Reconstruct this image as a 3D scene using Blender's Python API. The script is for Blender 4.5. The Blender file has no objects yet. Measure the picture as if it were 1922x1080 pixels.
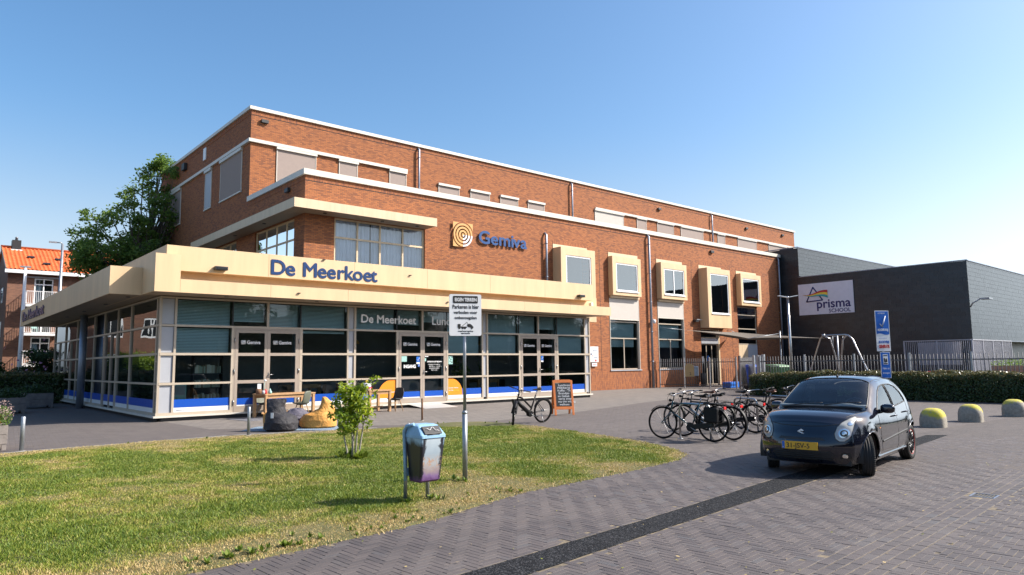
import bpy, bmesh, math, random
import numpy as np
from math import sin, cos, pi, radians, sqrt, atan2
from mathutils import Vector, Matrix
from mathutils.bvhtree import BVHTree

random.seed(7)
np.random.seed(7)
scene = bpy.context.scene
C = scene.collection

# ------------------------------------------------------------------ camera
YAW, PITCH, ROLL = radians(49.187), radians(6.214), radians(-0.641)
F = Vector((cos(YAW)*cos(PITCH), sin(YAW)*cos(PITCH), sin(PITCH)))
Rt = Vector((sin(YAW), -cos(YAW), 0.0))
U = Rt.cross(F)
R2 = cos(ROLL)*Rt + sin(ROLL)*U
U2 = -sin(ROLL)*Rt + cos(ROLL)*U
cam_d = bpy.data.cameras.new('camera')
cam_d.sensor_width = 36.0
cam_d.lens = 24.683
cam_d.clip_start = 0.05
cam_d.clip_end = 2000.0
cam = bpy.data.objects.new('camera', cam_d)
C.objects.link(cam)
m = Matrix((R2, U2, -F)).transposed().to_4x4()
m.translation = Vector((0, 0, 1.7))
cam.matrix_world = m
scene.camera = cam

# ------------------------------------------------------------------ sky, sun, exposure
SUN_EL = radians(39.2)
SUN_DIR = Vector((0.786*cos(SUN_EL), -0.619*cos(SUN_EL), sin(SUN_EL))).normalized()
world = bpy.data.worlds.new('World')
scene.world = world
world.use_nodes = True
wn = world.node_tree.nodes
wl = world.node_tree.links
wn.clear()
sky = wn.new('ShaderNodeTexSky')
sky.sky_type = 'NISHITA'
sky.sun_disc = False
sky.sun_elevation = SUN_EL
sky.sun_rotation = atan2(0.786, -0.619)
sky.air_density = 1.0
sky.dust_density = 2.0
sky.ozone_density = 1.6
bg = wn.new('ShaderNodeBackground')
bg.inputs['Strength'].default_value = 0.132
wo = wn.new('ShaderNodeOutputWorld')
# the haze near the horizon is white-blue, the zenith a saturated blue
hs = wn.new('ShaderNodeHueSaturation'); hs.inputs['Saturation'].default_value = 1.24; hs.inputs['Hue'].default_value = 0.497
wl.new(sky.outputs[0], hs.inputs['Color'])
bw = wn.new('ShaderNodeRGBToBW'); wl.new(sky.outputs[0], bw.inputs[0])
pale = wn.new('ShaderNodeMix'); pale.data_type = 'RGBA'; pale.blend_type = 'MULTIPLY'; pale.inputs[0].default_value = 1.0
wl.new(bw.outputs[0], pale.inputs[6]); pale.inputs[7].default_value = (0.90, 1.03, 1.16, 1)
tcw = wn.new('ShaderNodeTexCoord'); sw = wn.new('ShaderNodeSeparateXYZ'); wl.new(tcw.outputs['Generated'], sw.inputs[0])
rw_ = wn.new('ShaderNodeMapRange'); rw_.inputs[1].default_value = 0.0; rw_.inputs[2].default_value = 0.34; rw_.inputs[3].default_value = 1.0; rw_.inputs[4].default_value = 0.0
rw_.interpolation_type = 'SMOOTHSTEP'
wl.new(sw.outputs[2], rw_.inputs[0])
mw = wn.new('ShaderNodeMix'); mw.data_type = 'RGBA'
wl.new(rw_.outputs[0], mw.inputs[0]); wl.new(hs.outputs[0], mw.inputs[6]); wl.new(pale.outputs[2], mw.inputs[7])
wl.new(mw.outputs[2], bg.inputs[0])
wl.new(bg.outputs[0], wo.inputs[0])

sun_d = bpy.data.lights.new('sun', 'SUN')
sun_d.energy = 5.0
sun_d.angle = radians(0.53)
sun_d.color = (1.0, 0.94, 0.85)
sun = bpy.data.objects.new('sun', sun_d)
sun.rotation_euler = SUN_DIR.to_track_quat('Z', 'Y').to_euler()
sun.location = (40, -30, 60)
C.objects.link(sun)
vs = scene.view_settings
vs.view_transform = 'Standard'
vs.look = 'None'
vs.gamma = 1.0
vs.use_curve_mapping = False
vs.exposure = 0.74
scene.cycles.max_bounces = 8
scene.cycles.transparent_max_bounces = 12
scene.cycles.glossy_bounces = 4

# ------------------------------------------------------------------ object helpers
def tag(o, label=None, cat=None, group=None, kind=None):
    if label: o['label'] = label
    if cat: o['category'] = cat
    if group: o['group'] = group
    if kind: o['kind'] = kind
    return o

def thing(name, label, cat, loc=(0, 0, 0), rz=0.0, group=None):
    o = bpy.data.objects.new(name, None)
    o.empty_display_size = 0.2
    o.location = loc
    o.rotation_euler = (0, 0, rz)
    C.objects.link(o)
    return tag(o, label, cat, group)

def origin_of(o):
    v = Vector((0, 0, 0))
    while o is not None:
        v += o.location
        o = o.parent
    return v

class MB:
    """collects shapes; build() links them as one mesh object"""
    def __init__(s):
        s.v = []; s.f = []; s.mi = []; s.cur = 0; s.sm = []
        s.smooth = False
    def add(s, vs_, fs):
        b = len(s.v)
        s.v.extend([tuple(p) for p in vs_])
        for f in fs:
            s.f.append(tuple(b+i for i in f)); s.mi.append(s.cur); s.sm.append(s.smooth)
        return s
    def box(s, x0, x1, y0, y1, z0, z1):
        if x0 > x1: x0, x1 = x1, x0
        if y0 > y1: y0, y1 = y1, y0
        if z0 > z1: z0, z1 = z1, z0
        v = [(x0,y0,z0),(x1,y0,z0),(x1,y1,z0),(x0,y1,z0),(x0,y0,z1),(x1,y0,z1),(x1,y1,z1),(x0,y1,z1)]
        return s.add(v, [(0,3,2,1),(4,5,6,7),(0,1,5,4),(1,2,6,5),(2,3,7,6),(3,0,4,7)])
    def obox(s, c, ax, ay, az, hx, hy, hz):
        c = Vector(c); ax = Vector(ax).normalized()*hx; ay = Vector(ay).normalized()*hy; az = Vector(az).normalized()*hz
        v = [c-ax-ay-az, c+ax-ay-az, c+ax+ay-az, c-ax+ay-az, c-ax-ay+az, c+ax-ay+az, c+ax+ay+az, c-ax+ay+az]
        return s.add(v, [(0,3,2,1),(4,5,6,7),(0,1,5,4),(1,2,6,5),(2,3,7,6),(3,0,4,7)])
    def quad(s, a, b, c, d):
        return s.add([a, b, c, d], [(0, 1, 2, 3)])
    def tube(s, pts, r, n=8, caps=True, smooth=True):
        pts = [Vector(p) for p in pts]
        rs = r if isinstance(r, (list, tuple)) else [r]*len(pts)
        b = len(s.v); up = None; k = len(pts)
        for i, p in enumerate(pts):
            t = (pts[min(i+1, k-1)] - pts[max(i-1, 0)])
            if t.length < 1e-9: t = Vector((0, 0, 1))
            t.normalize()
            if up is None:
                up = Vector((0, 0, 1)) if abs(t.z) < 0.9 else Vector((1, 0, 0))
            u = (up - t*up.dot(t))
            if u.length < 1e-6:
                u = Vector((1, 0, 0)) - t*t.x
            u.normalize(); w = t.cross(u); up = u
            for j in range(n):
                a = 2*pi*j/n
                s.v.append(tuple(p + (u*cos(a) + w*sin(a))*rs[i]))
        for i in range(k-1):
            for j in range(n):
                j2 = (j+1) % n
                s.f.append((b+i*n+j, b+i*n+j2, b+(i+1)*n+j2, b+(i+1)*n+j)); s.mi.append(s.cur); s.sm.append(smooth)
        if caps:
            s.f.append(tuple(b+j for j in range(n))[::-1]); s.mi.append(s.cur); s.sm.append(False)
            s.f.append(tuple(b+(k-1)*n+j for j in range(n))); s.mi.append(s.cur); s.sm.append(False)
        return s
    def torus(s, c, axis, R, r, n=40, m_=8, sx=1.0):
        c = Vector(c); ax = Vector(axis).normalized()
        u = ax.orthogonal().normalized(); w = ax.cross(u)
        b = len(s.v)
        for i in range(n):
            a = 2*pi*i/n; d = u*cos(a)+w*sin(a)
            for j in range(m_):
                q = 2*pi*j/m_
                s.v.append(tuple(c + d*(R+r*cos(q)) + ax*(r*sx*sin(q))))
        for i in range(n):
            for j in range(m_):
                i2 = (i+1) % n; j2 = (j+1) % m_
                s.f.append((b+i*m_+j, b+i2*m_+j, b+i2*m_+j2, b+i*m_+j2)); s.mi.append(s.cur); s.sm.append(True)
        return s
    def lathe(s, c, prof, n=24, axis='z', smooth=True, cap=True):
        b = len(s.v); k = len(prof)
        for (r, h) in prof:
            for j in range(n):
                a = 2*pi*j/n
                p = (r*cos(a), r*sin(a), h)
                if axis == 'x': p = (h, r*cos(a), r*sin(a))
                if axis == 'y': p = (r*sin(a), h, r*cos(a))
                s.v.append((c[0]+p[0], c[1]+p[1], c[2]+p[2]))
        for i in range(k-1):
            for j in range(n):
                j2 = (j+1) % n
                s.f.append((b+i*n+j, b+i*n+j2, b+(i+1)*n+j2, b+(i+1)*n+j)); s.mi.append(s.cur); s.sm.append(smooth)
        if cap:
            s.f.append(tuple(b+j for j in range(n))[::-1]); s.mi.append(s.cur); s.sm.append(False)
            s.f.append(tuple(b+(k-1)*n+j for j in range(n))); s.mi.append(s.cur); s.sm.append(False)
        return s
    def prism(s, poly, z0, z1, M=None):
        n = len(poly)
        v = [(p[0], p[1], z0) for p in poly] + [(p[0], p[1], z1) for p in poly]
        if M is not None: v = [tuple(M @ Vector(q)) for q in v]
        fs = [tuple(range(n))[::-1], tuple(range(n, 2*n))]
        for i in range(n):
            j = (i+1) % n
            fs.append((i, j, n+j, n+i))
        return s.add(v, fs)
    def build(s, name, mats, parent=None, world=True, kind=None, bevel=0.0, seg=2):
        me = bpy.data.meshes.new(name)
        off = origin_of(parent) if (parent is not None and world) else Vector((0, 0, 0))
        vv = [(p[0]-off.x, p[1]-off.y, p[2]-off.z) for p in s.v]
        me.from_pydata(vv, [], s.f)
        if not isinstance(mats, (list, tuple)): mats = [mats]
        for mt in mats: me.materials.append(mt)
        me.polygons.foreach_set('material_index', s.mi)
        me.polygons.foreach_set('use_smooth', s.sm)
        me.update()
        o = bpy.data.objects.new(name, me)
        C.objects.link(o)
        if parent is not None: o.parent = parent
        if kind: o['kind'] = kind
        if bevel > 0:
            bm_ = o.modifiers.new('bevel', 'BEVEL'); bm_.width = bevel; bm_.segments = seg; bm_.limit_method = 'ANGLE'; bm_.angle_limit = radians(40)
        return o

def bx(name, mat, parent, x0, x1, y0, y1, z0, z1, bevel=0.0, world=True):
    return MB().box(x0, x1, y0, y1, z0, z1).build(name, mat, parent, world, bevel=bevel)

def fast_mesh(name, verts, faces, mats, parent=None, kind=None, attrs=None, smooth=False, matidx=None):
    """verts (n,3) faces (m,k) numpy arrays"""
    me = bpy.data.meshes.new(name)
    n, k = len(verts), faces.shape[1]
    me.vertices.add(n)
    me.vertices.foreach_set('co', np.asarray(verts, dtype=np.float32).ravel())
    me.loops.add(faces.size)
    me.loops.foreach_set('vertex_index', np.asarray(faces, dtype=np.int32).ravel())
    me.polygons.add(len(faces))
    me.polygons.foreach_set('loop_start', np.arange(0, faces.size, k, dtype=np.int32))
    me.polygons.foreach_set('loop_total', np.full(len(faces), k, dtype=np.int32))
    me.polygons.foreach_set('use_smooth', np.full(len(faces), bool(smooth), dtype=bool))
    if not isinstance(mats, (list, tuple)): mats = [mats]
    for mt in mats: me.materials.append(mt)
    if matidx is not None: me.polygons.foreach_set('material_index', matidx)
    if attrs:
        for an, arr in attrs.items():
            a = me.attributes.new(an, 'FLOAT', 'FACE')
            a.data.foreach_set('value', np.asarray(arr, dtype=np.float32))
    me.update(calc_edges=True)
    o = bpy.data.objects.new(name, me)
    C.objects.link(o)
    if parent is not None: o.parent = parent
    if kind: o['kind'] = kind
    return o

def dup(o, parent=None):
    c = o.copy(); C.objects.link(c)
    if parent is not None: c.parent = parent
    return c

def dup_tree(root, loc, rz, label=None, group=None):
    r = root.copy(); C.objects.link(r); r.location = loc; r.rotation_euler = (0, 0, rz)
    if label: r['label'] = label
    if group: r['group'] = group
    for ch in list(root.children):
        c = ch.copy(); C.objects.link(c); c.parent = r
        for g in list(ch.children):
            d = g.copy(); C.objects.link(d); d.parent = c
    return r

def to_mesh_object(o, name, mat, parent, M, bold=0.0):
    bpy.context.view_layer.update()
    me = bpy.data.meshes.new_from_object(o.evaluated_get(bpy.context.evaluated_depsgraph_get()))
    cu = o.data
    bpy.data.objects.remove(o); bpy.data.curves.remove(cu)
    me.materials.clear(); me.materials.append(mat)
    if bold > 0:      # heavier strokes: the letter laid five times with tiny shifts
        bmx = bmesh.new()
        for q, (a, b_) in enumerate(((0, 0), (bold, 0), (-bold, 0), (0, bold), (0, -bold))):
            n0 = len(bmx.verts); bmx.from_mesh(me); bmx.verts.ensure_lookup_table()
            for v in bmx.verts[n0:]: v.co.x += a; v.co.y += b_; v.co.z += 0.0004*q
        bmx.to_mesh(me); bmx.free()
    n = bpy.data.objects.new(name, me); C.objects.link(n)
    if parent is not None: n.parent = parent
    n.matrix_local = M
    return n

def text(name, body, size, mat, parent, loc, xdir, up=(0, 0, 1), ext=0.002, width=None, height=None, align='LEFT', bold=0.0, cond=1.0):
    """lettering standing on a face: xdir = reading direction, up = letter up"""
    cu = bpy.data.curves.new(name, 'FONT')
    cu.body = body; cu.size = size; cu.extrude = ext; cu.align_x = align; cu.resolution_u = 3
    cu.materials.append(mat)
    o = bpy.data.objects.new(name, cu)
    C.objects.link(o)
    X = Vector(xdir).normalized(); Y = Vector(up).normalized(); Z = X.cross(Y)
    M = Matrix((X, Y, Z)).transposed().to_4x4()
    sx = sy = 1.0
    if width or height:
        bpy.context.view_layer.update()
        d = o.dimensions
        if width and d.x > 0: sx = width/d.x
        if height and d.y > 0: sy = height/d.y
        if not width: sx = sy*cond
        if not height: sy = sx
    else:
        sx = cond
    M = M @ Matrix.Diagonal((sx, sy, 1, 1))
    off = Vector(loc)
    if parent is not None:
        off = off - origin_of(parent)
        o.parent = parent
    M.translation = off
    return to_mesh_object(o, name, mat, parent, M, bold)

# ------------------------------------------------------------------ materials
def newmat(name):
    mt = bpy.data.materials.new(name); mt.use_nodes = True
    nt = mt.node_tree
    return mt, nt, nt.nodes['Principled BSDF']

def ramp(nt, fac, stops):
    r = nt.nodes.new('ShaderNodeValToRGB')
    while len(r.color_ramp.elements) < len(stops): r.color_ramp.elements.new(0.5)
    for e, (p, c) in zip(r.color_ramp.elements, stops):
        e.position = p; e.color = (c[0], c[1], c[2], 1)
    nt.links.new(fac, r.inputs[0])
    return r.outputs[0]

def noise(nt, vec, scale, detail=4, rough=0.6, dist=0.0):
    n = nt.nodes.new('ShaderNodeTexNoise'); n.inputs['Scale'].default_value = scale
    n.inputs['Detail'].default_value = detail; n.inputs['Roughness'].default_value = rough
    n.inputs['Distortion'].default_value = dist
    if vec is not None: nt.links.new(vec, n.inputs['Vector'])
    return n.outputs['Fac']

def mixc(nt, fac, a, b, mode='MIX'):
    mx = nt.nodes.new('ShaderNodeMix'); mx.data_type = 'RGBA'; mx.blend_type = mode
    for val, idx in ((fac, 0), (a, 6), (b, 7)):
        if isinstance(val, (int, float)): mx.inputs[idx].default_value = val
        elif isinstance(val, tuple): mx.inputs[idx].default_value = (val[0], val[1], val[2], 1)
        else: nt.links.new(val, mx.inputs[idx])
    return mx.outputs[2]

def mathn(nt, op, a, b=None):
    n = nt.nodes.new('ShaderNodeMath'); n.operation = op
    for i, v in enumerate((a, b)):
        if v is None: continue
        if isinstance(v, (int, float)): n.inputs[i].default_value = v
        else: nt.links.new(v, n.inputs[i])
    return n.outputs[0]

def bump(nt, h, bsdf, dist=0.01, strength=0.5):
    b = nt.nodes.new('ShaderNodeBump'); b.inputs['Distance'].default_value = dist; b.inputs['Strength'].default_value = strength
    nt.links.new(h, b.inputs['Height']); nt.links.new(b.outputs[0], bsdf.inputs['Normal'])

def geo_pos(nt):
    return nt.nodes.new('ShaderNodeNewGeometry').outputs['Position']

def paint(name, col, rough=0.5, metal=0.0, var=0.12, vscale=3.0, bumpd=0.0, bscale=60, streak=False, spec=0.5, coat=0.0):
    """plain finish with faint dirt variation"""
    mt, nt, b = newmat(name)
    tc = nt.nodes.new('ShaderNodeTexCoord').outputs['Object']
    vec = tc
    if streak:
        mp = nt.nodes.new('ShaderNodeMapping'); mp.inputs['Scale'].default_value = (3.0, 3.0, 0.35)
        nt.links.new(tc, mp.inputs[0]); vec = mp.outputs[0]
    n = noise(nt, vec, vscale, 5, 0.65)
    dark = tuple(c*(1-var) for c in col); light = tuple(min(1, c*(1+var*0.6)) for c in col)
    nt.links.new(ramp(nt, n, [(0.3, dark), (0.7, light)]), b.inputs['Base Color'])
    b.inputs['Roughness'].default_value = rough; b.inputs['Metallic'].default_value = metal
    b.inputs['Specular IOR Level'].default_value = spec
    b.inputs['Coat Weight'].default_value = coat
    if bumpd > 0:
        bump(nt, noise(nt, tc, bscale, 3), b, bumpd, 0.6)
    return mt

def wallvec(nt):
    """(x+y, z) so that both axis-aligned faces carry level courses"""
    p = geo_pos(nt)
    sp = nt.nodes.new('ShaderNodeSeparateXYZ'); nt.links.new(p, sp.inputs[0])
    a = mathn(nt, 'ADD', sp.outputs[0], sp.outputs[1])
    cb = nt.nodes.new('ShaderNodeCombineXYZ')
    nt.links.new(a, cb.inputs[0]); nt.links.new(sp.outputs[2], cb.inputs[1])
    return cb.outputs[0], p

def brickmat(name, c1, c2, c3, mortar, bw=0.22, bh=0.067, ms=0.009, rot=False, patch=0.35):
    mt, nt, b = newmat(name)
    vec, p = wallvec(nt)
    if rot:
        mp = nt.nodes.new('ShaderNodeMapping'); mp.inputs['Rotation'].default_value = (0, 0, pi/2)
        nt.links.new(vec, mp.inputs[0]); vec = mp.outputs[0]
    br = nt.nodes.new('ShaderNodeTexBrick')
    br.inputs['Scale'].default_value = 1.0
    br.inputs['Brick Width'].default_value = bw; br.inputs['Row Height'].default_value = bh
    br.inputs['Mortar Size'].default_value = ms; br.inputs['Mortar Smooth'].default_value = 0.2
    br.inputs['Bias'].default_value = 0.0
    br.inputs['Color1'].default_value = (0, 0, 0, 1); br.inputs['Color2'].default_value = (1, 1, 1, 1)
    br.inputs['Mortar'].default_value = (0.5, 0.5, 0.5, 1)
    nt.links.new(vec, br.inputs['Vector'])
    col = ramp(nt, br.outputs['Color'], [(0.0, c3), (0.22, c2), (0.6, c1), (1.0, tuple(min(1, c*1.18) for c in c1))])
    big = noise(nt, p, 0.35, 4, 0.6)
    col = mixc(nt, mathn(nt, 'MULTIPLY', big, patch), col, c2)
    fine = noise(nt, p, 14.0, 3, 0.7)
    col = mixc(nt, mathn(nt, 'MULTIPLY', fine, 0.35), col, tuple(c*0.55 for c in c2), 'MIX')
    col = mixc(nt, br.outputs['Fac'], col, mortar)
    nt.links.new(col, b.inputs['Base Color'])
    b.inputs['Roughness'].default_value = 0.85
    h = mathn(nt, 'SUBTRACT', 1.0, br.outputs['Fac'])
    bump(nt, h, b, 0.008, 0.7)
    return mt

def metalmat(name, col, rough=0.35):
    return paint(name, col, rough, 1.0, 0.25, 6.0)

M = {}
M['brick'] = brickmat('orange_brick', (0.42, 0.142, 0.043), (0.31, 0.098, 0.032), (0.20, 0.068, 0.031), (0.13, 0.07, 0.045), patch=0.3)
M['brick_soldier'] = brickmat('orange_brick_upright', (0.42, 0.142, 0.043), (0.30, 0.094, 0.032), (0.19, 0.065, 0.04), (0.12, 0.065, 0.045), rot=True)
M['brick_old'] = brickmat('old_brown_brick', (0.25, 0.115, 0.068), (0.20, 0.085, 0.055), (0.12, 0.06, 0.045), (0.16, 0.12, 0.09), patch=0.5)
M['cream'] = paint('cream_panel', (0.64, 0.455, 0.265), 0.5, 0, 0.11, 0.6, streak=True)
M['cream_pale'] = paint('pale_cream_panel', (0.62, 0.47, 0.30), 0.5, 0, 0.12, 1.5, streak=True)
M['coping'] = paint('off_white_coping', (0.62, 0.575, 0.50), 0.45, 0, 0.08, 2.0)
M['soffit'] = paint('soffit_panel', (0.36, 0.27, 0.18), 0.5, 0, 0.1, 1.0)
M['frame'] = paint('beige_aluminium', (0.44, 0.37, 0.29), 0.4, 0, 0.08, 2.0)
M['doorframe'] = paint('taupe_door_aluminium', (0.34, 0.28, 0.23), 0.4, 0, 0.08, 2.0)
M['white'] = paint('white_paint', (0.80, 0.80, 0.80), 0.4, 0, 0.06, 3.0)
M['greypanel'] = paint('grey_panel', (0.36, 0.37, 0.40), 0.45, 0, 0.06, 2.0)
M['screen'] = paint('taupe_sunscreen', (0.30, 0.235, 0.205), 0.8, 0, 0.06, 5.0)
M['screen_pale'] = paint('pale_sunscreen', (0.50, 0.455, 0.41), 0.8, 0, 0.05, 5.0)
M['dark'] = paint('black_trim', (0.02, 0.02, 0.022), 0.5)
M['blackgloss'] = paint('black_gloss', (0.012, 0.012, 0.014), 0.25)
M['roof'] = paint('bitumen_roof', (0.08, 0.08, 0.08), 0.9, 0, 0.3, 2.0)
M['concrete'] = paint('concrete', (0.30, 0.28, 0.25), 0.9, 0, 0.35, 4.0, 0.01, 40)
M['zinc'] = paint('zinc_pipe', (0.26, 0.29, 0.35), 0.45, 0.6, 0.15, 4.0)
M['galv'] = paint('galvanised_steel', (0.33, 0.35, 0.38), 0.45, 0.7, 0.25, 5.0)
M['fence'] = paint('grey_fence_steel', (0.10, 0.10, 0.105), 0.5, 0.3, 0.2, 5.0)
M['blue_film'] = paint('blue_window_film', (0.004, 0.07, 0.40), 0.35, 0, 0.03, 2.0)
M['white_film'] = paint('white_window_film', (0.72, 0.72, 0.72), 0.4, 0, 0.04, 2.0)
M['orange_film'] = paint('orange_window_film', (0.85, 0.27, 0.015), 0.4, 0, 0.04, 2.0)
M['yellow_film'] = paint('yellow_window_film', (0.86, 0.62, 0.05), 0.4, 0, 0.04, 2.0)
M['letter_blue'] = paint('blue_letters', (0.001, 0.030, 0.125), 0.35, 0, 0.05, 2.0)
M['gem_blue'] = paint('bright_blue_letters', (0.004, 0.055, 0.20), 0.35, 0, 0.05, 2.0)
M['black_ink'] = paint('black_ink', (0.02, 0.02, 0.02), 0.6, 0, 0.02)
M['white_ink'] = paint('white_ink', (0.78, 0.78, 0.78), 0.6, 0, 0.02)
M['red_ink'] = paint('red_ink', (0.55, 0.03, 0.03), 0.6, 0, 0.02)
M['sign_blue'] = paint('sign_blue', (0.01, 0.12, 0.48), 0.4, 0, 0.04)
M['gold'] = paint('ochre_sign', (0.58, 0.32, 0.10), 0.45, 0, 0.05)
M['wood'] = paint('oiled_wood', (0.42, 0.24, 0.11), 0.6, 0, 0.25, 8.0)
M['oldwood'] = paint('weathered_wood', (0.23, 0.20, 0.18), 0.85, 0, 0.35, 6.0, 0.006, 30)
M['blackrubber'] = paint('rubber', (0.018, 0.018, 0.018), 0.75, 0, 0.2, 10)
M['chrome'] = metalmat('bright_steel', (0.42, 0.42, 0.43), 0.28)
M['curtain'] = paint('white_curtain', (0.78, 0.80, 0.85), 0.9, 0, 0.10, 1.5)
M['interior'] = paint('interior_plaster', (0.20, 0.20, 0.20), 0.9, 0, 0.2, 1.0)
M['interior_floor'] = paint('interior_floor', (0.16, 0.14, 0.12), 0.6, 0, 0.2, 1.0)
M['blind'] = paint('aluminium_blind', (0.70, 0.80, 0.80), 0.6, 0, 0.03)

def glassmat(name, tint=(0.32, 0.46, 0.46), ior=1.75, wave=0.002):
    mt = bpy.data.materials.new(name); mt.use_nodes = True
    nt = mt.node_tree; nt.nodes.clear()
    out = nt.nodes.new('ShaderNodeOutputMaterial')
    tr = nt.nodes.new('ShaderNodeBsdfTransparent'); tr.inputs[0].default_value = (*tint, 1)
    gl = nt.nodes.new('ShaderNodeBsdfGlossy'); gl.inputs['Roughness'].default_value = 0.01
    gl.inputs['Color'].default_value = (0.93, 0.97, 1.0, 1)
    fr = nt.nodes.new('ShaderNodeFresnel'); fr.inputs[0].default_value = ior
    mx = nt.nodes.new('ShaderNodeMixShader')
    tc = nt.nodes.new('ShaderNodeTexCoord').outputs['Object']
    n = noise(nt, tc, 0.9, 1, 0.4)
    b = nt.nodes.new('ShaderNodeBump'); b.inputs['Distance'].default_value = wave*10; b.inputs['Strength'].default_value = 0.25
    nt.links.new(n, b.inputs['Height']); nt.links.new(b.outputs[0], gl.inputs['Normal'])
    nt.links.new(fr.outputs[0], mx.inputs[0]); nt.links.new(tr.outputs[0], mx.inputs[1]); nt.links.new(gl.outputs[0], mx.inputs[2])
    nt.links.new(mx.outputs[0], out.inputs[0])
    return mt
M['glass'] = glassmat('tinted_window_glass', (0.68, 0.79, 0.80), 1.55)
M['glass_clear'] = glassmat('clear_window_glass', (0.88, 0.92, 0.95), 1.75)
M['glass_upper'] = glassmat('upper_window_glass', (0.40, 0.50, 0.52), 2.3)

def leafmat(name, c_dark, c_mid, c_light, trans=0.35, rough=0.55):
    mt, nt, b = newmat(name)
    at = nt.nodes.new('ShaderNodeAttribute'); at.attribute_name = 'rnd'
    col = ramp(nt, at.outputs['Fac'], [(0.0, c_dark), (0.5, c_mid), (1.0, c_light)])
    nt.links.new(col, b.inputs['Base Color'])
    b.inputs['Roughness'].default_value = rough
    tl = nt.nodes.new('ShaderNodeBsdfTranslucent')
    nt.links.new(mixc(nt, 0.5, col, tuple(min(1, c*1.6) for c in c_light)), tl.inputs[0])
    mx = nt.nodes.new('ShaderNodeMixShader'); mx.inputs[0].default_value = trans
    nt.links.new(b.outputs[0], mx.inputs[1]); nt.links.new(tl.outputs[0], mx.inputs[2])
    nt.links.new(mx.outputs[0], nt.nodes['Material Output'].inputs[0])
    return mt
M['leaf'] = leafmat('tree_leaves', (0.03, 0.07, 0.015), (0.085, 0.16, 0.03), (0.20, 0.29, 0.055), 0.5)
M['leaf_dark'] = leafmat('dark_tree_leaves', (0.012, 0.03, 0.008), (0.022, 0.055, 0.013), (0.05, 0.10, 0.02), 0.25)
M['leaf_yellow'] = leafmat('yellow_green_leaves', (0.06, 0.12, 0.012), (0.17, 0.27, 0.02), (0.42, 0.47, 0.04), 0.45)
M['leaf_hedge'] = leafmat('hedge_leaves', (0.016, 0.045, 0.012), (0.055, 0.09, 0.022), (0.26, 0.20, 0.09), 0.15, 0.32)
M['bark'] = paint('bark', (0.13, 0.105, 0.08), 0.9, 0, 0.35, 12, 0.01, 50)
M['bark_pale'] = paint('pale_bark', (0.30, 0.27, 0.22), 0.9, 0, 0.3, 20, 0.004, 80)

def leaf_cloud(name, centers, sigmas, counts, size, mat, parent, seed=1, squash=0.8, updir=0.35):
    """small folded leaves (two triangles) scattered in gaussian clumps"""
    rs = np.random.RandomState(seed)
    P = []; TI = []
    for c, sg, n in zip(centers, sigmas, counts):
        q = rs.normal(size=(n, 3)); 
        rr = np.linalg.norm(q, axis=1, keepdims=True)
        q = q/rr*np.minimum(rr, 1.9)
        sgv = np.array(sg if hasattr(sg, '__len__') else (sg, sg, sg*squash))
        P.append(np.array(c) + q*sgv)
        TI.append(np.full(n, rs.uniform(-0.18, 0.18)))
    P = np.vstack(P); TI = np.concatenate(TI)
    n = len(P)
    nrm = rs.normal(size=(n, 3)); nrm[:, 2] = np.abs(nrm[:, 2]) + updir
    nrm /= np.linalg.norm(nrm, axis=1, keepdims=True)
    a = rs.normal(size=(n, 3)); a -= nrm*np.sum(a*nrm, axis=1, keepdims=True); a /= np.linalg.norm(a, axis=1, keepdims=True)
    b = np.cross(nrm, a)
    s = size*rs.uniform(0.6, 1.3, size=(n, 1))
    fold = nrm*s*0.18
    v = np.empty((n, 4, 3))
    v[:, 0] = P - a*s; v[:, 1] = P - b*s*0.55 + fold; v[:, 2] = P + a*s; v[:, 3] = P + b*s*0.55 + fold
    idx = np.arange(n)[:, None]*4
    tris = np.concatenate([idx+np.array([[0, 1, 2]]), idx+np.array([[0, 2, 3]])], axis=1).reshape(-1, 3)
    rnd = np.repeat(np.clip(rs.uniform(0, 1, n)*0.8+0.1+TI, 0, 1), 2)
    o = fast_mesh(name, v.reshape(-1, 3), tris, mat, None, None, {'rnd': rnd})
    if parent is not None:
        off = origin_of(parent); o.parent = parent; o.location = -off
    return o
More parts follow.
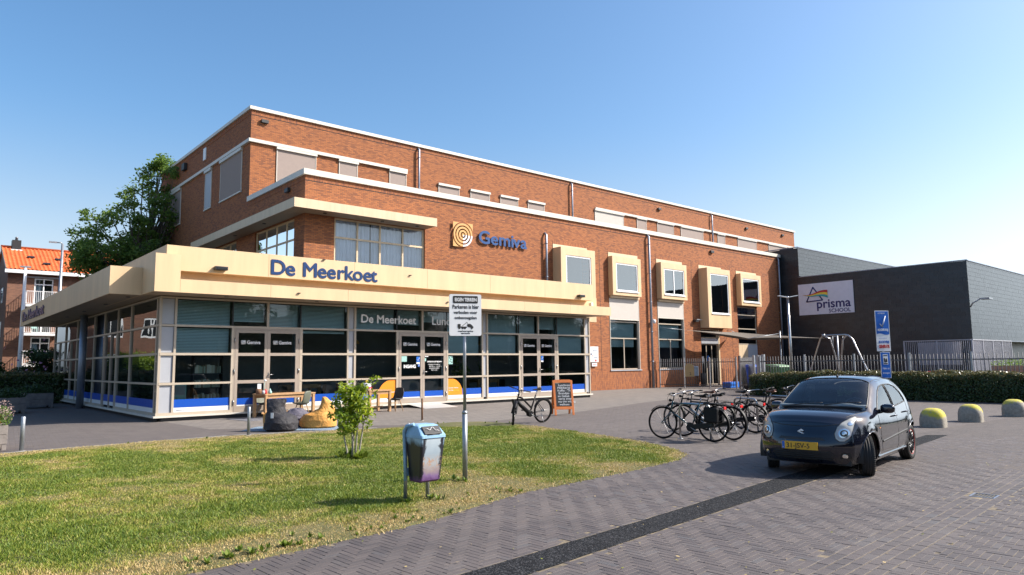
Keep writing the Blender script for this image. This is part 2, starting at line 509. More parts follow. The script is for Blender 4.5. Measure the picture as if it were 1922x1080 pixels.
# ------------------------------------------------------------------ ground
def groundmat(name, c1, c2, scale, bh=None, bw=None, ms=0.006, joint=(0.16, 0.13, 0.09), rotz=0.0, jit=0.5, weeds=0.0):
    mt, nt, b = newmat(name)
    p = geo_pos(nt)
    mp = nt.nodes.new('ShaderNodeMapping'); mp.inputs['Rotation'].default_value = (0, 0, rotz)
    nt.links.new(p, mp.inputs[0])
    col = None
    big = noise(nt, p, 0.45, 5, 0.62, 0.3)
    if bh:
        br = nt.nodes.new('ShaderNodeTexBrick'); br.inputs['Scale'].default_value = 1.0
        br.inputs['Brick Width'].default_value = bw; br.inputs['Row Height'].default_value = bh
        br.inputs['Mortar Size'].default_value = ms; br.inputs['Mortar Smooth'].default_value = 0.3
        br.inputs['Color1'].default_value = (0, 0, 0, 1); br.inputs['Color2'].default_value = (1, 1, 1, 1)
        nt.links.new(mp.outputs[0], br.inputs['Vector'])
        cc = ramp(nt, br.outputs['Color'], [(0, c2), (1, c1)])
        cc = mixc(nt, ramp(nt, big, [(0.35, (0, 0, 0)), (0.7, (jit, jit, jit))]), cc, c2)
        fine = noise(nt, p, 18, 4, 0.7)
        cc = mixc(nt, mathn(nt, 'MULTIPLY', fine, 0.5), cc, tuple(c*0.6 for c in c2))
        jf = noise(nt, p, 2.5, 3, 0.6)
        jc = ramp(nt, jf, [(0.35, tuple(c*0.4 for c in joint)), (0.65, joint)])
        col = mixc(nt, br.outputs['Fac'], cc, jc)
        bump(nt, mathn(nt, 'SUBTRACT', mathn(nt, 'MULTIPLY', fine, 0.3), br.outputs['Fac']), b, 0.008, 0.6)
    else:
        fine = noise(nt, p, scale, 5, 0.7)
        col = ramp(nt, fine, [(0.3, c2), (0.7, c1)])
        col = mixc(nt, mathn(nt, 'MULTIPLY', big, jit), col, c2)
        bump(nt, fine, b, 0.01, 0.5)
    nt.links.new(col, b.inputs['Base Color'])
    b.inputs['Roughness'].default_value = 0.85
    return mt

def sheet(name, poly, z, mat, thick=None):
    me = bpy.data.meshes.new(name)
    me.from_pydata([(x, y, z) for x, y in poly], [], [tuple(range(len(poly)))])
    me.materials.append(mat)
    o = bpy.data.objects.new(name, me); C.objects.link(o)
    if me.polygons[0].normal.z < 0:
        me.flip_normals()
    o['kind'] = 'structure'
    return o

G_EARTH = groundmat('joint_sand', (0.36, 0.28, 0.17), (0.045, 0.038, 0.033), 6.0)
G_ROAD = groundmat('clinker_paving', (0.112, 0.094, 0.09), (0.078, 0.067, 0.066), 1, 0.075, 0.21, 0.007, (0.17, 0.13, 0.09), radians(4))
G_PLAZA = groundmat('plaza_clinkers', (0.152, 0.128, 0.118), (0.104, 0.088, 0.084), 1, 0.105, 0.21, 0.006, (0.13, 0.105, 0.075), radians(5))
G_TILES = groundmat('grey_paving_tiles', (0.23, 0.20, 0.175), (0.165, 0.145, 0.13), 1, 0.3, 0.3, 0.007, (0.12, 0.10, 0.08), 0.0)
G_FAR = groundmat('far_ground', (0.15, 0.14, 0.10), (0.08, 0.09, 0.05), 2.0)

sheet('ground', [(-400, -400), (600, -400), (600, 600), (-400, 600)], -0.06, G_FAR)
sheet('road_bed', [(-8, -12), (60, -12), (60, 26), (-8, 26)], -0.0038, G_EARTH)

LAWN = [(-6.0, 17.2), (-2, 17.6), (1.59, 17.74), (3.02, 17.95), (4.66, 18.0), (6.32, 17.89), (8.31, 17.3), (9.85, 17.0), (11.5, 17.0), (12.4, 17.1), (13.1, 16.7),
        (13.3, 15.6), (13.19, 14.47), (12.67, 11.98), (12.18, 9.94), (11.43, 8.42), (11.0, 7.9), (10.32, 7.61), (8.75, 7.37), (7.44, 7.26),
        (6.33, 7.17), (5.42, 6.92), (4.7, 6.69), (4.11, 6.54), (3.23, 6.46), (2.24, 6.39), (1.2, 6.28), (0.0, 6.15), (-6, 5.6)]
sheet('plaza', [(-8, 16.0), (9, 16.4), (12.0, 16.0), (10.9, 8.6), (10.9, 6.2), (19.5, 6.4), (26, 6.1), (60, 6.0), (60, 60), (-8, 60)], -0.0015, G_PLAZA)
sheet('road', [(11.5, -12), (60, -12), (60, 6.0), (26, 6.1), (19.5, 6.4), (13.0, 6.2), (13.0, 5.0), (13.0, 2.0), (11.5, 0.0)], 0.0, G_ROAD)
sheet('pavement', [(6.5, 20.3), (11.39, 17.2), (13.52, 16.6), (15.12, 16.8), (17.1, 17.2), (20.73, 18.2), (23.59, 19.2), (26.83, 20.0), (29.48, 20.7), (38.6, 23.5), (38.6, 31), (26.3, 31), (26.3, 26), (6.3, 26)], 0.0, G_TILES)

# ------------------------------------------------------------------ lawn
def inpoly(px, py, poly):
    poly = np.asarray(poly); n = len(poly); inside = np.zeros(px.shape, bool)
    j = n-1
    for i in range(n):
        xi, yi = poly[i]; xj, yj = poly[j]
        cnd = ((yi > py) != (yj > py)) & (px < (xj-xi)*(py-yi)/(yj-yi+1e-12)+xi)
        inside ^= cnd; j = i
    return inside

def polydist(px, py, poly):
    poly = np.asarray(poly, float); d = np.full(px.shape, 1e9)
    for i in range(len(poly)):
        a = poly[i]; b = poly[(i+1) % len(poly)]
        ab = b-a; t = np.clip(((px-a[0])*ab[0]+(py-a[1])*ab[1])/(ab@ab), 0, 1)
        d = np.minimum(d, np.hypot(px-a[0]-t*ab[0], py-a[1]-t*ab[1]))
    return d

def vnoise(x, y, s, seed):
    rs = np.random.RandomState(seed); g = rs.uniform(0, 1, (256, 256))
    u = x*s+100; v = y*s+100; i = np.floor(u).astype(int); j = np.floor(v).astype(int)
    fu = u-i; fv = v-j; fu = fu*fu*(3-2*fu); fv = fv*fv*(3-2*fv)
    q = lambda a, b: g[a % 256, b % 256]
    return (q(i, j)*(1-fu)+q(i+1, j)*fu)*(1-fv)+(q(i, j+1)*(1-fu)+q(i+1, j+1)*fu)*fv

def dryness(x, y):
    """0 lush .. 1 straw: dry towards the kerbs, in drifts elsewhere"""
    d = polydist(x, y, LAWN)
    near = np.clip(1-d/0.95, 0, 1)*1.0*np.clip(vnoise(x, y, 0.8, 5)*1.5, 0.35, 1)
    south = np.clip(1-(y-6.3)/2.3, 0, 1)*np.clip((9.5-x)/3, 0, 1)*0.5
    north = np.clip(1-(17.8-y)/2.2, 0, 1)*np.clip((11-x)/3, 0, 1)*0.38
    pole = np.clip(1-np.hypot(x-5.6, y-7.9)/1.5, 0, 1)*0.55
    n = vnoise(x, y, 0.9, 1)*0.45+vnoise(x, y, 2.4, 2)*0.33+vnoise(x, y, 6.5, 3)*0.22
    return np.clip(near+south+north+pole+(n-0.45)*2.1, 0, 1)

mt, nt, b = newmat('lawn_soil')
p_ = geo_pos(nt)
cc = ramp(nt, noise(nt, p_, 1.3, 6, 0.7), [(0.3, (0.06, 0.085, 0.02)), (0.55, (0.15, 0.14, 0.045)), (0.75, (0.26, 0.19, 0.09))])
cc = mixc(nt, mathn(nt, 'MULTIPLY', noise(nt, p_, 30, 4, 0.8), 0.7), cc, (0.05, 0.045, 0.02))
nt.links.new(cc, b.inputs['Base Color']); b.inputs['Roughness'].default_value = 0.95
bump(nt, noise(nt, p_, 40, 4), b, 0.02, 0.8)
M['soil'] = mt
bm = bmesh.new()
vv = [bm.verts.new((x, y, 0.012)) for x, y in LAWN]
vb = [bm.verts.new((x+(x-5)*0.004, y+(y-12)*0.004, -0.02)) for x, y in LAWN]
bm.faces.new(vv)
for i in range(len(vv)):
    j = (i+1) % len(vv); bm.faces.new((vv[i], vb[i], vb[j], vv[j]))
bmesh.ops.recalc_face_normals(bm, faces=bm.faces[:])
me = bpy.data.meshes.new('lawn'); bm.to_mesh(me); bm.free(); me.materials.append(M['soil'])
lawn = bpy.data.objects.new('lawn', me); C.objects.link(lawn); lawn['kind'] = 'structure'

mt, nt, b = newmat('grass_blades')
at = nt.nodes.new('ShaderNodeAttribute'); at.attribute_name = 'rnd'
cc = ramp(nt, at.outputs['Fac'], [(0.0, (0.085, 0.150, 0.014)), (0.28, (0.21, 0.26, 0.026)), (0.5, (0.33, 0.31, 0.06)), (0.72, (0.46, 0.35, 0.13)), (1.0, (0.56, 0.41, 0.20))])
nt.links.new(cc, b.inputs['Base Color']); b.inputs['Roughness'].default_value = 0.6
tl = nt.nodes.new('ShaderNodeBsdfTranslucent'); nt.links.new(cc, tl.inputs[0])
mx = nt.nodes.new('ShaderNodeMixShader'); mx.inputs[0].default_value = 0.25
nt.links.new(b.outputs[0], mx.inputs[1]); nt.links.new(tl.outputs[0], mx.inputs[2]); nt.links.new(mx.outputs[0], nt.nodes['Material Output'].inputs[0])
M['grass'] = mt

def blades(n, seed):
    rs = np.random.RandomState(seed)
    # denser where the lawn is near
    r = np.concatenate([rs.uniform(5.5, 19.5, n)]); 
    a = rs.uniform(radians(49.2-46), radians(49.2+58), n)
    x = r*np.cos(a); y = r*np.sin(a)
    # soften the outline
    ins = inpoly(x+rs.normal(0, 0.05, n), y+rs.normal(0, 0.05, n), LAWN)
    x, y, r = x[ins], y[ins], r[ins]
    dry = dryness(x, y)
    keep = rs.uniform(0, 1, len(x)) > dry*0.35
    x, y, r, dry = x[keep], y[keep], r[keep], dry[keep]
    n = len(x)
    tuft = vnoise(x, y, 3.2, 9)
    h = (0.018+0.030*tuft**1.5)*rs.uniform(0.5, 1.35, n)*(1-0.45*dry)
    tall = rs.uniform(0, 1, n) > 0.988
    h = np.where(tall, h*1.8, h)
    w = rs.uniform(0.0035, 0.007, n)*(0.7+r/14)
    th = rs.uniform(0, 2*pi, n)
    lean = rs.normal(0, 0.55, (n, 2))*h[:, None]
    v = np.empty((n, 3, 3))
    v[:, 0] = np.stack([x-np.cos(th)*w, y-np.sin(th)*w, np.full(n, 0.006)], 1)
    v[:, 1] = np.stack([x+np.cos(th)*w, y+np.sin(th)*w, np.full(n, 0.006)], 1)
    v[:, 2] = np.stack([x+lean[:, 0], y+lean[:, 1], 0.01+h], 1)
    # the grass is longer round the young tree
    col = np.clip(dry*0.72+rs.normal(0, 0.17, n)+0.14, 0, 1)
    return v.reshape(-1, 3), np.arange(n*3).reshape(-1, 3), col
gv, gf, gc = blades(1350000, 3)
fast_mesh('grass', gv, gf, M['grass'], None, 'stuff', {'rnd': gc})
del gv, gf, gc

# weeds: leafy rosettes along the kerb and around posts
rs = np.random.RandomState(12)
wv = []; wf = []; wc = []
spots = []
for k in range(95):
    i = rs.randint(len(LAWN)-9, len(LAWN)-1) if k % 3 else rs.randint(2, len(LAWN)-1)
    a = np.array(LAWN[i]); b_ = np.array(LAWN[(i+1) % len(LAWN)])
    q = a+(b_-a)*rs.uniform(); inward = np.array([6.0, 11.5])-q; inward /= np.linalg.norm(inward)
    q = q+inward*abs(rs.normal(0.1, 0.25)); spots.append((q[0], q[1], rs.uniform(0.02, 0.055)))
for bx_, by_, s_ in ((6.33, 11.88, 0.2), (4.87, 7.67, 0.09), (5.16, 7.42, 0.09), (6.32, 8.44, 0.09), (2.5, 6.55, 0.08), (2.9, 6.6, 0.07), (2.1, 6.5, 0.08)):
    for k in range(9 if s_ > 0.15 else 3):
        spots.append((bx_+rs.normal(0, s_), by_+rs.normal(0, s_), s_*0.75))
for (sx, sy, s) in spots:
    nl = rs.randint(9, 22)
    for l in range(nl):
        t = rs.uniform(0, 2*pi); ln = s*rs.uniform(0.6, 1.5); el = rs.uniform(0.15, 1.3)
        d = np.array([cos(t)*cos(el), sin(t)*cos(el), sin(el)]); sd = np.array([-sin(t), cos(t), 0])*ln*rs.uniform(0.12, 0.28)
        o_ = np.array([sx, sy, 0.012]); bI = len(wv)
        wv += [o_, o_+d*ln*0.55+sd, o_+d*ln, o_+d*ln*0.55-sd]; wf += [(bI, bI+1, bI+2), (bI, bI+2, bI+3)]; c_ = rs.uniform(0, 0.28); wc += [c_, c_]
fast_mesh('weeds', np.array(wv), np.array(wf), M['grass'], None, 'stuff', {'rnd': np.array(wc)})

# a little clutter: fallen leaves and litter on the lawn and road
lv = []; lf = []; lc = []
for k in range(420):
    r = rs.uniform(5.7, 17); a = rs.uniform(radians(8), radians(86)); x, y = r*cos(a), r*sin(a)
    s = rs.uniform(0.006, 0.022); t = rs.uniform(0, 2*pi); z0 = 0.006 if not inpoly(np.array([x]), np.array([y]), LAWN)[0] else 0.035
    u = np.array([cos(t), sin(t), rs.uniform(-.3, .3)])*s; w_ = np.array([-sin(t), cos(t), rs.uniform(-.3, .3)])*s*0.6
    o_ = np.array([x, y, z0+s*0.4]); bI = len(lv)
    lv += [o_-u, o_-w_, o_+u, o_+w_]; lf += [(bI, bI+1, bI+2), (bI, bI+2, bI+3)]; c_ = rs.uniform(0.35, 1.0); lc += [c_, c_]
fast_mesh('fallen_leaves', np.array(lv), np.array(lf), M['grass'], None, 'stuff', {'rnd': np.array(lc)})

# ------------------------------------------------------------------ clinkers of the road, laid one by one
mt, nt, b = newmat('clinker')
at = nt.nodes.new('ShaderNodeAttribute'); at.attribute_name = 'rnd'
oi = nt.nodes.new('ShaderNodeObjectInfo')
tot = mathn(nt, 'FRACT', mathn(nt, 'ADD', at.outputs['Fac'], oi.outputs['Random']))
cc = ramp(nt, tot, [(0.0, (0.068, 0.057, 0.057)), (0.3, (0.090, 0.074, 0.072)), (0.6, (0.100, 0.081, 0.077)), (0.85, (0.118, 0.096, 0.089)), (1.0, (0.098, 0.092, 0.094))])
p_ = geo_pos(nt)
cc = mixc(nt, ramp(nt, noise(nt, p_, 0.9, 5, 0.65), [(0.4, (0, 0, 0)), (0.7, (0.7, 0.7, 0.7))]), cc, (0.145, 0.12, 0.108))
cc = mixc(nt, ramp(nt, noise(nt, p_, 0.5, 6, 0.7, 1.0), [(0.52, (0, 0, 0)), (0.68, (0.55, 0.55, 0.55))]), cc, (0.06, 0.05, 0.047))
cc = mixc(nt, mathn(nt, 'MULTIPLY', noise(nt, p_, 55, 4, 0.75), 0.55), cc, (0.05, 0.044, 0.045))
nt.links.new(cc, b.inputs['Base Color']); b.inputs['Roughness'].default_value = 0.72
bump(nt, noise(nt, p_, 90, 3), b, 0.004, 0.6)
M['clinker'] = mt

def in_view(x, y, m=1.5):
    d = x*cos(YAW)+y*sin(YAW); l = x*sin(YAW)-y*cos(YAW)
    return d > 5.0 and abs(l) < d*0.735+m
STRIP_L = [(3.0, 4.74), (3.8, 4.80), (6.51, 5.06), (9.9, 5.45), (12.5, 5.62), (17.6, 6.12)]
STRIP_R = [(3.0, 4.34), (3.83, 4.40), (6.15, 4.64), (9.98, 4.98), (12.5, 5.2), (17.9, 5.78)]
STRIP = STRIP_L + STRIP_R[::-1]
def band_y(x): return 2.42+0.062*(x-5.0)     # lower edge of the stretcher band
BAND_H = 0.52
GUL = (10.33, 2.98)
pav = []                                    # centre, angle
lawnp = np.array(LAWN); stripp = np.array(STRIP)
th0 = radians(4.0)
Lx, Wd = 0.204, 0.068
ca, sa = cos(th0), sin(th0)
cand = []
for i in range(-60, 290):
    for j in range(-60, 70):
        ox, oy = i+3*j, i-3*j
        for kind in (0, 1):
            cx_, cy_ = (ox+1.5, oy+0.5) if kind == 0 else (ox+0.5, oy+2.5)
            X, Y = cx_*Wd, cy_*Wd
            wx, wy = X*ca-Y*sa, X*sa+Y*ca
            cand.append((wx, wy, th0+(0 if kind == 0 else pi/2)))
cand = np.array(cand)
dd = cand[:, 0]*cos(YAW)+cand[:, 1]*sin(YAW); ll = cand[:, 0]*sin(YAW)-cand[:, 1]*cos(YAW)
ok = (dd > 5.0) & (dd < 15.5) & (np.abs(ll) < dd*0.735+1.2)
cand = cand[ok]
inL = inpoly(cand[:, 0], cand[:, 1], LAWN)
inS = inpoly(cand[:, 0], cand[:, 1], STRIP) | (polydist(cand[:, 0], cand[:, 1], STRIP) < 0.045)
by = band_y(cand[:, 0]); inB = (cand[:, 1] > by-0.045) & (cand[:, 1] < by+BAND_H+0.045)
inB2 = np.abs(cand[:, 1]-(6.25+0.03*(cand[:, 0]-13))) < -1
gul = (np.abs(cand[:, 0]-GUL[0]) < 0.17) & (np.abs(cand[:, 1]-GUL[1]) < 0.15)
far = (cand[:, 1] > 6.2) & (cand[:, 0] > 13.0)
cand = cand[~(inL | inS | inB | gul | far)]
cand = cand[~((cand[:, 1] > 6.2) & (cand[:, 0] > 11.5))]
pav = [tuple(c) for c in cand]
Wb = 0.104; nrow = int(BAND_H/Wb)
for r_ in range(nrow):
    x = 3.0+(r_ % 2)*Lx/2
    while x < 17.5:
        y = band_y(x)+0.052+r_*Wb
        if in_view(x, y, 1.2) and not (abs(x-GUL[0]) < 0.20 and abs(y-GUL[1]) < 0.17) and (x*cos(YAW)+y*sin(YAW)) < 15.5:
            pav.append((x, y, 0.0621))
        x += Lx
fill = []
for dy in (-0.052, nrow*Wb+0.052):
    x = 3.0
    while x < 17.5:
        y = band_y(x)+dy
        if in_view(x, y, 1.2) and not (abs(x-GUL[0]) < 0.20 and abs(y-GUL[1]) < 0.17) and (x*cos(YAW)+y*sin(YAW)) < 15.5: fill.append((x, y, 0.0621))
        x += Lx
for L_, sg in ((STRIP_L, 1), (STRIP_R, -1)):
    for i in range(len(L_)-1):
        a = np.array(L_[i]); b_ = np.array(L_[i+1]); d_ = b_-a; ln = np.linalg.norm(d_); d_ /= ln; nn = np.array([-d_[1], d_[0]])*sg; k = 0.1
        while k < ln:
            q = a+d_*k+nn*0.058; k += Lx
            if (q[0]*cos(YAW)+q[1]*sin(YAW)) < 15.5: fill.append((q[0], q[1], atan2(d_[1], d_[0])+1e-9))
pav.sort(key=lambda c: c[0]*cos(YAW)+c[1]*sin(YAW))
def brick_verts(hl, hw, h=0.05, ch=0.007):
    v = [(-hl, -hw, -h), (hl, -hw, -h), (hl, hw, -h), (-hl, hw, -h), (-hl, -hw, -ch), (hl, -hw, -ch), (hl, hw, -ch), (-hl, hw, -ch),
         (-hl+ch, -hw+ch, 0), (hl-ch, -hw+ch, 0), (hl-ch, hw-ch, 0), (-hl+ch, hw-ch, 0)]
    f = [(0, 1, 5, 4), (1, 2, 6, 5), (2, 3, 7, 6), (3, 0, 4, 7), (4, 5, 9, 8), (5, 6, 10, 9), (6, 7, 11, 10), (7, 4, 8, 11), (8, 9, 10, 11)]
    return v, f
road = bpy.data.objects['road']
bvs, bfs = brick_verts(Lx/2-0.0024, Wd/2-0.0024, 0.05, 0.0018)
bme = bpy.data.meshes.new('paving_brick'); bme.from_pydata(bvs, [], bfs); bme.materials.append(M['clinker'])
# those that show largest: nearest in view, all inside the frame
def vis(c):
    d = c[0]*cos(YAW)+c[1]*sin(YAW); l = c[0]*sin(YAW)-c[1]*cos(YAW)
    return d > 5.55 and abs(l) < d*0.722
near = [c for c in pav if vis(c)][:300]
ns = set(near)
rest = [c for c in pav if c not in ns]; n_real = len(rest); rest += fill
rs = np.random.RandomState(4)
for c in near:
    o = bpy.data.objects.new('paving_brick', bme); C.objects.link(o); o.parent = road
    o.location = (c[0], c[1], rs.normal(0, 0.0008)); o.rotation_euler = (rs.normal(0, 0.007), rs.normal(0, 0.005), c[2]+rs.normal(0, 0.010))
    if c[2] == 0.0621: o.scale = (1, Wb/Wd, 1)
n = len(rest); rc = np.array(rest)
bv = np.array(bvs)
wsc = np.where(rc[:, 2] == 0.0621, Wb/Wd, 1.0)[:, None]
ang = rc[:, 2]+rs.normal(0, 0.010, n); tx = rs.normal(0, 0.005, n); ty = rs.normal(0, 0.007, n); dz = rs.normal(0, 0.0008, n); dz[n_real:] -= 0.0024
X = bv[None, :, 0]*np.cos(ang)[:, None]-bv[None, :, 1]*wsc*np.sin(ang)[:, None]
Y = bv[None, :, 0]*np.sin(ang)[:, None]+bv[None, :, 1]*wsc*np.cos(ang)[:, None]
Z = bv[None, :, 2]+bv[None, :, 0]*tx[:, None]+bv[None, :, 1]*ty[:, None]+dz[:, None]
V = np.stack([X+rc[:, 0:1], Y+rc[:, 1:2], Z], 2).reshape(-1, 3)
FF = (np.array(bfs)[None]+(np.arange(n)*len(bvs))[:, None, None]).reshape(-1, 4)
fast_mesh('paving_bricks', V, FF, M['clinker'], road, 'stuff', {'rnd': np.repeat(rs.uniform(0, 1, n), len(bfs))})

# dark drainage strip with its pale edges, the gully, the edging of the lawn
mt, nt, b = newmat('coarse_asphalt')
p_ = geo_pos(nt)
vo = nt.nodes.new('ShaderNodeTexVoronoi'); vo.inputs['Scale'].default_value = 90; nt.links.new(p_, vo.inputs['Vector'])
cc = ramp(nt, vo.outputs['Color'], [(0.2, (0.008, 0.0085, 0.010)), (0.6, (0.016, 0.017, 0.019)), (0.95, (0.09, 0.09, 0.095))])
nt.links.new(cc, b.inputs['Base Color']); b.inputs['Roughness'].default_value = 0.9; b.inputs['Specular IOR Level'].default_value = 0.15
bump(nt, vo.outputs['Distance'], b, 0.008, 0.8)
M['asphalt'] = mt
def smooth_poly(L, n=8):
    out = []
    for i in range(len(L)-1):
        for k in range(n):
            t = k/n; out.append((L[i][0]*(1-t)+L[i+1][0]*t, L[i][1]*(1-t)+L[i+1][1]*t+0.006*sin(i*7+k*2.3)))
    out.append(L[-1]); return out
sl = smooth_poly(STRIP_L); sr = smooth_poly(STRIP_R)
mb = MB()
nS = len(sl)
mb.add([(x, y, 0.003) for x, y in sl]+[(x, y, 0.003) for x, y in sr]+[(x, y, -0.03) for x, y in sl]+[(x, y, -0.03) for x, y in sr],
       [(i+nS, i+1+nS, i+1, i) for i in range(nS-1)]+[(i, i+1, 2*nS+i+1, 2*nS+i) for i in range(nS-1)]+[(3*nS+i, 3*nS+i+1, nS+i+1, nS+i) for i in range(nS-1)])
o = mb.build('drain_strip', M['asphalt']); o['kind'] = 'structure'

g = thing('road_gully', 'dark square iron gully grate set in the brick road at the right', 'gully', (GUL[0], GUL[1], 0), 0.06)
g.scale = (0.62, 0.62, 1)
mb = MB()
for s in (-1, 1):
    mb.box(-0.24, 0.24, s*0.205-0.015, s*0.205+0.015, -0.04, 0.002); mb.box(s*0.225-0.015, s*0.225+0.015, -0.19, 0.19, -0.04, 0.002)
mb.build('grate_frame', M['zinc'], g, False)
for k in range(7):
    bx('grate_bar', M['dark'], g, -0.21, 0.21, -0.165+k*0.055-0.017, -0.165+k*0.055+0.017, -0.035, -0.003, world=False)
bx('pit', M['dark'], g, -0.21, 0.21, -0.19, 0.19, -0.045, -0.036, world=False)

# flat concrete edging stones between pavement and lawn (north side)
for (a, c) in (((1.2, 17.78), (6.3, 18.0)), ((6.3, 18.0), (9.9, 17.1))):
    a = Vector(a); c = Vector(c); L_ = (c-a).length; k = int(L_/1.0); d = (c-a)/L_
    for i in range(k):
        q = a+d*(i+0.5)*L_/k
        o = MB().obox((q.x, q.y+0.05, -0.035), (d.x, d.y, 0), (-d.y, d.x, 0), (0, 0, 1), L_/k/2-0.006, 0.04, 0.05).build('edging_stone', M['concrete'], bpy.data.objects['plaza'])
# ------------------------------------------------------------------ care centre building
YG, XG, YF, YB, YC, XB = 24.45, 6.17, 23.1, 30.0, 37.0, 13.44
CB = thing('care_centre_building', 'long orange brick building with cream canopies and a glazed ground floor pavilion at its left', 'building', (6.17, 24.45, 0))

def cutwall(P, a0, a1, z0, z1, holes, depth, mb=None):
    """wall in a plane with rectangular openings and their reveals; P(a, z, d) gives the point, d = depth inward"""
    mb = mb or MB()
    As = sorted(set([a0, a1]+[h[0] for h in holes]+[h[1] for h in holes]))
    Zs = sorted(set([z0, z1]+[h[2] for h in holes]+[h[3] for h in holes]))
    As = [a for a in As if a0 <= a <= a1]; Zs = [z for z in Zs if z0 <= z <= z1]
    for i in range(len(As)-1):
        for j in range(len(Zs)-1):
            ca_, cz = (As[i]+As[i+1])/2, (Zs[j]+Zs[j+1])/2
            if any(h[0] < ca_ < h[1] and h[2] < cz < h[3] for h in holes): continue
            mb.quad(P(As[i], Zs[j], 0), P(As[i+1], Zs[j], 0), P(As[i+1], Zs[j+1], 0), P(As[i], Zs[j+1], 0))
    for h in holes:
        a, b_, c, d = h[:4]
        mb.quad(P(a, c, 0), P(a, c, depth), P(a, d, depth), P(a, d, 0))
        mb.quad(P(b_, c, depth), P(b_, c, 0), P(b_, d, 0), P(b_, d, depth))
        mb.quad(P(a, c, 0), P(b_, c, 0), P(b_, c, depth), P(a, c, depth))
        mb.quad(P(a, d, depth), P(b_, d, depth), P(b_, d, 0), P(a, d, 0))
    return mb
Pf = lambda y: (lambda a, z, d: (a, y+d, z))
Ps = lambda x: (lambda a, z, d: (x+d, a, z))

# --- walls of the two brick storeys
W2 = (34.15, 37.1, 1.25, 5.98); W3 = (39.12, 42.1, 1.25, 5.98); D4 = (44.15, 46.75, 0.0, 4.12); W5 = (49.17, 52.05, 0.0, 6.0)
F2 = (14.93, 20.0, 6.1, 8.66); S2 = (31.1, 36.0, 6.1, 8.62); S2b = (38.69, 43.6, 6.1, 8.62)
cutwall(Pf(YB), XB, 56.0, 0, 10.46, [F2, W2, W3, D4, W5, (29.4, 31.9, 5.7, 8.3), (34.3, 36.9, 6.1, 8.3), (39.3, 41.95, 6.1, 8.3), (44.4, 47.0, 4.9, 8.3), (49.3, 52.0, 6.1, 8.3)], 0.22).build('wall', M['brick'], CB)
mb = cutwall(Ps(XB), YB, 54.6, 0, 10.46, [S2, S2b], 0.22)
cutwall(Ps(XB), YC, 54.6, 10.46, 15.6, [(38.15, 41.6, 11.3, 13.72), (43.2, 44.4, 11.3, 13.72), (49.45, 53.85, 11.3, 13.72)], 0.15, mb)
mb.build('wall', M['brick'], CB)
CF = [(14.88, 17.2, 11.8), (18.62, 19.84, 11.8), (22.02, 23.24, 11.8), (25.69, 27.37, 11.8), (28.31, 29.98, 11.8), (30.94, 32.58, 11.8), (33.54, 35.18, 11.8),
      (40.66, 44.14, 11.8), (45.84, 47.1, 11.8), (48.58, 50.9, 11.8), (51.96, 55.4, 11.8), (57.76, 59.0, 11.8), (61.24, 64.7, 11.8), (67.08, 70.7, 11.8)]
CZ = [13.66]*3+[13.36]*4+[13.72]*7
cutwall(Pf(YC), XB, 72.6, 10.46, 15.6, [(a, b_, c, z) for (a, b_, c), z in zip(CF, CZ)], 0.15).build('wall', M['brick'], CB)
mb = MB(); mb.box(XB+0.3, 55.8, YB+0.3, YC, 10.0, 10.2); mb.box(XB+0.3, 72.4, YC+0.3, 54.3, 15.2, 15.35)
mb.build('roof', M['roof'], CB)
mb = MB(); mb.quad((72.6, YC, 0), (72.6, 54.6, 0), (72.6, 54.6, 15.6), (72.6, YC, 15.6)); mb.quad((56.0, YB, 0), (56.0, YC, 0), (56.0, YC, 10.46), (56.0, YB, 10.46))
mb.quad((72.6, 54.6, 0), (XB, 54.6, 0), (XB, 54.6, 15.6), (72.6, 54.6, 15.6)); mb.build('wall', M['brick'], CB)

# copings, upright brick courses below them, string courses
def coping(zb, zt, y, x0, x1, ys, name='coping'):
    L_ = x1-x0; k = max(1, int(L_/3.0))
    for i in range(k):
        bx(name, M['coping'], CB, x0+i*L_/k+(0.003 if i else 0), x0+(i+1)*L_/k-0.003, y-0.12, y+0.26, zb, zt)
    L_ = ys-(y+0.26); k = max(1, int(L_/3.0))
    for i in range(k):
        bx(name, M['coping'], CB, x0, x0+0.38, y+0.263+i*L_/k, y+0.26+(i+1)*L_/k-0.003, zb, zt)
coping(15.58, 15.76, YC, XB-0.12, 72.7, 54.7)
coping(10.46, 10.73, YB, XB-0.12, 56.1, 37.0)
mb = MB(); mb.box(XB-0.004, 55.995, YB-0.02, YB, 10.22, 10.458); mb.box(XB-0.02, XB, YB-0.004, YC, 10.22, 10.458)
mb.box(XB-0.004, 72.59, YC-0.02, YC, 15.32, 15.578); mb.box(XB-0.02, XB, YC-0.004, 54.6, 15.32, 15.578)
mb.build('soldier_course', M['brick_soldier'], CB)
mb = MB(); mb.box(XB-0.003, 55.99, YB-0.008, YB-0.0005, 10.195, 10.218); mb.box(XB-0.003, 72.5, YC-0.008, YC-0.0005, 15.295, 15.318)
mb.build('shadow_joint', M['dark'], CB)
for a, b_ in ((13.3, 18.0), (18.0, 23.28), (40.7, 48.7), (48.7, 56.8), (56.8, 64.7), (64.7, 72.5)):
    bx('string_course', M['coping'], CB, a+0.002, b_-0.002, YC-0.14, YC-0.001, 13.77, 13.95)
for k in range(4):
    bx('string_course', M['coping'], CB, 13.3, XB-0.001, YC+0.002+k*4.5, YC+4.5-0.002+k*4.5, 13.77, 13.95)

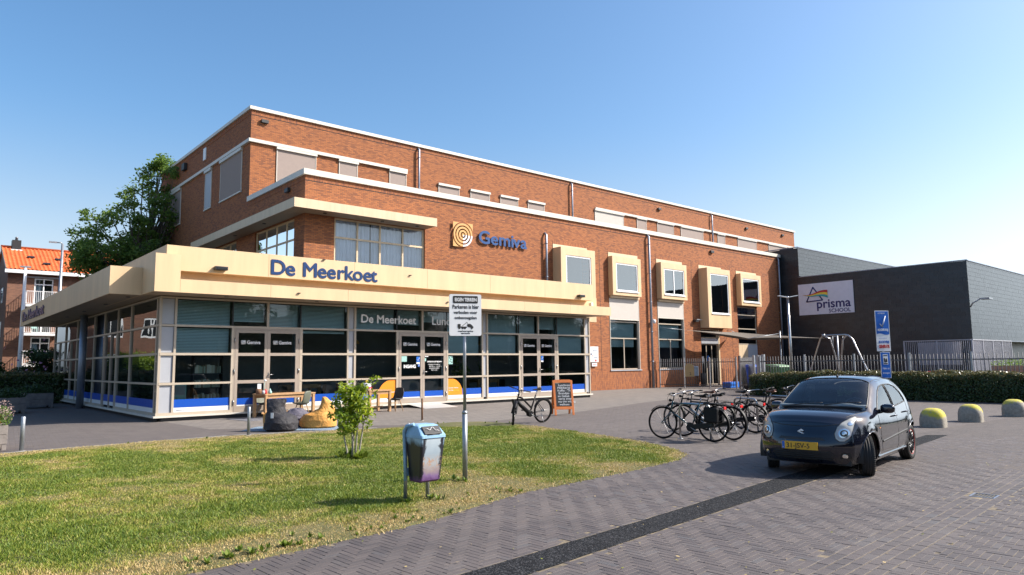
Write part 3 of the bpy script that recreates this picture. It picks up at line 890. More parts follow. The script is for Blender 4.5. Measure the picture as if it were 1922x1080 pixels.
# --- sunscreens of the top storey: head box, guides and cloth
def screen_front(a, b_, z0, z1, y=YC):
    r = bx('sunscreen', M['screen'], CB, a+0.03, b_-0.03, y-0.03, y-0.018, z0+0.02, z1-0.02)
    loc = r
    for nm, q in (('head_box', (a-0.03, b_+0.03, y-0.13, y-0.002, z1-0.02, z1+0.13)), ('guide_rail', (a, a+0.035, y-0.05, y-0.002, z0, z1-0.022)), ('guide_rail', (b_-0.035, b_, y-0.05, y-0.002, z0, z1-0.022)), ('bottom_rail', (a+0.036, b_-0.036, y-0.05, y-0.012, z0, z0+0.04))):
        MB().box(*q).build(nm, M['coping'], loc)
    return r
for (a, b_, c), z in zip(CF, CZ):
    r = screen_front(a, b_, c, z)
    if a in (40.66,): r.data.materials[0] = M['screen_pale']
for (a, b_, z0, z1, mt_) in ((38.15, 41.6, 11.3, 13.68, 'screen'), (43.2, 44.4, 11.3, 13.68, 'screen_pale'), (49.45, 53.85, 11.3, 13.68, 'screen')):
    r = bx('sunscreen', M[mt_ if mt_ == 'screen' else 'greypanel'], CB, XB-0.03, XB-0.018, a+0.03, b_-0.03, z0+0.02, z1-0.02)
    for nm, q in (('head_box', (XB-0.13, XB-0.002, a-0.03, b_+0.03, z1-0.1, z1+0.07)), ('guide_rail', (XB-0.05, XB-0.002, a, a+0.035, z0, z1-0.102)), ('guide_rail', (XB-0.05, XB-0.002, b_-0.035, b_, z0, z1-0.102)), ('sill', (XB-0.08, XB-0.002, a-0.02, b_+0.02, z0-0.07, z0-0.002))):
        MB().box(*q).build(nm, M['coping'], r)
bx('vent_panel', M['white'], CB, XB-0.05, XB-0.001, 44.46, 44.94, 14.53, 15.3)
bx('alarm_siren', M['dark'], CB, XB-0.22, XB-0.001, 48.35, 48.95, 14.72, 15.2, bevel=0.03)
for x, y, z in ((14.15, YC, 15.05), (48.9, YC, 14.95), (62.9, YC, 14.9), (70.0, YC, 15.0), (45.9, YB, 10.0)):
    bx('wall_light', M['dark'], CB, x-0.2, x+0.2, y-0.16, y-0.021, z-0.11, z+0.08, bevel=0.015)
bx('wall_light', M['dark'], CB, XB-0.16, XB-0.022, 31.6, 32.0, 9.95, 10.15, bevel=0.015)

def downpipe(x, y, z0, z1, r=0.065):
    p_ = MB().tube([(x, y-0.02, z1+0.05), (x, y-0.17, z1-0.08), (x, y-0.17, z0)], r, 10).build('downpipe', M['zinc'], CB)
    mb = MB()
    z = z1-0.6
    while z > z0+0.3:
        mb.lathe((x, y-0.17, z), [(r+0.012, -0.03), (r+0.012, 0.03)], 10); mb.box(x-0.02, x+0.02, y-0.11, y-0.001, z-0.02, z+0.02); z -= 2.0
    mb.build('pipe_bracket', M['zinc'], p_)
downpipe(28.5, YB, 4.9, 9.4); downpipe(38.2, YB, 0.0, 10.36, 0.08); downpipe(55.62, YB, 0.0, 10.36)
downpipe(24.1, YC, 10.3, 15.45); downpipe(38.0, YC, 10.3, 15.45); downpipe(56.75, YC, 10.3, 15.45)
# the gap between canopy end and the wall
for x, z0, z1 in ((33.3, 1.18, 8.92), (43.25, 1.18, 9.1), (48.33, 1.18, 9.1)):
    mb = MB(); mb.box(x-0.012, x+0.012, YB-0.006, YB-0.0005, z0, z1); mb.box(x-0.32, x-0.013, YB-0.006, YB-0.0005, z1-0.012, z1)
    mb.build('movement_joint', M['dark'], CB)
for a, b_ in ((26.3, 34.1), (34.1, 44.1), (46.8, 49.1), (52.1, 55.99)):
    bx('brick_plinth', M['brick_soldier'], CB, a, b_, YB-0.035, YB-0.001, 0.0, 1.17)
for a, b_ in ((29.17, 32.2), (34.14, 37.1), (39.13, 42.1), (44.15, 47.1), (49.18, 52.2)):
    bx('lintel_course', M['brick_soldier'], CB, a, b_, YB-0.010, YB-0.001, 8.87, 9.10)

# --- windows
def glazing(P, a0, a1, z0, z1, vs, hs, t=0.06, dep=0.06, mat='frame', glass='glass', off=0.03, name='window', parent=None):
    """frame with bars at vs (across) and hs (up), panes between; P(a, z, d)"""
    par = parent or CB
    def b(pa, pb, za, zb, d0, d1, mb):
        p, q = P(pa, za, d0), P(pb, zb, d1)
        mb.box(p[0], q[0], p[1], q[1], p[2], q[2])
    mb = MB()
    b(a0, a1, z0, z0+t, 0, dep, mb); b(a0, a1, z1-t, z1, 0, dep, mb)
    b(a0, a0+t, z0+t, z1-t, 0, dep, mb); b(a1-t, a1, z0+t, z1-t, 0, dep, mb)
    w = mb.build(name, M[mat], par)
    A = [a0]+list(vs)+[a1]; Z = [z0]+list(hs)+[z1]
    for v in vs:
        m_ = MB(); b(v-t/2, v+t/2, z0+t, z1-t, 0.003, dep-0.003, m_); m_.build('mullion', M[mat], w)
    for h in hs:
        for i in range(len(A)-1):
            l = A[i]+(t if i == 0 else t/2); r = A[i+1]-(t if i == len(A)-2 else t/2)
            m_ = MB(); b(l, r, h-t/2, h+t/2, 0.004, dep-0.004, m_); m_.build('transom', M[mat], w)
    for i in range(len(A)-1):
        for j in range(len(Z)-1):
            l = A[i]+(t if i == 0 else t/2); r = A[i+1]-(t if i == len(A)-2 else t/2)
            lo = Z[j]+(t if j == 0 else t/2); hi = Z[j+1]-(t if j == len(Z)-2 else t/2)
            m_ = MB(); m_.quad(P(l, lo, off), P(r, lo, off), P(r, hi, off), P(l, hi, off)); m_.build('pane', M[glass], w)
    return w

def curtain(P, a0, a1, z0, z1, d, seed=0, parent=None):
    n = int((a1-a0)/0.025); mb = MB(); mb.smooth = True
    pts = []
    for i in range(n+1):
        a = a0+(a1-a0)*i/n; pts.append((a, d+0.035*sin(a*33+seed)+0.02*sin(a*57+seed*2)))
    vs_ = [P(a, z0, dd) for a, dd in pts]+[P(a, z1, dd) for a, dd in pts]
    mb.add(vs_, [(i, i+1, n+2+i, n+1+i) for i in range(n)])
    return mb.build('curtain', M['curtain'], parent or CB)

def blind(P, a0, a1, z0, z1, d, parent=None, pitch=0.05):
    mb = MB(); z = z1
    while z > z0:
        mb.quad(P(a0, z-0.040, d-0.012), P(a1, z-0.040, d-0.012), P(a1, z, d+0.012), P(a0, z, d+0.012)); z -= pitch
    q0, q1 = P(a0, z0-0.02, d-0.012), P(a1, z0+0.012, d+0.012)
    mb.box(q0[0], q1[0], q0[1], q1[1], q0[2], q1[2])
    return mb.build('blind', M['blind'], parent or CB)

# upper front and side windows
w = glazing(Pf(YB+0.08), 14.94, 19.99, 6.11, 8.65, [16.18, 17.42, 18.72], [7.73], 0.09, 0.08, 'cream_pale', 'glass_clear')
curtain(Pf(YB), 15.0, 16.9, 6.2, 8.6, 0.24, 1, w); curtain(Pf(YB), 17.0, 18.7, 6.2, 8.6, 0.26, 4, w); curtain(Pf(YB), 18.75, 19.95, 6.2, 8.6, 0.24, 7, w)
glazing(Ps(XB+0.08), 31.12, 35.98, 6.11, 8.61, [32.15, 33.35, 34.65], [7.63], 0.09, 0.08, 'cream', 'glass_upper')
glazing(Ps(XB+0.08), 38.71, 43.58, 6.11, 8.61, [39.9, 41.2, 42.4], [7.63], 0.09, 0.08, 'cream', 'glass_upper')
# rooms behind
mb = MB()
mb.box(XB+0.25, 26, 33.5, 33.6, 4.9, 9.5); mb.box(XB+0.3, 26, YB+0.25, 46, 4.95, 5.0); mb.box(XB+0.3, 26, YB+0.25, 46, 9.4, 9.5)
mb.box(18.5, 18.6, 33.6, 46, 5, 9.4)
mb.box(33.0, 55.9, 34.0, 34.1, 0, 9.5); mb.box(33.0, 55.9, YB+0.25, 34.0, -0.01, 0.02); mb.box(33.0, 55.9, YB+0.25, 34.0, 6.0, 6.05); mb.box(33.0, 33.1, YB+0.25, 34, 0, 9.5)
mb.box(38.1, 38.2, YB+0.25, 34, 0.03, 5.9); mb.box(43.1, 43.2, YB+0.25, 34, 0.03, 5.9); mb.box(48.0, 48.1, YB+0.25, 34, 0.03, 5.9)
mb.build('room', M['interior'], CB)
# right ground floor windows
for (a, b_, c, d), hs in ((W2, [3.28, 4.35]), (W3, [3.28, 4.35])):
    w = glazing(Pf(YB+0.10), a+0.01, b_-0.01, c+0.01, d-0.01, [], hs, 0.07, 0.08, 'frame', 'glass')
    bx('mullion', M['frame'], w, (a+b_)/2-0.035, (a+b_)/2+0.035, YB+0.103, YB+0.176, c+0.085, 3.24)
    blind(Pf(YB), a+0.1, b_-0.2, 3.35, 4.3, 0.34, w); blind(Pf(YB), a+0.1, b_-0.2, 2.75, 3.22, 0.36, w)
    bx('sill', M['greypanel'], w, a-0.08, b_+0.08, YB-0.09, YB+0.2, c-0.07, c-0.003)
    zt = 4.52 if a < 38 else 4.78
    s = bx('sunscreen', M['screen_pale'], CB, a+0.04, b_-0.04, YB-0.02, YB-0.008, zt, 5.86)
    bx('bottom_rail', M['coping'], s, a+0.035, b_-0.035, YB-0.03, YB+0.002, zt-0.05, zt-0.002)
    for xx in (a+0.002, b_-0.036):
        bx('guide_rail', M['coping'], s, xx, xx+0.034, YB-0.03, YB+0.098, c, 5.86)
w = glazing(Pf(YB+0.10), W5[0]+0.01, W5[1]-0.01, 3.02, 5.99, [], [4.25, 5.36], 0.07, 0.08, 'frame', 'glass')
mb = MB(); mb.box(49.2, 50.6, YB+0.08, YB+0.13, 0.02, 3.0); dr = mb.build('service_door', M['cream_pale'], CB)
bx('door_leaf', M['greypanel'], dr, 50.62, 52.03, YB+0.08, YB+0.13, 0.02, 3.0)
# entrance with sliding doors below the tall bay
w = glazing(Pf(YB+0.12), 44.16, 46.4, 3.44, 4.11, [], [], 0.07, 0.08, 'cream_pale', 'glass')
bx('door_header', M['greypanel'], CB, 44.17, 46.35, YB-0.01, YB+0.2, 3.03, 3.42, bevel=0.01)
sd = glazing(Pf(YB+0.12), 44.16, 46.4, 0.0, 3.02, [44.95, 45.65], [], 0.08, 0.06, 'frame', 'glass', name='sliding_door')
bx('door_notice', M['white_film'], sd, 44.3, 44.62, YB+0.135, YB+0.14, 1.6, 2.1); bx('smoke_free_sticker', M['sign_blue'], sd, 45.05, 45.3, YB+0.135, YB+0.14, 1.75, 2.15)
bx('jamb', M['cream_pale'], CB, 46.4, 46.55, YB-0.002, YB+0.2, 0.0, 4.1)
bx('wall', M['brick'], CB, 46.555, 46.75, YB+0.001, YB+0.2, 0.0, 4.1)

# --- bay windows
def bay(x0, x1, y, z0, z1, wx0, wx1, wz0, wz1, vs=()):
    mb = cutwall(Pf(y), x0, x1, z0, z1, [(wx0, wx1, wz0, wz1)], 0.10)
    mb.quad((x0, YB-0.001, z0), (x0, y, z0), (x0, y, z1), (x0, YB-0.001, z1)); mb.quad((x1, y, z0), (x1, YB-0.001, z0), (x1, YB-0.001, z1), (x1, y, z1))
    mb.quad((x0, y, z1), (x1, y, z1), (x1, YB-0.001, z1), (x0, YB-0.001, z1)); mb.quad((x0, YB-0.001, z0), (x1, YB-0.001, z0), (x1, y, z0), (x0, y, z0))
    w = mb.build('bay_window', M['cream'], CB)
    g = glazing(Pf(y+0.03), wx0+0.005, wx1-0.005, wz0+0.005, wz1-0.005, list(vs), [], 0.085, 0.06, 'white', 'glass_upper', name='window_frame', parent=w)
    bx('sill', M['white'], w, wx0-0.02, wx1+0.02, y-0.06, y-0.001, wz0-0.06, wz0+0.004)
    return w
def top_panel(x0, x1, z0, z1):
    bx('cladding_panel', M['cream_pale'], CB, x0, x1, YB-0.03, YB-0.001, z0, z1)
bay(29.17, 32.15, 29.3, 4.2, 8.62, 29.6, 31.78, 6.0, 8.16); top_panel(29.17, 32.14, 8.622, 8.87)
bay(34.14, 37.0, 29.63, 6.04, 8.57, 34.5, 36.68, 6.32, 8.15); top_panel(34.14, 37.1, 8.572, 8.85)
bay(39.13, 42.08, 29.58, 6.06, 8.58, 39.45, 41.78, 6.36, 8.17, (40.6,)); top_panel(39.13, 42.1, 8.582, 8.85)
bay(44.15, 47.16, 29.26, 4.18, 8.58, 44.56, 46.92, 5.22, 8.18); top_panel(44.15, 47.1, 8.582, 8.85)
bay(49.18, 52.16, 29.58, 6.05, 8.56, 49.47, 51.86, 6.34, 8.2); top_panel(49.18, 52.15, 8.562, 8.8)
for x0, x1 in ((34.2, 37.05), (39.18, 42.05)):
    bx('cladding_panel', M['cream_pale'], CB, x0, x1, YB-0.15, YB-0.001, 5.88, 6.035)

# --- first floor canopy wrapping the corner
CX, CY = 12.5, 28.97
for k in range(3):
    L_ = (20.05-CX)/3; bx('canopy_fascia', M['cream_pale'], CB, CX+k*L_+0.002, CX+(k+1)*L_-0.002, CY, CY+0.04, 8.66, 9.08)
for k in range(5):
    L_ = (43.7-CY-0.042)/5; bx('canopy_fascia', M['cream_pale'], CB, CX, CX+0.04, CY+0.042+k*L_+0.002, CY+0.042+(k+1)*L_-0.002, 8.66, 9.08)
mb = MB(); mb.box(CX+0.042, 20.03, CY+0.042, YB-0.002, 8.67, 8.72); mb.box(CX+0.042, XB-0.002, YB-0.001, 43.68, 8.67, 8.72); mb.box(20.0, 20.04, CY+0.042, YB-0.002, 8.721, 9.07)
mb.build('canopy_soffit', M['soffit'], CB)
mb = MB(); mb.box(CX+0.042, 20.03, CY+0.042, YB-0.002, 9.02, 9.07); mb.box(CX+0.042, XB-0.002, YB-0.001, 43.68, 9.02, 9.07); mb.build('canopy_roof', M['coping'], CB)
for (x, y) in ((14.2, 29.5), (17.2, 29.5), (19.2, 29.5), (12.95, 33.5), (12.95, 37.5)):
    MB().lathe((x, y, 8.66), [(0.09, -0.012), (0.09, 0.01)], 12).build('downlight', M['dark'], CB)

# --- pavilion canopy
def panels(x0, x1, n, y0, y1, z0, z1, mat='cream', name='fascia_panel'):
    L_ = (x1-x0)/n
    for k in range(n): bx(name, M[mat], CB, x0+k*L_+0.004, x0+(k+1)*L_-0.004, y0, y1, z0, z1)
panels(6.352, 26.42, 7, YF, YF+0.04, 4.02, 4.44)
bx('fascia_panel', M['cream'], CB, 5.62, 6.35, YF, YF+0.04, 4.02, 5.2)
panels(6.0, 25.46, 6, 23.4, 23.44, 4.74, 5.53)
mb = MB(); mb.box(6.36, 26.2, 23.85, 23.89, 4.44, 4.95); mb.build('fascia_recess', M['cream'], CB)
mb = MB(); mb.box(6.0, 25.46, 23.442, 23.85, 4.745, 4.785); mb.box(25.42, 25.459, 23.442, 29.2, 4.79, 5.52); mb.box(6.36, 26.42, YF+0.041, 23.849, 4.40, 4.438)
mb.box(26.38, 26.419, YF+0.041, YG, 4.03, 4.399); mb.box(5.66, 6.349, YF+0.041, 24.6, 5.16, 5.198); mb.box(25.47, 27.2, 23.9, 24.6, 4.44, 4.48)
mb.build('canopy_capping', M['cream'], CB)
for k in range(2):
    bx('fascia_panel', M['cream'], CB, 5.62, 5.66, YF+0.042+k*3.45, YF+0.042+(k+1)*3.45-0.003, 4.03, 5.2)
bx('fascia_panel', M['cream'], CB, 6.0, 6.04, 23.442, 30.0, 5.2, 5.53)
mb = MB(); mb.box(5.66, 6.0, 24.6, 30.0, 5.15, 5.19); mb.box(6.04, 25.4, 23.45, YB-0.001, 5.3, 5.36); mb.box(4.75, 13.3, 30.0, 46.6, 4.80, 4.86)
mb.build('pavilion_roof', M['roof'], CB)
# wing over the side entrance
bx('fascia_panel', M['cream'], CB, 4.7, 5.618, 24.6, 24.64, 4.02, 4.9)
for k in range(6):
    L_ = (46.6-24.642)/6
    bx('fascia_panel', M['cream'], CB, 4.7, 4.74, 24.642+k*L_+0.002, 24.642+(k+1)*L_-0.002, 4.02, 4.9)
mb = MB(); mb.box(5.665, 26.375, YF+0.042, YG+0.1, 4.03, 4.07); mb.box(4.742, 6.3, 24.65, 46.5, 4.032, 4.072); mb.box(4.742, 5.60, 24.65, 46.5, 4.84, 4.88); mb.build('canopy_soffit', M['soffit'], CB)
for x in (8.0, 11.2, 14.6, 18.0, 21.3, 24.4):
    MB().lathe((x, 23.8, 4.03), [(0.07, -0.012), (0.07, 0.01)], 12).build('downlight', M['dark'], CB)
for y in (25.6, 29.0, 33.0, 37.0, 41.0):
    MB().lathe((5.45, y, 4.03), [(0.07, -0.012), (0.07, 0.01)], 12).build('downlight', M['dark'], CB)
MB().lathe((5.86, 35.4, 0), [(0.145, 0), (0.145, 4.03)], 20).build('column', M['zinc'], CB)

# floodlights on the fascia
for x0, x1, z in ((7.42, 7.82, 4.88), (24.33, 24.68, 4.9)):
    f_ = bx('floodlight', M['dark'], CB, x0, x1, 23.18, 23.39, z-0.05, z+0.07, bevel=0.012)
    bx('lamp_glass', M['blackgloss'], f_, x0+0.04, x1-0.04, 23.172, 23.178, z-0.03, z+0.04)
for x, z in ((11.25, 5.495), (10.2, 4.2), (14.9, 5.2), (16.5, 4.2)):
    bx('sensor', M['dark'], CB, x-0.045, x+0.045, (23.34 if z > 4.5 else 23.04), (23.398 if z > 4.5 else 23.098), z, z+0.03)
bx('camera', M['white'], CB, 25.50, 25.62, 23.55, 23.75, 4.50, 4.66, bevel=0.02)

# --- curtain wall of the pavilion
ZR = [0.27, 1.15, 1.22, 2.10, 2.18, 3.03, 3.10, 3.94]
bays = [(6.66, 8.42), (10.97, 12.75), (13.13, 14.92), (17.46, 19.28), (19.64, 21.45), (24.0, 25.84)]
posts = [(6.13, 6.21), (6.58, 6.66), (8.42, 8.50), (10.86, 10.97), (12.75, 12.82), (13.04, 13.13), (14.92, 15.0), (17.38, 17.46), (19.28, 19.36), (19.55, 19.64), (21.45, 21.54), (23.90, 24.0), (25.84, 25.92), (26.17, 26.24)]
for a, b_ in posts:
    hi = 3.03 if a in (8.42, 10.86, 14.92, 17.38, 21.45, 23.90) else 3.94
    bx('mullion', M['frame'], CB, a+0.004, b_-0.004, YG-0.05, YG+0.06, 0.182, hi)
for x in (9.67, 16.17, 22.70):
    bx('mullion', M['frame'], CB, x-0.04, x+0.04, YG-0.05, YG+0.06, 3.102, 3.94)
for x in (8.46, 10.9, 14.96, 17.42, 21.5, 23.95):
    bx('mullion', M['dark'], CB, x-0.02, x+0.02, YG-0.012, YG+0.06, 3.102, 3.94)
bx('head_rail', M['frame'], CB, 6.12, 26.25, YG-0.055, YG+0.065, 3.942, 4.0)
bx('sill', M['coping'], CB, 6.05, 26.3, YG-0.13, YG+0.05, 0.12, 0.18)
bx('sill_rail', M['frame'], CB, 6.12, 8.5, YG-0.055, YG+0.02, 0.183, 0.27)
def rail(a, b_, z0, z1): bx('transom', M['frame'], CB, a, b_, YG-0.056, YG+0.03, z0, z1)
for a, b_ in bays:
    rail(a-0.07, b_+0.07, 1.152, 1.218); rail(a-0.07, b_+0.07, 2.102, 2.178)
    if a > 8: bx('sill_rail', M['frame'], CB, a-0.07, b_+0.07, YG-0.055, YG+0.02, 0.183, 0.27)
rail(6.12, 26.25, 3.032, 3.10)
bx('plinth', M['dark'], CB, 6.3, 26.2, YG-0.02, YG+0.2, 0.0, 0.118)
def pane(a, b_, z0, z1, mat='glass', y=YG): 
    mb = MB(); mb.quad((a, y, z0), (b_, y, z0), (b_, y, z1), (a, y, z1)); return mb.build('pane', M[mat], CB)
for i, (a, b_) in enumerate(bays):
    for z0, z1 in ((0.27, 1.15), (1.22, 2.10), (2.18, 3.03)):
        pane(a, b_, z0, z1)
    if i in (2, 3):
        l, r = (a, 14.25) if i == 2 else (18.2, b_)
        bx('window_film', M['blue_film'], CB, l, r, YG-0.012, YG-0.006, 0.42, 0.68)
    else:
        bx('window_film', M['blue_film'], CB, a+0.003, b_-0.003, YG-0.012, YG-0.006, 0.42, 0.68)
    bx('window_film', M['white_film'], CB, a+0.003, b_-0.003, YG-0.012, YG-0.006, 0.273, 0.416)
tops = [6.66, 8.44, 9.63, 9.71, 10.88, 12.75, 13.13, 14.94, 16.13, 16.21, 17.4, 19.28, 19.64, 21.48, 22.66, 22.74, 23.93, 25.84]
for a, b_ in ((6.66, 8.44), (8.48, 9.63), (9.71, 10.88), (10.92, 12.75), (13.13, 14.94), (14.98, 16.13), (16.21, 17.4), (17.44, 19.28), (19.64, 21.48), (21.52, 22.66), (22.74, 23.93), (23.97, 25.84)):
    pane(a, b_, 3.10, 3.94)
blk = {8.48: 3.28, 14.98: 3.36, 22.74: 3.36, 9.71: 3.14, 16.21: 3.5}
for a, b_ in ((6.66, 8.44), (8.48, 9.63), (9.71, 10.88), (10.92, 12.75), (13.13, 14.94), (14.98, 16.13), (16.21, 17.4), (17.44, 19.28), (19.64, 21.48), (21.52, 22.66), (22.74, 23.93), (23.97, 25.84)):
    blind(Pf(YG), a+0.03, b_-0.03, blk.get(a, 3.12), 3.92, 0.17)
for a, b_, z0 in ((6.66, 8.42, 2.2), (17.46, 19.28, 2.2), (19.64, 21.45, 2.2), (24.0, 25.84, 2.2), (10.97, 12.75, 2.94), (15.2, 16.0, 2.2), ):
    if a == 15.2: continue
    blind(Pf(YG), a+0.03, b_-0.03, z0, 3.0, 0.17)
for a, b_ in ((6.21, 6.58), (12.82, 13.04), (19.36, 19.55), (25.92, 26.17)):
    for z0, z1 in ((0.27, 1.14), (1.23, 2.09), (2.19, 3.02), (3.11, 3.93)):
        bx('infill_panel', M['greypanel'], CB, a+0.003, b_-0.003, YG-0.005, YG+0.04, z0, z1)
    for z0, z1 in ((1.145, 1.225), (2.095, 2.185)):
        bx('transom', M['frame'], CB, a-0.04, b_+0.04, YG-0.06, YG-0.006, z0, z1)
# orange half discs stuck on the glass
def disc(cx, cz, r, x0, x1, z0, name):
    n = 40; pts = []
    for i in range(n+1):
        a = pi*i/n; x = cx+r*cos(a); z = cz+r*sin(a)
        if x0 <= x <= x1 and z >= z0: pts.append((x, z))
    for q in (x0, x1):
        if abs(q-cx) < r:
            pts.append((q, cz+sqrt(r*r-(q-cx)**2)))
    xs = [p_[0] for p_ in pts]; pts += [(min(xs), z0), (max(xs), z0)]
    c = (sum(p_[0] for p_ in pts)/len(pts), sum(p_[1] for p_ in pts)/len(pts))
    pts.sort(key=lambda p_: atan2(p_[1]-c[1], p_[0]-c[0]))
    mb = MB(); mb.add([(x, YG-0.016, z) for x, z in pts], [tuple(range(len(pts)))])
    return mb.build(name, M['orange_film'], CB)
disc(14.78, 0.46, 0.68, 14.10, 14.915, 0.42, 'window_sticker'); disc(17.60, 0.50, 0.62, 17.465, 18.22, 0.42, 'window_sticker')
mb = MB()
for (cx, x0, x1) in ((14.8, 14.2, 14.915), (17.58, 17.465, 18.15)):
    mb.box(x0+0.02, x1-0.01, YG-0.0175, YG-0.0165, 0.43, 0.60)
text('lettering', 'Stap binnen!', 0.1, M['white_ink'], CB, (14.42, YG-0.019, 0.62), (1, 0, 0), width=0.44, height=0.08)
text('lettering', 'Samen maken', 0.1, M['white_ink'], CB, (17.5, YG-0.019, 0.70), (1, 0, 0), width=0.5, height=0.06)
text('lettering', 'we het', 0.1, M['white_ink'], CB, (17.5, YG-0.019, 0.60), (1, 0, 0), width=0.24, height=0.06)
text('lettering', 'gezellig', 0.1, M['yellow_film'], CB, (17.77, YG-0.019, 0.60), (1, 0, 0), width=0.26, height=0.06)
for a in (6.75, 18.9, 21.0, 25.3):
    text('lettering', 'gemiva.nl', 0.05, M['letter_blue'], CB, (a, YG-0.014, 0.32), (1, 0, 0), width=0.3, height=0.045)

# double doors
def double_door(x0, xm, x1, texts):
    d = MB()
    d.box(x0, x0+0.05, YG-0.045, YG+0.05, 0.183, 3.028); d.box(x1-0.05, x1, YG-0.045, YG+0.05, 0.183, 3.028); d.box(x0+0.05, x1-0.05, YG-0.045, YG+0.05, 2.97, 3.028)
    for a, b_, side in ((x0+0.055, xm-0.003, 0), (xm+0.003, x1-0.055, 1)):
        lf = bx('door', M['doorframe'], CB, a, a+0.10, YG-0.05, YG+0.01, 0.19, 2.965)
        bx('stile', M['doorframe'], lf, b_-0.10, b_, YG-0.05, YG+0.01, 0.19, 2.965)
        for z0, z1 in ((0.19, 0.38), (1.14, 1.25), (2.08, 2.18), (2.87, 2.965)):
            bx('rail', M['doorframe'], lf, a+0.101, b_-0.101, YG-0.049, YG+0.009, z0, z1)
        for z0, z1 in ((0.38, 1.14), (1.25, 2.08), (2.18, 2.87)):
            mb = MB(); mb.quad((a+0.1, YG-0.02, z0), (b_-0.1, YG-0.02, z0), (b_-0.1, YG-0.02, z1), (a+0.1, YG-0.02, z1)); mb.build('pane', M['glass'], lf)
        bx('window_film', M['blue_film'], lf, a+0.102, b_-0.102, YG-0.032, YG-0.026, 0.42, 0.64); bx('window_film', M['white_film'], lf, a+0.102, b_-0.102, YG-0.032, YG-0.026, 0.382, 0.418)
        hx = a if side == 0 else b_
        for z in (0.5, 1.55, 2.6):
            MB().lathe((hx-0.02 if side == 0 else hx+0.02, YG-0.07, z), [(0.018, -0.09), (0.018, 0.09)], 8).build('hinge', M['chrome'], lf)
        # maker's emblem and name on the top pane
        cx = (a+b_)/2
        mb = MB(); s = 0.075; ex = cx-0.28; ez = 2.545
        for i in range(4):
            for sg in (-1, 1):
                p0 = Vector((ex+(-1+i*0.66)*s, YG-0.028, ez-sg*s*0.9)); p1 = Vector((ex+(-0.5+i*0.33)*s, YG-0.028, ez+sg*s*0.9))
                mb.tube([p0, (p0+p1)/2+Vector((0.02*sg, 0, 0)), p1], 0.010, 5)
        mb.build('emblem', M['white_ink'], lf)
        text('lettering', 'Gemiva', 0.15, M['white_ink'], lf, (cx-0.16, YG-0.027, 2.49), (1, 0, 0), width=0.46, height=0.12, bold=0.004)
    d.build('door_frame', M['doorframe'], CB)
    mb = MB(); hx = xm-0.06 if texts != 2 else xm+0.05
    hx = xm+0.055
    mb.tube([(hx, YG-0.05, 1.42), (hx, YG-0.115, 1.42), (hx+0.03, YG-0.12, 1.42), (hx+0.15, YG-0.12, 1.425)], 0.013, 8); mb.box(hx-0.018, hx+0.018, YG-0.058, YG-0.051, 1.33, 1.50)
    mb.build('door_handle', M['chrome'], CB)
double_door(8.50, 9.67, 10.86, 1); double_door(15.0, 16.17, 17.38, 2); double_door(21.54, 22.70, 23.90, 3)
# notices and lettering of the entrance
def glassq(a, b_, z0, z1, mat, name='notice', y=YG-0.03): return bx(name, M[mat], CB, a, b_, y-0.004, y, z0, z1)
M['mint'] = paint('pale_green_paper', (0.30, 0.52, 0.48), 0.6, 0, 0.05)
glassq(15.17, 15.42, 1.84, 2.06, 'mint'); glassq(15.88, 16.04, 1.82, 2.04, 'sign_blue'); glassq(15.88, 16.04, 1.74, 1.815, 'white_film'); glassq(15.95, 16.04, 1.63, 1.73, 'sign_blue')
glassq(16.27, 16.35, 1.85, 1.98, 'mint'); glassq(16.30, 16.46, 2.03, 2.07, 'white_film'); glassq(17.50, 17.72, 1.72, 2.06, 'mint', y=YG-0.006)
glassq(22.85, 23.0, 1.85, 2.06, 'sign_blue'); glassq(22.85, 23.0, 1.78, 1.845, 'white_film')
mb = MB()
for (x0, z0, x1, z1) in ((15.91, 1.92, 15.95, 1.87), (15.95, 1.87, 16.02, 2.0), (22.88, 1.95, 22.92, 1.89), (22.92, 1.89, 22.98, 2.02), (15.97, 1.67, 15.99, 1.65), (15.99, 1.65, 16.03, 1.71)):
    mb.tube([(x0, YG-0.037, z0), (x1, YG-0.037, z1)], 0.008, 5)
mb.build('tick_mark', M['white_ink'], CB)
for q in ((17.53, 1.96), (17.6, 1.9), (17.66, 1.99), (17.56, 1.82), (17.65, 1.78)):
    bx('print', M['black_ink'], CB, q[0], q[0]+0.05, YG-0.0125, YG-0.0105, q[1], q[1]+0.05)
text('lettering', 'INGANG', 0.15, M['white_ink'], CB, (15.27, YG-0.031, 1.585), (1, 0, 0), width=0.56, height=0.13, bold=0.006)
text('lettering', 'OPENINGSTIJDEN', 0.1, M['white_ink'], CB, (16.40, YG-0.031, 1.81), (1, 0, 0), width=0.72, height=0.065, bold=0.004)
for i, (s_, x_, w_) in enumerate((('MAANDAG T/M VRIJDAG', 16.45, 0.60), ('09.30 u - 15.00 u', 16.5, 0.62), ('KEUKEN OPEN', 16.5, 0.5), ('TOT 14.30', 16.6, 0.3))):
    text('lettering', s_, 0.06, M['white_ink'], CB, (x_, YG-0.031, 1.70-i*0.08), (1, 0, 0), width=w_, height=0.045)
text('lettering', 'De Meerkoet', 0.35, M['white_ink'], CB, (13.33, YG-0.006, 3.37), (1, 0, 0), width=2.50, height=0.31, bold=0.008)
text('lettering', 'Lunchcafé', 0.35, M['white_ink'], CB, (16.60, YG-0.06, 3.37), (1, 0, 0), height=0.34, width=1.95, bold=0.004)
text('lettering', '2', 0.2, M['black_ink'], CB, (25.98, YG-0.008, 1.88), (1, 0, 0), height=0.13)
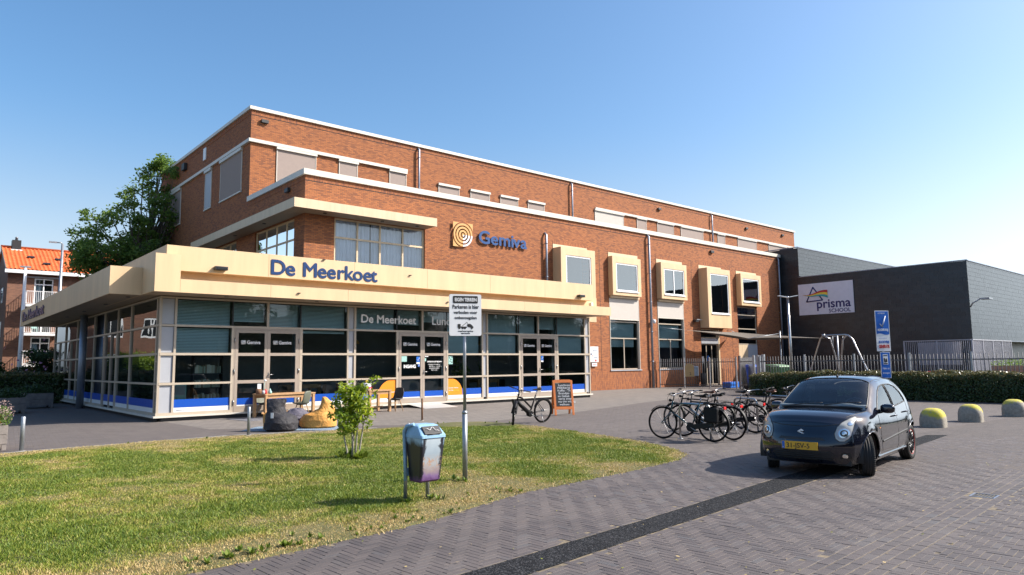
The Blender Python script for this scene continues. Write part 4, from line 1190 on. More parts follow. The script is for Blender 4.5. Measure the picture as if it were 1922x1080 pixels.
# --- side glazing
sideposts = [(24.60, 24.80), (28.03, 28.27), (30.10, 30.34), (32.43, 32.70), (34.46, 34.75), (38.44, 38.68), (41.6, 41.85), (44.9, 45.1)]
for a, b_ in sideposts: bx('mullion', M['frame'], CB, XG-0.05, XG+0.05, (a+b_)/2-0.045, (a+b_)/2+0.045, 0.182, 3.94)
bx('head_rail', M['frame'], CB, XG-0.055, XG+0.06, YG+0.066, 45.1, 3.942, 4.0)
bx('sill', M['coping'], CB, XG-0.13, XG+0.05, YG+0.052, 45.1, 0.12, 0.18)
bx('plinth', M['dark'], CB, XG+0.06, XG+0.2, YG+0.2, 45.1, 0.0, 0.118)
for z0, z1 in ((0.183, 0.27), (1.152, 1.218), (2.102, 2.178), (3.032, 3.10)):
    for (a, b_) in [(24.5, 24.655)]+[((sideposts[i][0]+sideposts[i][1])/2+0.046, (sideposts[i+1][0]+sideposts[i+1][1])/2-0.046) for i in range(len(sideposts)-1)]:
        if z0 < 1 and a > 30 and b_ < 32.6: continue
        bx('transom', M['frame'], CB, XG-0.056, XG+0.03, a, b_, z0, z1)
sp = [(a+b_)/2 for a, b_ in sideposts]
for i in range(len(sp)-1):
    a, b_ = sp[i]+0.045, sp[i+1]-0.045
    subs = [(a, b_)] if b_-a < 2.9 else [(a, (a+b_)/2), ((a+b_)/2, b_)]
    if b_-a >= 2.9 and i > 3:
        bx('mullion', M['frame'], CB, XG-0.05, XG+0.05, (a+b_)/2-0.04, (a+b_)/2+0.04, 0.272, 3.03)
    for z0, z1 in ((0.27, 1.15), (1.22, 2.10), (2.18, 3.03), (3.10, 3.94)):
        mb = MB(); mb.quad((XG, b_, z0), (XG, a, z0), (XG, a, z1), (XG, b_, z1)); mb.build('pane', M['glass_upper'], CB)
    bx('window_film', M['blue_film'], CB, XG-0.012, XG-0.006, a, b_, 0.42, 0.68); bx('window_film', M['white_film'], CB, XG-0.012, XG-0.006, a, b_, 0.273, 0.416)
sd = bx('door', M['doorframe'], CB, XG-0.05, XG+0.01, 31.22, 31.34, 0.19, 3.0)
for a, b_ in ((30.27, 30.37), (32.3, 32.42)): bx('stile', M['doorframe'], sd, XG-0.05, XG+0.01, a, b_, 0.19, 3.0)
# --- inside of the pavilion
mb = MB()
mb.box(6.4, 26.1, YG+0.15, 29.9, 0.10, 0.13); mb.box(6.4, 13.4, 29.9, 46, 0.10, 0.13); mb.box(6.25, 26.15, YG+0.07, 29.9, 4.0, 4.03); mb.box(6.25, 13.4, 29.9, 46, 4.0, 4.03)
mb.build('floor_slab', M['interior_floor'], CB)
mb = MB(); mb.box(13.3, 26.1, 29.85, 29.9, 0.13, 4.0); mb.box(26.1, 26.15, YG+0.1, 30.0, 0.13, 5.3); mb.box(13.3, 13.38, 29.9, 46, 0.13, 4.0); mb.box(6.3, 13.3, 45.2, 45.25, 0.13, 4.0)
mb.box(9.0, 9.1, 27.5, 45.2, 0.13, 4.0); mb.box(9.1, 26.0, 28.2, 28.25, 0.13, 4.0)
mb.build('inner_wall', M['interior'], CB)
for x in (10.9, 17.6, 24.3):
    bx('inner_column', M['greypanel'], CB, x+0.2, x+0.42, 25.4, 25.62, 0.13, 4.0)

# ------------------------------------------------------------------ signs on the building
SG = thing('roof_edge_lettering', 'dark blue De Meerkoet letters on the cream fascia above the cafe', 'sign', (9.28, 23.39, 4.85))
def letters(root, word, x0, x1, z0, capz, y, mat, bold, ext, xdir=(1, 0, 0), size=1.0):
    # lay the word out once, then split it letter by letter
    cu = bpy.data.curves.new('m', 'FONT'); cu.body = word; cu.size = size
    o = bpy.data.objects.new('m', cu); C.objects.link(o); bpy.context.view_layer.update(); W_ = o.dimensions.x
    def wid(s):
        cu.body = s; bpy.context.view_layer.update(); return o.dimensions.x
    adv = []
    for i, ch in enumerate(word):
        if ch == ' ': adv.append(None); continue
        pre = wid('I'+word[:i].replace(' ', '\u00a0')+ch+'I')-wid(ch+'I') if i else wid('I'+ch+'I')-wid(ch+'I')
        adv.append(pre)
    cu.body = 'D'; bpy.context.view_layer.update(); H_ = o.dimensions.y
    bpy.data.objects.remove(o)
    a0 = adv[0]; last = [a for a in adv if a is not None][-1]
    cu2 = bpy.data.curves.new('m', 'FONT'); cu2.body = word[-1]; cu2.size = size
    o2 = bpy.data.objects.new('m', cu2); C.objects.link(o2); bpy.context.view_layer.update(); lw = o2.dimensions.x; bpy.data.objects.remove(o2)
    tot = last-a0+lw; sx = (x1-x0)/tot; sz = (capz-z0)/H_
    X = Vector(xdir); 
    for ch, a in zip(word, adv):
        if a is None: continue
        cu = bpy.data.curves.new('letter', 'FONT'); cu.body = ch; cu.size = size; cu.extrude = ext/max(sx, 1e-6)*1.0; cu.resolution_u = 4
        cu.bevel_depth = 0
        cu.materials.append(mat); lo = bpy.data.objects.new('letter', cu); C.objects.link(lo)
        Z = X.cross(Vector((0, 0, 1)))
        Mx = Matrix((X, Vector((0, 0, 1)), Z)).transposed().to_4x4() @ Matrix.Diagonal((sx, sz, sx, 1))
        if xdir == (1, 0, 0): pos = Vector((x0+(a-a0)*sx, y, z0))
        else: pos = Vector((y, x0-(a-a0)*sx, z0))
        Mx.translation = pos-origin_of(root); to_mesh_object(lo, 'letter', mat, root, Mx, bold)
letters(SG, 'De Meerkoet', 9.28, 13.43, 4.855, 5.345, 23.388, M['letter_blue'], 0.022, 0.008)
SG3 = thing('side_edge_lettering', 'dark De Meerkoet letters in shade at the far end of the side canopy', 'sign', (4.66, 45.6, 4.1))
letters(SG3, 'De Meerkoet', 45.6, 45.6+7.6, 4.22, 4.72, 4.67, M['letter_blue'], 0.022, 0.014, (0, -1, 0))
SG2 = thing('company_lettering', 'blue Gemiva letters beside the round emblem on the brick wall', 'sign', (23.4, 29.9, 8.3))
letters(SG2, 'Gemiva', 23.42, 26.93, 8.32, 9.0, 29.90, M['gem_blue'], 0.022, 0.022)
EM = thing('ring_emblem', 'ochre square emblem of rings with a white quarter on the brick wall', 'sign', (21.7, 29.9, 7.98))
ec = (22.37, 8.63)
def ring_arc(mb, r0, r1, a0, a1, y0, y1, n=40, clip=None):
    pts0 = []; pts1 = []
    for i in range(n+1):
        a = a0+(a1-a0)*i/n; pts0.append((ec[0]+r0*cos(a), ec[1]+r0*sin(a))); pts1.append((ec[0]+r1*cos(a), ec[1]+r1*sin(a)))
    vv = [(x, y0, z) for x, z in pts0]+[(x, y0, z) for x, z in pts1]+[(x, y1, z) for x, z in pts0]+[(x, y1, z) for x, z in pts1]
    k = n+1; fs = []
    for i in range(n): fs += [(i, i+1, k+i+1, k+i), (2*k+i, 3*k+i, 3*k+i+1, 2*k+i+1), (i, 2*k+i, 2*k+i+1, i+1), (k+i, k+i+1, 3*k+i+1, 3*k+i)]
    fs += [(0, k, 3*k, 2*k), (n, 2*k+n, 3*k+n, k+n)]
    mb.add(vv, fs)
for j, (r0, r1) in enumerate(((0.0, 0.09), (0.16, 0.27), (0.34, 0.45), (0.52, 0.63))):
    mb = MB(); ring_arc(mb, r0, r1, 0, 1.5*pi, 29.88, 29.92); mb.build('ring', M['gold'], EM)
    mb = MB(); ring_arc(mb, r0+0.02, r1, 1.5*pi, 2*pi, 29.88, 29.92); mb.build('ring_quarter', M['white'], EM)
# the corner pieces of the square outside the rings
for sx_, sz_ in ((-1, 1), (1, 1), (-1, -1)):
    n = 16; S = 0.66; pts = [(ec[0]+sx_*S, ec[1]+sz_*S)]
    a0 = math.acos(min(1, S/0.70)); 
    for i in range(n+1):
        a = a0+(pi/2-2*a0)*i/n; pts.append((ec[0]+sx_*0.70*cos(a), ec[1]+sz_*0.70*sin(a)))
    k = len(pts); mb = MB()
    mb.add([(x, 29.88, z) for x, z in pts]+[(x, 29.92, z) for x, z in pts], [(0, i, i+1) for i in range(1, k-1)]+[(i, (i+1) % k, k+(i+1) % k, k+i) for i in range(k)])
    mb.build('corner_piece', M['gold'], EM)
# information board by the pavilion end
IB = thing('information_board', 'white notice board with small logos on the brick pier beside the glass pavilion', 'board', (32.55, 29.95, 1.5))
bx('board', M['white'], IB, 32.17, 32.9, 29.90, 29.94, 1.76, 2.72); bx('small_board', M['white'], IB, 32.3, 32.76, 29.90, 29.94, 1.5, 1.70)
for (x, z, w_, h_, m_) in ((32.68, 1.8, 0.14, 0.12, 'red_ink'), (32.30, 2.2, 0.1, 0.1, 'letter_blue'), (32.45, 2.10, 0.08, 0.08, 'red_ink')):
    bx('logo', M[m_], IB, x-0.1, x-0.1+w_, 29.893, 29.899, z, z+h_)
text('lettering', 'prisma', 0.1, M['gem_blue'], IB, (32.42, 29.897, 2.42), (1, 0, 0), width=0.4, height=0.12); text('lettering', 'Gemiva', 0.1, M['gem_blue'], IB, (32.45, 29.897, 2.0), (1, 0, 0), width=0.38, height=0.09)
text('lettering', 'Meerkoet', 0.1, M['red_ink'], IB, (32.36, 29.897, 1.57), (1, 0, 0), width=0.34, height=0.07)
mb = MB(); mb.tube([(32.3, 29.896, 2.5), (32.4, 29.896, 2.66), (32.48, 29.896, 2.5), (32.3, 29.896, 2.5)], 0.008, 5); mb.build('logo', M['letter_blue'], IB)
for nm, lab, x, z in (('security_camera', 'white dome camera on the brick pier right of the downpipe', 38.47, 4.5),):
    t = thing(nm, lab, 'camera', (x, 29.95, z))
    bx('bracket', M['white'], t, x-0.04, x+0.04, 29.82, 29.995, z+0.04, z+0.12); MB().lathe((x, 29.80, z-0.1), [(0.02, -0.1), (0.10, -0.02), (0.12, 0.08), (0.11, 0.16), (0.03, 0.2)], 14).build('dome', M['white'], t)
t = thing('wall_lamp', 'small dark lamp on the brick wall left of the tall bay window', 'lamp', (43.5, 29.9, 4.6))
bx('lamp_body', M['dark'], t, 43.2, 43.62, 29.72, 29.995, 4.58, 4.76, bevel=0.02); bx('lamp_glass', M['galv'], t, 43.3, 43.9, 29.68, 29.717, 4.72, 4.79)
# ------------------------------------------------------------------ slate clad school
SC = thing('slate_school_building', 'dark slate clad school wing with sloping roof edges at the right of the brick building', 'building', (56.2, 16.15, 0))
XS = 56.2
mt, nt, b = newmat('slate')
oi = nt.nodes.new('ShaderNodeAttribute'); oi.attribute_name = 'rnd'
p_ = geo_pos(nt)
cc = ramp(nt, oi.outputs['Fac'], [(0.0, (0.015, 0.021, 0.026)), (0.5, (0.020, 0.027, 0.033)), (1.0, (0.028, 0.037, 0.044))])
cc = mixc(nt, mathn(nt, 'MULTIPLY', noise(nt, p_, 5, 4, 0.7), 0.4), cc, (0.022, 0.026, 0.03))
nt.links.new(cc, b.inputs['Base Color']); b.inputs['Roughness'].default_value = 0.33; b.inputs['Specular IOR Level'].default_value = 0.45
bump(nt, noise(nt, p_, 25, 3), b, 0.004, 0.4)
M['slate'] = mt
Y1, Y2 = 16.15, 28.39
mb = MB()
# backing volumes: low wing and the high block behind, their roofs slope
mb.add([(XS+0.006, Y1+0.006, 0), (XS+0.006, Y2, 0), (XS+0.006, Y2, 8.62), (XS+0.006, Y1+0.006, 8.56)], [(3, 2, 1, 0)])
mb.quad((XS+0.006, Y1+0.006, 3.05), (92, Y1+0.006, 3.0), (92, Y1+0.006, 8.5), (XS+0.006, Y1+0.006, 8.56))
mb.quad((XS+0.006, Y1+0.006, 8.55), (92, Y1+0.006, 8.5), (92, Y2, 8.6), (XS+0.006, Y2, 8.62))
mb.quad((XS+0.006, Y2, 0), (XS+0.006, 45, 0), (XS+0.006, 45, 11.1), (XS+0.006, Y2, 11.1))
mb.quad((XS+0.006, Y2+0.006, 8.5), (92, Y2+0.006, 8.5), (92, Y2+0.006, 11.2), (XS+0.006, Y2+0.006, 11.15))
mb.quad((XS+0.006, Y2+0.006, 11.1), (92, Y2+0.006, 11.2), (92, 45, 11.2), (XS+0.006, 45, 11.1))
mb.quad((XS, Y1+2.5, 0), (92, Y1+2.5, 0), (92, Y1+2.5, 3.05), (XS, Y1+2.5, 3.05)); mb.quad((XS, Y1, 3.04), (92, Y1, 3.0), (92, Y1+2.6, 3.0), (XS, Y1+2.6, 3.04))
mb.build('wall', M['slate'], SC)
def slates(P, N, a0, a1, z0, ztop, sl, sh, name, seed):
    """courses of lapped slates: N outward normal, P(a, z) point"""
    rs = np.random.RandomState(seed); V = []; Fc = []; R_ = []; r_ = 0; z = z0
    N = np.array(N, float); big = []
    zmax = max(ztop(a0), ztop(a1))
    while z < zmax:
        a = a0-(r_ % 2)*sl/2
        while a < a1:
            l, r2 = max(a, a0)+0.004, min(a+sl, a1)-0.004
            a += sl
            if r2-l < 0.03: continue
            zt0, zt1 = min(z+sh-0.006, ztop(l)), min(z+sh-0.006, ztop(r2))
            if zt0 <= z or zt1 <= z: continue
            t0 = 0.012+rs.uniform(-0.002, 0.003); t1 = 0.004+rs.uniform(-0.001, 0.002); tl = rs.uniform(-0.0015, 0.0015)
            q = [np.array(P(l, z))+N*(t0+tl), np.array(P(r2, z))+N*(t0-tl), np.array(P(r2, zt1))+N*(t1-tl), np.array(P(l, zt0))+N*(t1+tl)]
            k = [np.array(P(l, z))-N*0.004, np.array(P(r2, z))-N*0.004, np.array(P(r2, zt1))-N*0.004, np.array(P(l, zt0))-N*0.004]
            big.append((q+k, rs.uniform(0, 1)))
        z += sh; r_ += 1
    return big
sl_faces = [(0, 1, 2, 3), (4, 5, 1, 0), (5, 6, 2, 1), (7, 4, 0, 3), (6, 7, 3, 2)]
wall1 = slates(lambda a, z: (XS, a, z), (-1, 0, 0), Y1, 30.0, 0.2, lambda a: (8.58+(a-Y1)*0.006) if a < Y2 else 11.15, 0.60, 0.30, 's', 1)
# reading direction flips on this face so that normals point outward
wall2 = slates(lambda a, z: (a, Y1, z), (0, -1, 0), XS, 76.0, 3.05, lambda a: 8.58-(a-XS)*0.001, 0.50, 0.30, 's', 2)
wall3 = slates(lambda a, z: (a, Y2, z), (0, -1, 0), XS, 76.0, 8.3, lambda a: 11.14+(a-XS)*0.005, 0.60, 0.30, 's', 3)
def emit(lst, name, flip=False, kind=None):
    n = len(lst); V = np.array([q for q, r in lst]).reshape(-1, 3); FF = (np.array(sl_faces)[None]+(np.arange(n)*8)[:, None, None]).reshape(-1, 4)
    off = origin_of(SC); V = V-np.array(off)
    return fast_mesh(name, V, FF, M['slate'], SC, kind, {'rnd': np.repeat([r for q, r in lst], 5)})
# the 300 nearest the camera on the lit end wall are slates of their own
wall2.sort(key=lambda t: t[0][0][0])
ind, rest2 = wall2[:300], wall2[300:]
for q in ind: emit([q], 'slate')
emit(wall1+rest2+wall3, 'slates', kind='stuff')
mb = MB()
mb.box(XS-0.06, XS+0.1, Y1-0.06, Y2, 8.60, 8.66); mb.box(XS+0.101, 92, Y1-0.06, Y1+0.1, 8.585, 8.64); mb.box(XS-0.06, XS+0.1, Y2-0.06, 40, 11.15, 11.21); mb.box(XS+0.101, 92, Y2-0.06, Y2+0.1, 11.15, 11.22)
mb.build('roof_trim', M['zinc'], SC)
bx('soffit_trim', M['zinc'], SC, XS-0.03, 92, Y1-0.04, Y1+0.06, 3.0, 3.05)
fl = thing('flood_lamp', 'small grey arm lamp on the corner of the slate school wing', 'lamp', (56.1, 16.1, 5.6))
MB().tube([(56.15, 16.1, 5.3), (56.0, 15.9, 5.55), (56.1, 15.5, 5.8)], 0.05, 8).build('arm', M['galv'], fl); bx('lamp_head', M['galv'], fl, 56.0, 56.8, 14.9, 15.5, 5.78, 5.88)

PS = thing('prisma_school_sign', 'white banner with a prism and rainbow and the words prisma school on the slate wall', 'sign', (56.0, 26.3, 5.4))
ya, yb_, za, zb = 28.48, 24.0, 5.43, 7.98
xs_ = 56.10
bx('banner', paint('banner_cloth', (0.72, 0.70, 0.76), 0.6, 0, 0.05), PS, xs_, xs_+0.03, yb_, ya, za, zb)
def bp(u, v): return (xs_-0.008, ya-(ya-yb_)*u, zb-(zb-za)*v)      # u to the right, v down, 0..1
mb = MB(); tri = [bp(0.28, 0.12), bp(0.15, 0.58), bp(0.45, 0.55), bp(0.28, 0.12)]
for i in range(3): mb.tube([tri[i], tri[i+1]], 0.05, 6)
mb.build('prism_outline', paint('navy_ink', (0.02, 0.02, 0.13), 0.5), PS)
bands = [('red_ink', 0.0, 1/3), ('yellow_film', 1/3, 2/3), ('teal_ink', 2/3, 1.0)]
M['teal_ink'] = paint('teal_ink', (0.02, 0.35, 0.38), 0.5)
for nm, f0, f1 in bands:
    top = []; bot = []
    for i in range(17):
        t = i/16; u = 0.09+0.46*t; base = 0.37-0.10*t+0.03*sin(t*6.0); w_ = 0.01+0.24*t**1.2
        top.append(bp(u, base-0.02+w_*f0)); bot.append(bp(u, base-0.02+w_*f1))
    m_ = MB(); m_.add([(p[0]-0.048, p[1], p[2]) for p in top]+[(p[0]-0.048, p[1], p[2]) for p in bot], [(i, 17+i, 18+i, i+1) for i in range(16)]); m_.build('rainbow_band', M[nm], PS)
text('lettering', 'prisma', 1, bpy.data.materials['navy_ink'], PS, (xs_-0.012, ya-(ya-yb_)*0.33, zb-(zb-za)*0.80), (0, -1, 0), width=(ya-yb_)*0.60, height=(zb-za)*0.34, bold=0.02)
text('lettering', 'SCHOOL', 1, bpy.data.materials['navy_ink'], PS, (xs_-0.012, ya-(ya-yb_)*0.55, zb-(zb-za)*0.96), (0, -1, 0), width=(ya-yb_)*0.385, height=(zb-za)*0.115, bold=0.015)

# ------------------------------------------------------------------ steel cage shed by the school
CG = thing('storage_cage', 'white steel bar cage shed standing against the corner of the slate school', 'shed', (55.0, 15.9, 0))
mb = MB()
M['cagewhite'] = paint('pale_grey_steel', (0.36, 0.36, 0.40), 0.45, 0.2, 0.1)
for (x, y) in ((55.0, 15.85), (55.0, 18.0), (55.0, 20.15), (57.2, 15.85), (59.4, 15.85), (61.6, 15.85), (63.9, 15.85)):
    bx('post', M['cagewhite'], CG, x-0.05, x+0.05, y-0.05, y+0.05, 0, 2.96)
for z in (0.1, 2.97):
    bx('rail', M['cagewhite'], CG, 54.95, 55.05, 15.9, 20.2, z, z+0.07); bx('rail', M['cagewhite'], CG, 55.06, 63.95, 15.8, 15.9, z, z+0.07)
bar = MB().box(-0.015, 0.015, -0.015, 0.015, 0.18, 2.965).build('bar', M['cagewhite'], CG, False)
bar.location = (0, 0.12, 0)
y = 0.22
while y < 4.25:
    o = dup(bar, CG); o.location = (0, y, 0); y += 0.125
x = 0.14
while x < 8.9:
    o = dup(bar, CG); o.location = (x, -0.05, 0); x += 0.105
bx('panel', M['cagewhite'], CG, 55.45, 55.5, 16.7, 19.4, 1.3, 2.9)
# wooden planter in the yard
PB = thing('yard_planter_box', 'wooden slatted planter box standing in the yard behind the fence', 'planter', (42.0, 9.8, 0))
def plankbox(root, x0, x1, y0, y1, z0, z1, n, mat, leg=0.0, leg_mat=None):
    h = (z1-z0)/n
    for k in range(n):
        a, b_ = z0+k*h+0.004, z0+(k+1)*h-0.004
        bx('plank', mat, root, x0, x1, y0, y0+0.03, a, b_, bevel=0.004); bx('plank', mat, root, x0, x1, y1-0.03, y1, a, b_, bevel=0.004)
        bx('plank', mat, root, x0, x0+0.03, y0+0.031, y1-0.031, a, b_, bevel=0.004); bx('plank', mat, root, x1-0.03, x1, y0+0.031, y1-0.031, a, b_, bevel=0.004)
    if leg > 0:
        for lx in (x0+0.05, x1-0.05):
            for ly in (y0+0.05, y1-0.05): bx('leg', leg_mat or mat, root, lx-0.04, lx+0.04, ly-0.04, ly+0.04, 0.0, z0)
    bx('soil', M['soil'], root, x0+0.03, x1-0.03, y0+0.03, y1-0.03, z1-0.12, z1-0.06)
plankbox(PB, 41.5, 42.5, 9.6, 11.2, 0.1, 1.35, 6, paint('pale_larch', (0.42, 0.27, 0.17), 0.8, 0, 0.2, 5))
leaf_cloud('foliage', [(42, 10.4, 1.45)], [(0.3, 0.5, 0.12)], [500], 0.05, M['leaf'], PB, 31)
PB2 = thing('pale_plank_crate', 'narrow pale plank crate beside the slatted planter behind the fence', 'crate', (42.3, 9.2, 0))
plankbox(PB2, 42.0, 42.7, 8.9, 9.35, 0.0, 1.3, 6, paint('fresh_pine', (0.60, 0.45, 0.28), 0.8, 0, 0.2, 5))
mb = MB(); pts = []
for i in range(30):
    t = i/29; pts.append((41.0+0.2*sin(t*9), 14.6-8.5*t, 0.95+0.12*sin(t*11)))
RT = MB().tube(pts, 0.035, 6).build('red_barrier_tape', M['red_ink']); tag(RT, 'thin red barrier tape strung low through the yard behind the fence', 'tape')

# ------------------------------------------------------------------ fence and gate
FN = thing('bar_fence', 'grey steel bar fence running behind the hedge and in front of the school yard', 'fence', (33.6, 10, 0))
pick = MB().tube([(0, 0, 0.10), (0, 0, 1.93)], 0.014, 6).build('picket', M['fence'], FN, False)
pk_used = [False]; npk = [0]
def fence_run(root, A, B_, pitch, post_every, top=1.93, first=None):
    A = Vector((A[0], A[1], 0)); B_ = Vector((B_[0], B_[1], 0)); L_ = (B_-A).length; d = (B_-A)/L_; off = origin_of(root)
    n = int(L_/pitch)
    for i in range(n+1):
        q = A+d*(i*pitch)-off
        if not pk_used[0]:
            o = pick; pk_used[0] = True
        else: o = dup(pick, root)
        o.location = q; npk[0] += 1
    for z in (0.22, 1.68):
        MB().obox((A+B_)/2+Vector((0, 0, z)), d, (-d.y, d.x, 0), (0, 0, 1), L_/2, 0.006, 0.025).build('rail', M['fence'], root)
    k = int(L_/post_every)+1
    for i in range(k+1):
        q = A+d*min(L_, i*L_/k)
        bx('post', M['galv'], root, q.x-0.035, q.x+0.035, q.y-0.035, q.y+0.035, 0, 2.0)
fence_run(FN, (33.55, 19.3), (33.7, 2.6), 0.145, 2.6)
FN2 = thing('yard_corner_fence', 'grey steel bar fence between the wall downpipe and the yard gate', 'fence', (38.9, 29.8, 0))
fence_run(FN2, (38.9, 29.8), (39.9, 24.6), 0.145, 2.6)
GT = thing('yard_gate', 'grey steel bar gate with square posts left of the hedge', 'gate', (39.9, 24.3, 0))
for (x, y, w_) in ((39.9, 24.35, 0.06), (37.4, 21.9, 0.06), (36.8, 21.3, 0.06), (34.4, 19.6, 0.06), (33.9, 19.3, 0.07)):
    bx('gate_post', M['galv'] if x < 38 else M['fence'], GT, x-w_, x+w_, y-w_, y+w_, 0, 2.05)
for (A, B_) in (((39.8, 24.25), (37.5, 22.0)), ((36.7, 21.2), (34.5, 19.7))):
    fence_run(GT, A, B_, 0.145, 10.0)

# ------------------------------------------------------------------ hedge
def hedge(name, label, boxes, n_per, seed, mat='leaf_hedge', size=0.045, cat='hedge'):
    """clipped hedge: leaves crowd on an uneven skin round a twiggy core"""
    rs = np.random.RandomState(seed)
    x0, x1, y0, y1, z1 = boxes
    t = thing(name, label, cat, ((x0+x1)/2, (y0+y1)/2, 0))
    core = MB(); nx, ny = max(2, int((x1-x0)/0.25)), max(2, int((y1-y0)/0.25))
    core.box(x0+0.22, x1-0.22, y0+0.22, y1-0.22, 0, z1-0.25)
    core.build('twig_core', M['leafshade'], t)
    A = {'x0': (y1-y0)*z1, 'x1': (y1-y0)*z1, 'y0': (x1-x0)*z1, 'y1': (x1-x0)*z1, 't': (x1-x0)*(y1-y0)*1.6}
    tot = sum(A.values()); P = []; NN = []
    for k_, a in A.items():
        n = int(n_per*tot*a/tot); u = rs.uniform(0, 1, n); v = rs.uniform(0, 1, n)**0.9; dpt = rs.exponential(0.07, n)-0.03
        if k_ in ('x0', 'x1'):
            y = y0+u*(y1-y0); z = v*z1; bulge = (vnoise(y*1.0, z, 1.7, seed)-0.5)*0.22
            x = (x0-bulge+dpt) if k_ == 'x0' else (x1+bulge-dpt); N_ = np.tile([-1 if k_ == 'x0' else 1, 0, 0.3], (n, 1))
        elif k_ in ('y0', 'y1'):
            x = x0+u*(x1-x0); z = v*z1; bulge = (vnoise(x*1.0, z, 1.7, seed+1)-0.5)*0.22
            y = (y0-bulge+dpt) if k_ == 'y0' else (y1+bulge-dpt); N_ = np.tile([0, -1 if k_ == 'y0' else 1, 0.3], (n, 1))
        else:
            x = x0+u*(x1-x0); y = y0+rs.uniform(0, 1, n)*(y1-y0); bulge = (vnoise(x, y, 1.5, seed+2)-0.5)*0.20+(vnoise(x, y, 6, seed+5)-0.5)*0.16
            z = z1+bulge-dpt*1.3; N_ = np.tile([0, 0, 1.0], (n, 1))
        P.append(np.stack([x, y, z], 1)); NN.append(N_)
    P = np.vstack(P); NN = np.vstack(NN); n = len(P)
    nrm = NN+rs.normal(0, 0.65, (n, 3)); nrm /= np.linalg.norm(nrm, axis=1, keepdims=True)
    a = rs.normal(size=(n, 3)); a -= nrm*np.sum(a*nrm, axis=1, keepdims=True); a /= np.linalg.norm(a, axis=1, keepdims=True); b2 = np.cross(nrm, a)
    s = size*rs.uniform(0.6, 1.3, (n, 1)); v = np.empty((n, 4, 3))
    v[:, 0] = P-a*s; v[:, 1] = P-b2*s*0.5+nrm*s*0.15; v[:, 2] = P+a*s; v[:, 3] = P+b2*s*0.5+nrm*s*0.15
    v[:, :, 2] = np.maximum(v[:, :, 2], 0.02)
    idx = np.arange(n)[:, None]*4; tris = np.concatenate([idx+[[0, 1, 2]], idx+[[0, 2, 3]]], 1).reshape(-1, 3)
    young = np.clip((P[:, 2]-z1+0.22)/0.22, 0, 1)*rs.uniform(0, 1, n)**1.2*0.9+rs.uniform(0, 0.4, n)
    off = np.array(origin_of(t))
    fast_mesh('foliage', v.reshape(-1, 3)-off, tris, M[mat], t, None, {'rnd': np.repeat(np.clip(young, 0, 1), 2)})
    return t
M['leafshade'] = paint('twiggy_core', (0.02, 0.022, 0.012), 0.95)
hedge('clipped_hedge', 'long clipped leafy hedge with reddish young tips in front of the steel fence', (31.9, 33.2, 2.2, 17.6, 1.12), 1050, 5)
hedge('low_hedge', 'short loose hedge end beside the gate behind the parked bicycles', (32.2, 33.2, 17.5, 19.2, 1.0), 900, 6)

# ------------------------------------------------------------------ yard objects
def tube_part(name, pts, r, mat, root, n=10): return MB().tube(pts, r, n).build(name, M[mat], root)
LP = thing('double_street_lamp', 'slender steel lamp post with two small flat heads in the school yard', 'street lamp', (34.5, 18.1, 0))
tube_part('post', [(34.5, 18.1, 0), (34.5, 18.1, 2.4), (34.5, 18.1, 4.95)], [0.085, 0.075, 0.05], 'chrome', LP, 14)
for s in (-1, 1):
    ax = Vector((0.757, -0.653, 0))*s
    MB().obox(Vector((34.5, 18.1, 5.02))+ax*0.28, (ax.x, ax.y, 0.18), (-ax.y, ax.x, 0), (0, 0, 1), 0.22, 0.1, 0.02).build('lamp_head', M['white'], LP, bevel=0.01)
MB().lathe((34.5, 18.1, 4.9), [(0.06, 0), (0.065, 0.1), (0.03, 0.14)], 12).build('collar', M['chrome'], LP)
def post(x, y, z, label, r=0.055):
    t = thing('sail_post', label, 'post', (x, y, 0), group='posts that hold the shade sail')
    tube_part('pole', [(x, y, 0), (x, y, z)], r, 'galv', t, 12); MB().lathe((x, y, z), [(r+0.01, -0.02), (r+0.01, 0.01), (0.01, 0.03)], 12).build('cap', M['galv'], t)
post(46.0, 24.85, 3.75, 'galvanised sail post standing in front of the wall downpipe'); post(47.0, 21.35, 3.4, 'galvanised sail post standing between the legs of the swing frame')
SS = thing('shade_sail', 'dark taupe shade sail slung between the brick wall and two posts', 'shade sail', (43, 26, 3.5))
cn = [Vector((41.6, 29.7, 3.95)), Vector((48.0, 29.7, 3.95)), Vector((46.75, 21.9, 3.22)), Vector((45.6, 24.9, 3.45))]
cn = [Vector((41.2, 29.5, 3.95)), Vector((48.0, 29.6, 3.92)), Vector((46.9, 22.0, 3.18)), Vector((43.5, 25.8, 3.25))]
mb = MB(); mb.smooth = True; n = 18; vv = []
for i in range(n+1):
    for j in range(n+1):
        u, v = i/n, j/n
        sag = -0.35*(4*u*(1-u))*(4*v*(1-v))
        # edges pulled inward between the corners
        uu = 0.5+(u-0.5)*(1-0.22*4*v*(1-v)); v2 = 0.5+(v-0.5)*(1-0.22*4*u*(1-u))
        q = (cn[0]*(1-uu)+cn[1]*uu)*(1-v2)+(cn[3]*(1-uu)+cn[2]*uu)*v2
        vv.append((q.x, q.y, q.z+sag))
mb.add(vv, [(i*(n+1)+j, (i+1)*(n+1)+j, (i+1)*(n+1)+j+1, i*(n+1)+j+1) for i in range(n) for j in range(n)])
mb.build('sail_cloth', paint('taupe_sailcloth', (0.14, 0.12, 0.10), 0.85, 0, 0.1), SS)
for a, b_ in ((cn[0], (39.6, 29.99, 4.08)), (cn[1], (47.7, 29.99, 4.15)), (cn[2], (47.0, 21.35, 3.3)), (cn[3], (46.0, 24.85, 3.6))):
    tube_part('wire', [a, b_], 0.018, 'galv', SS, 6)
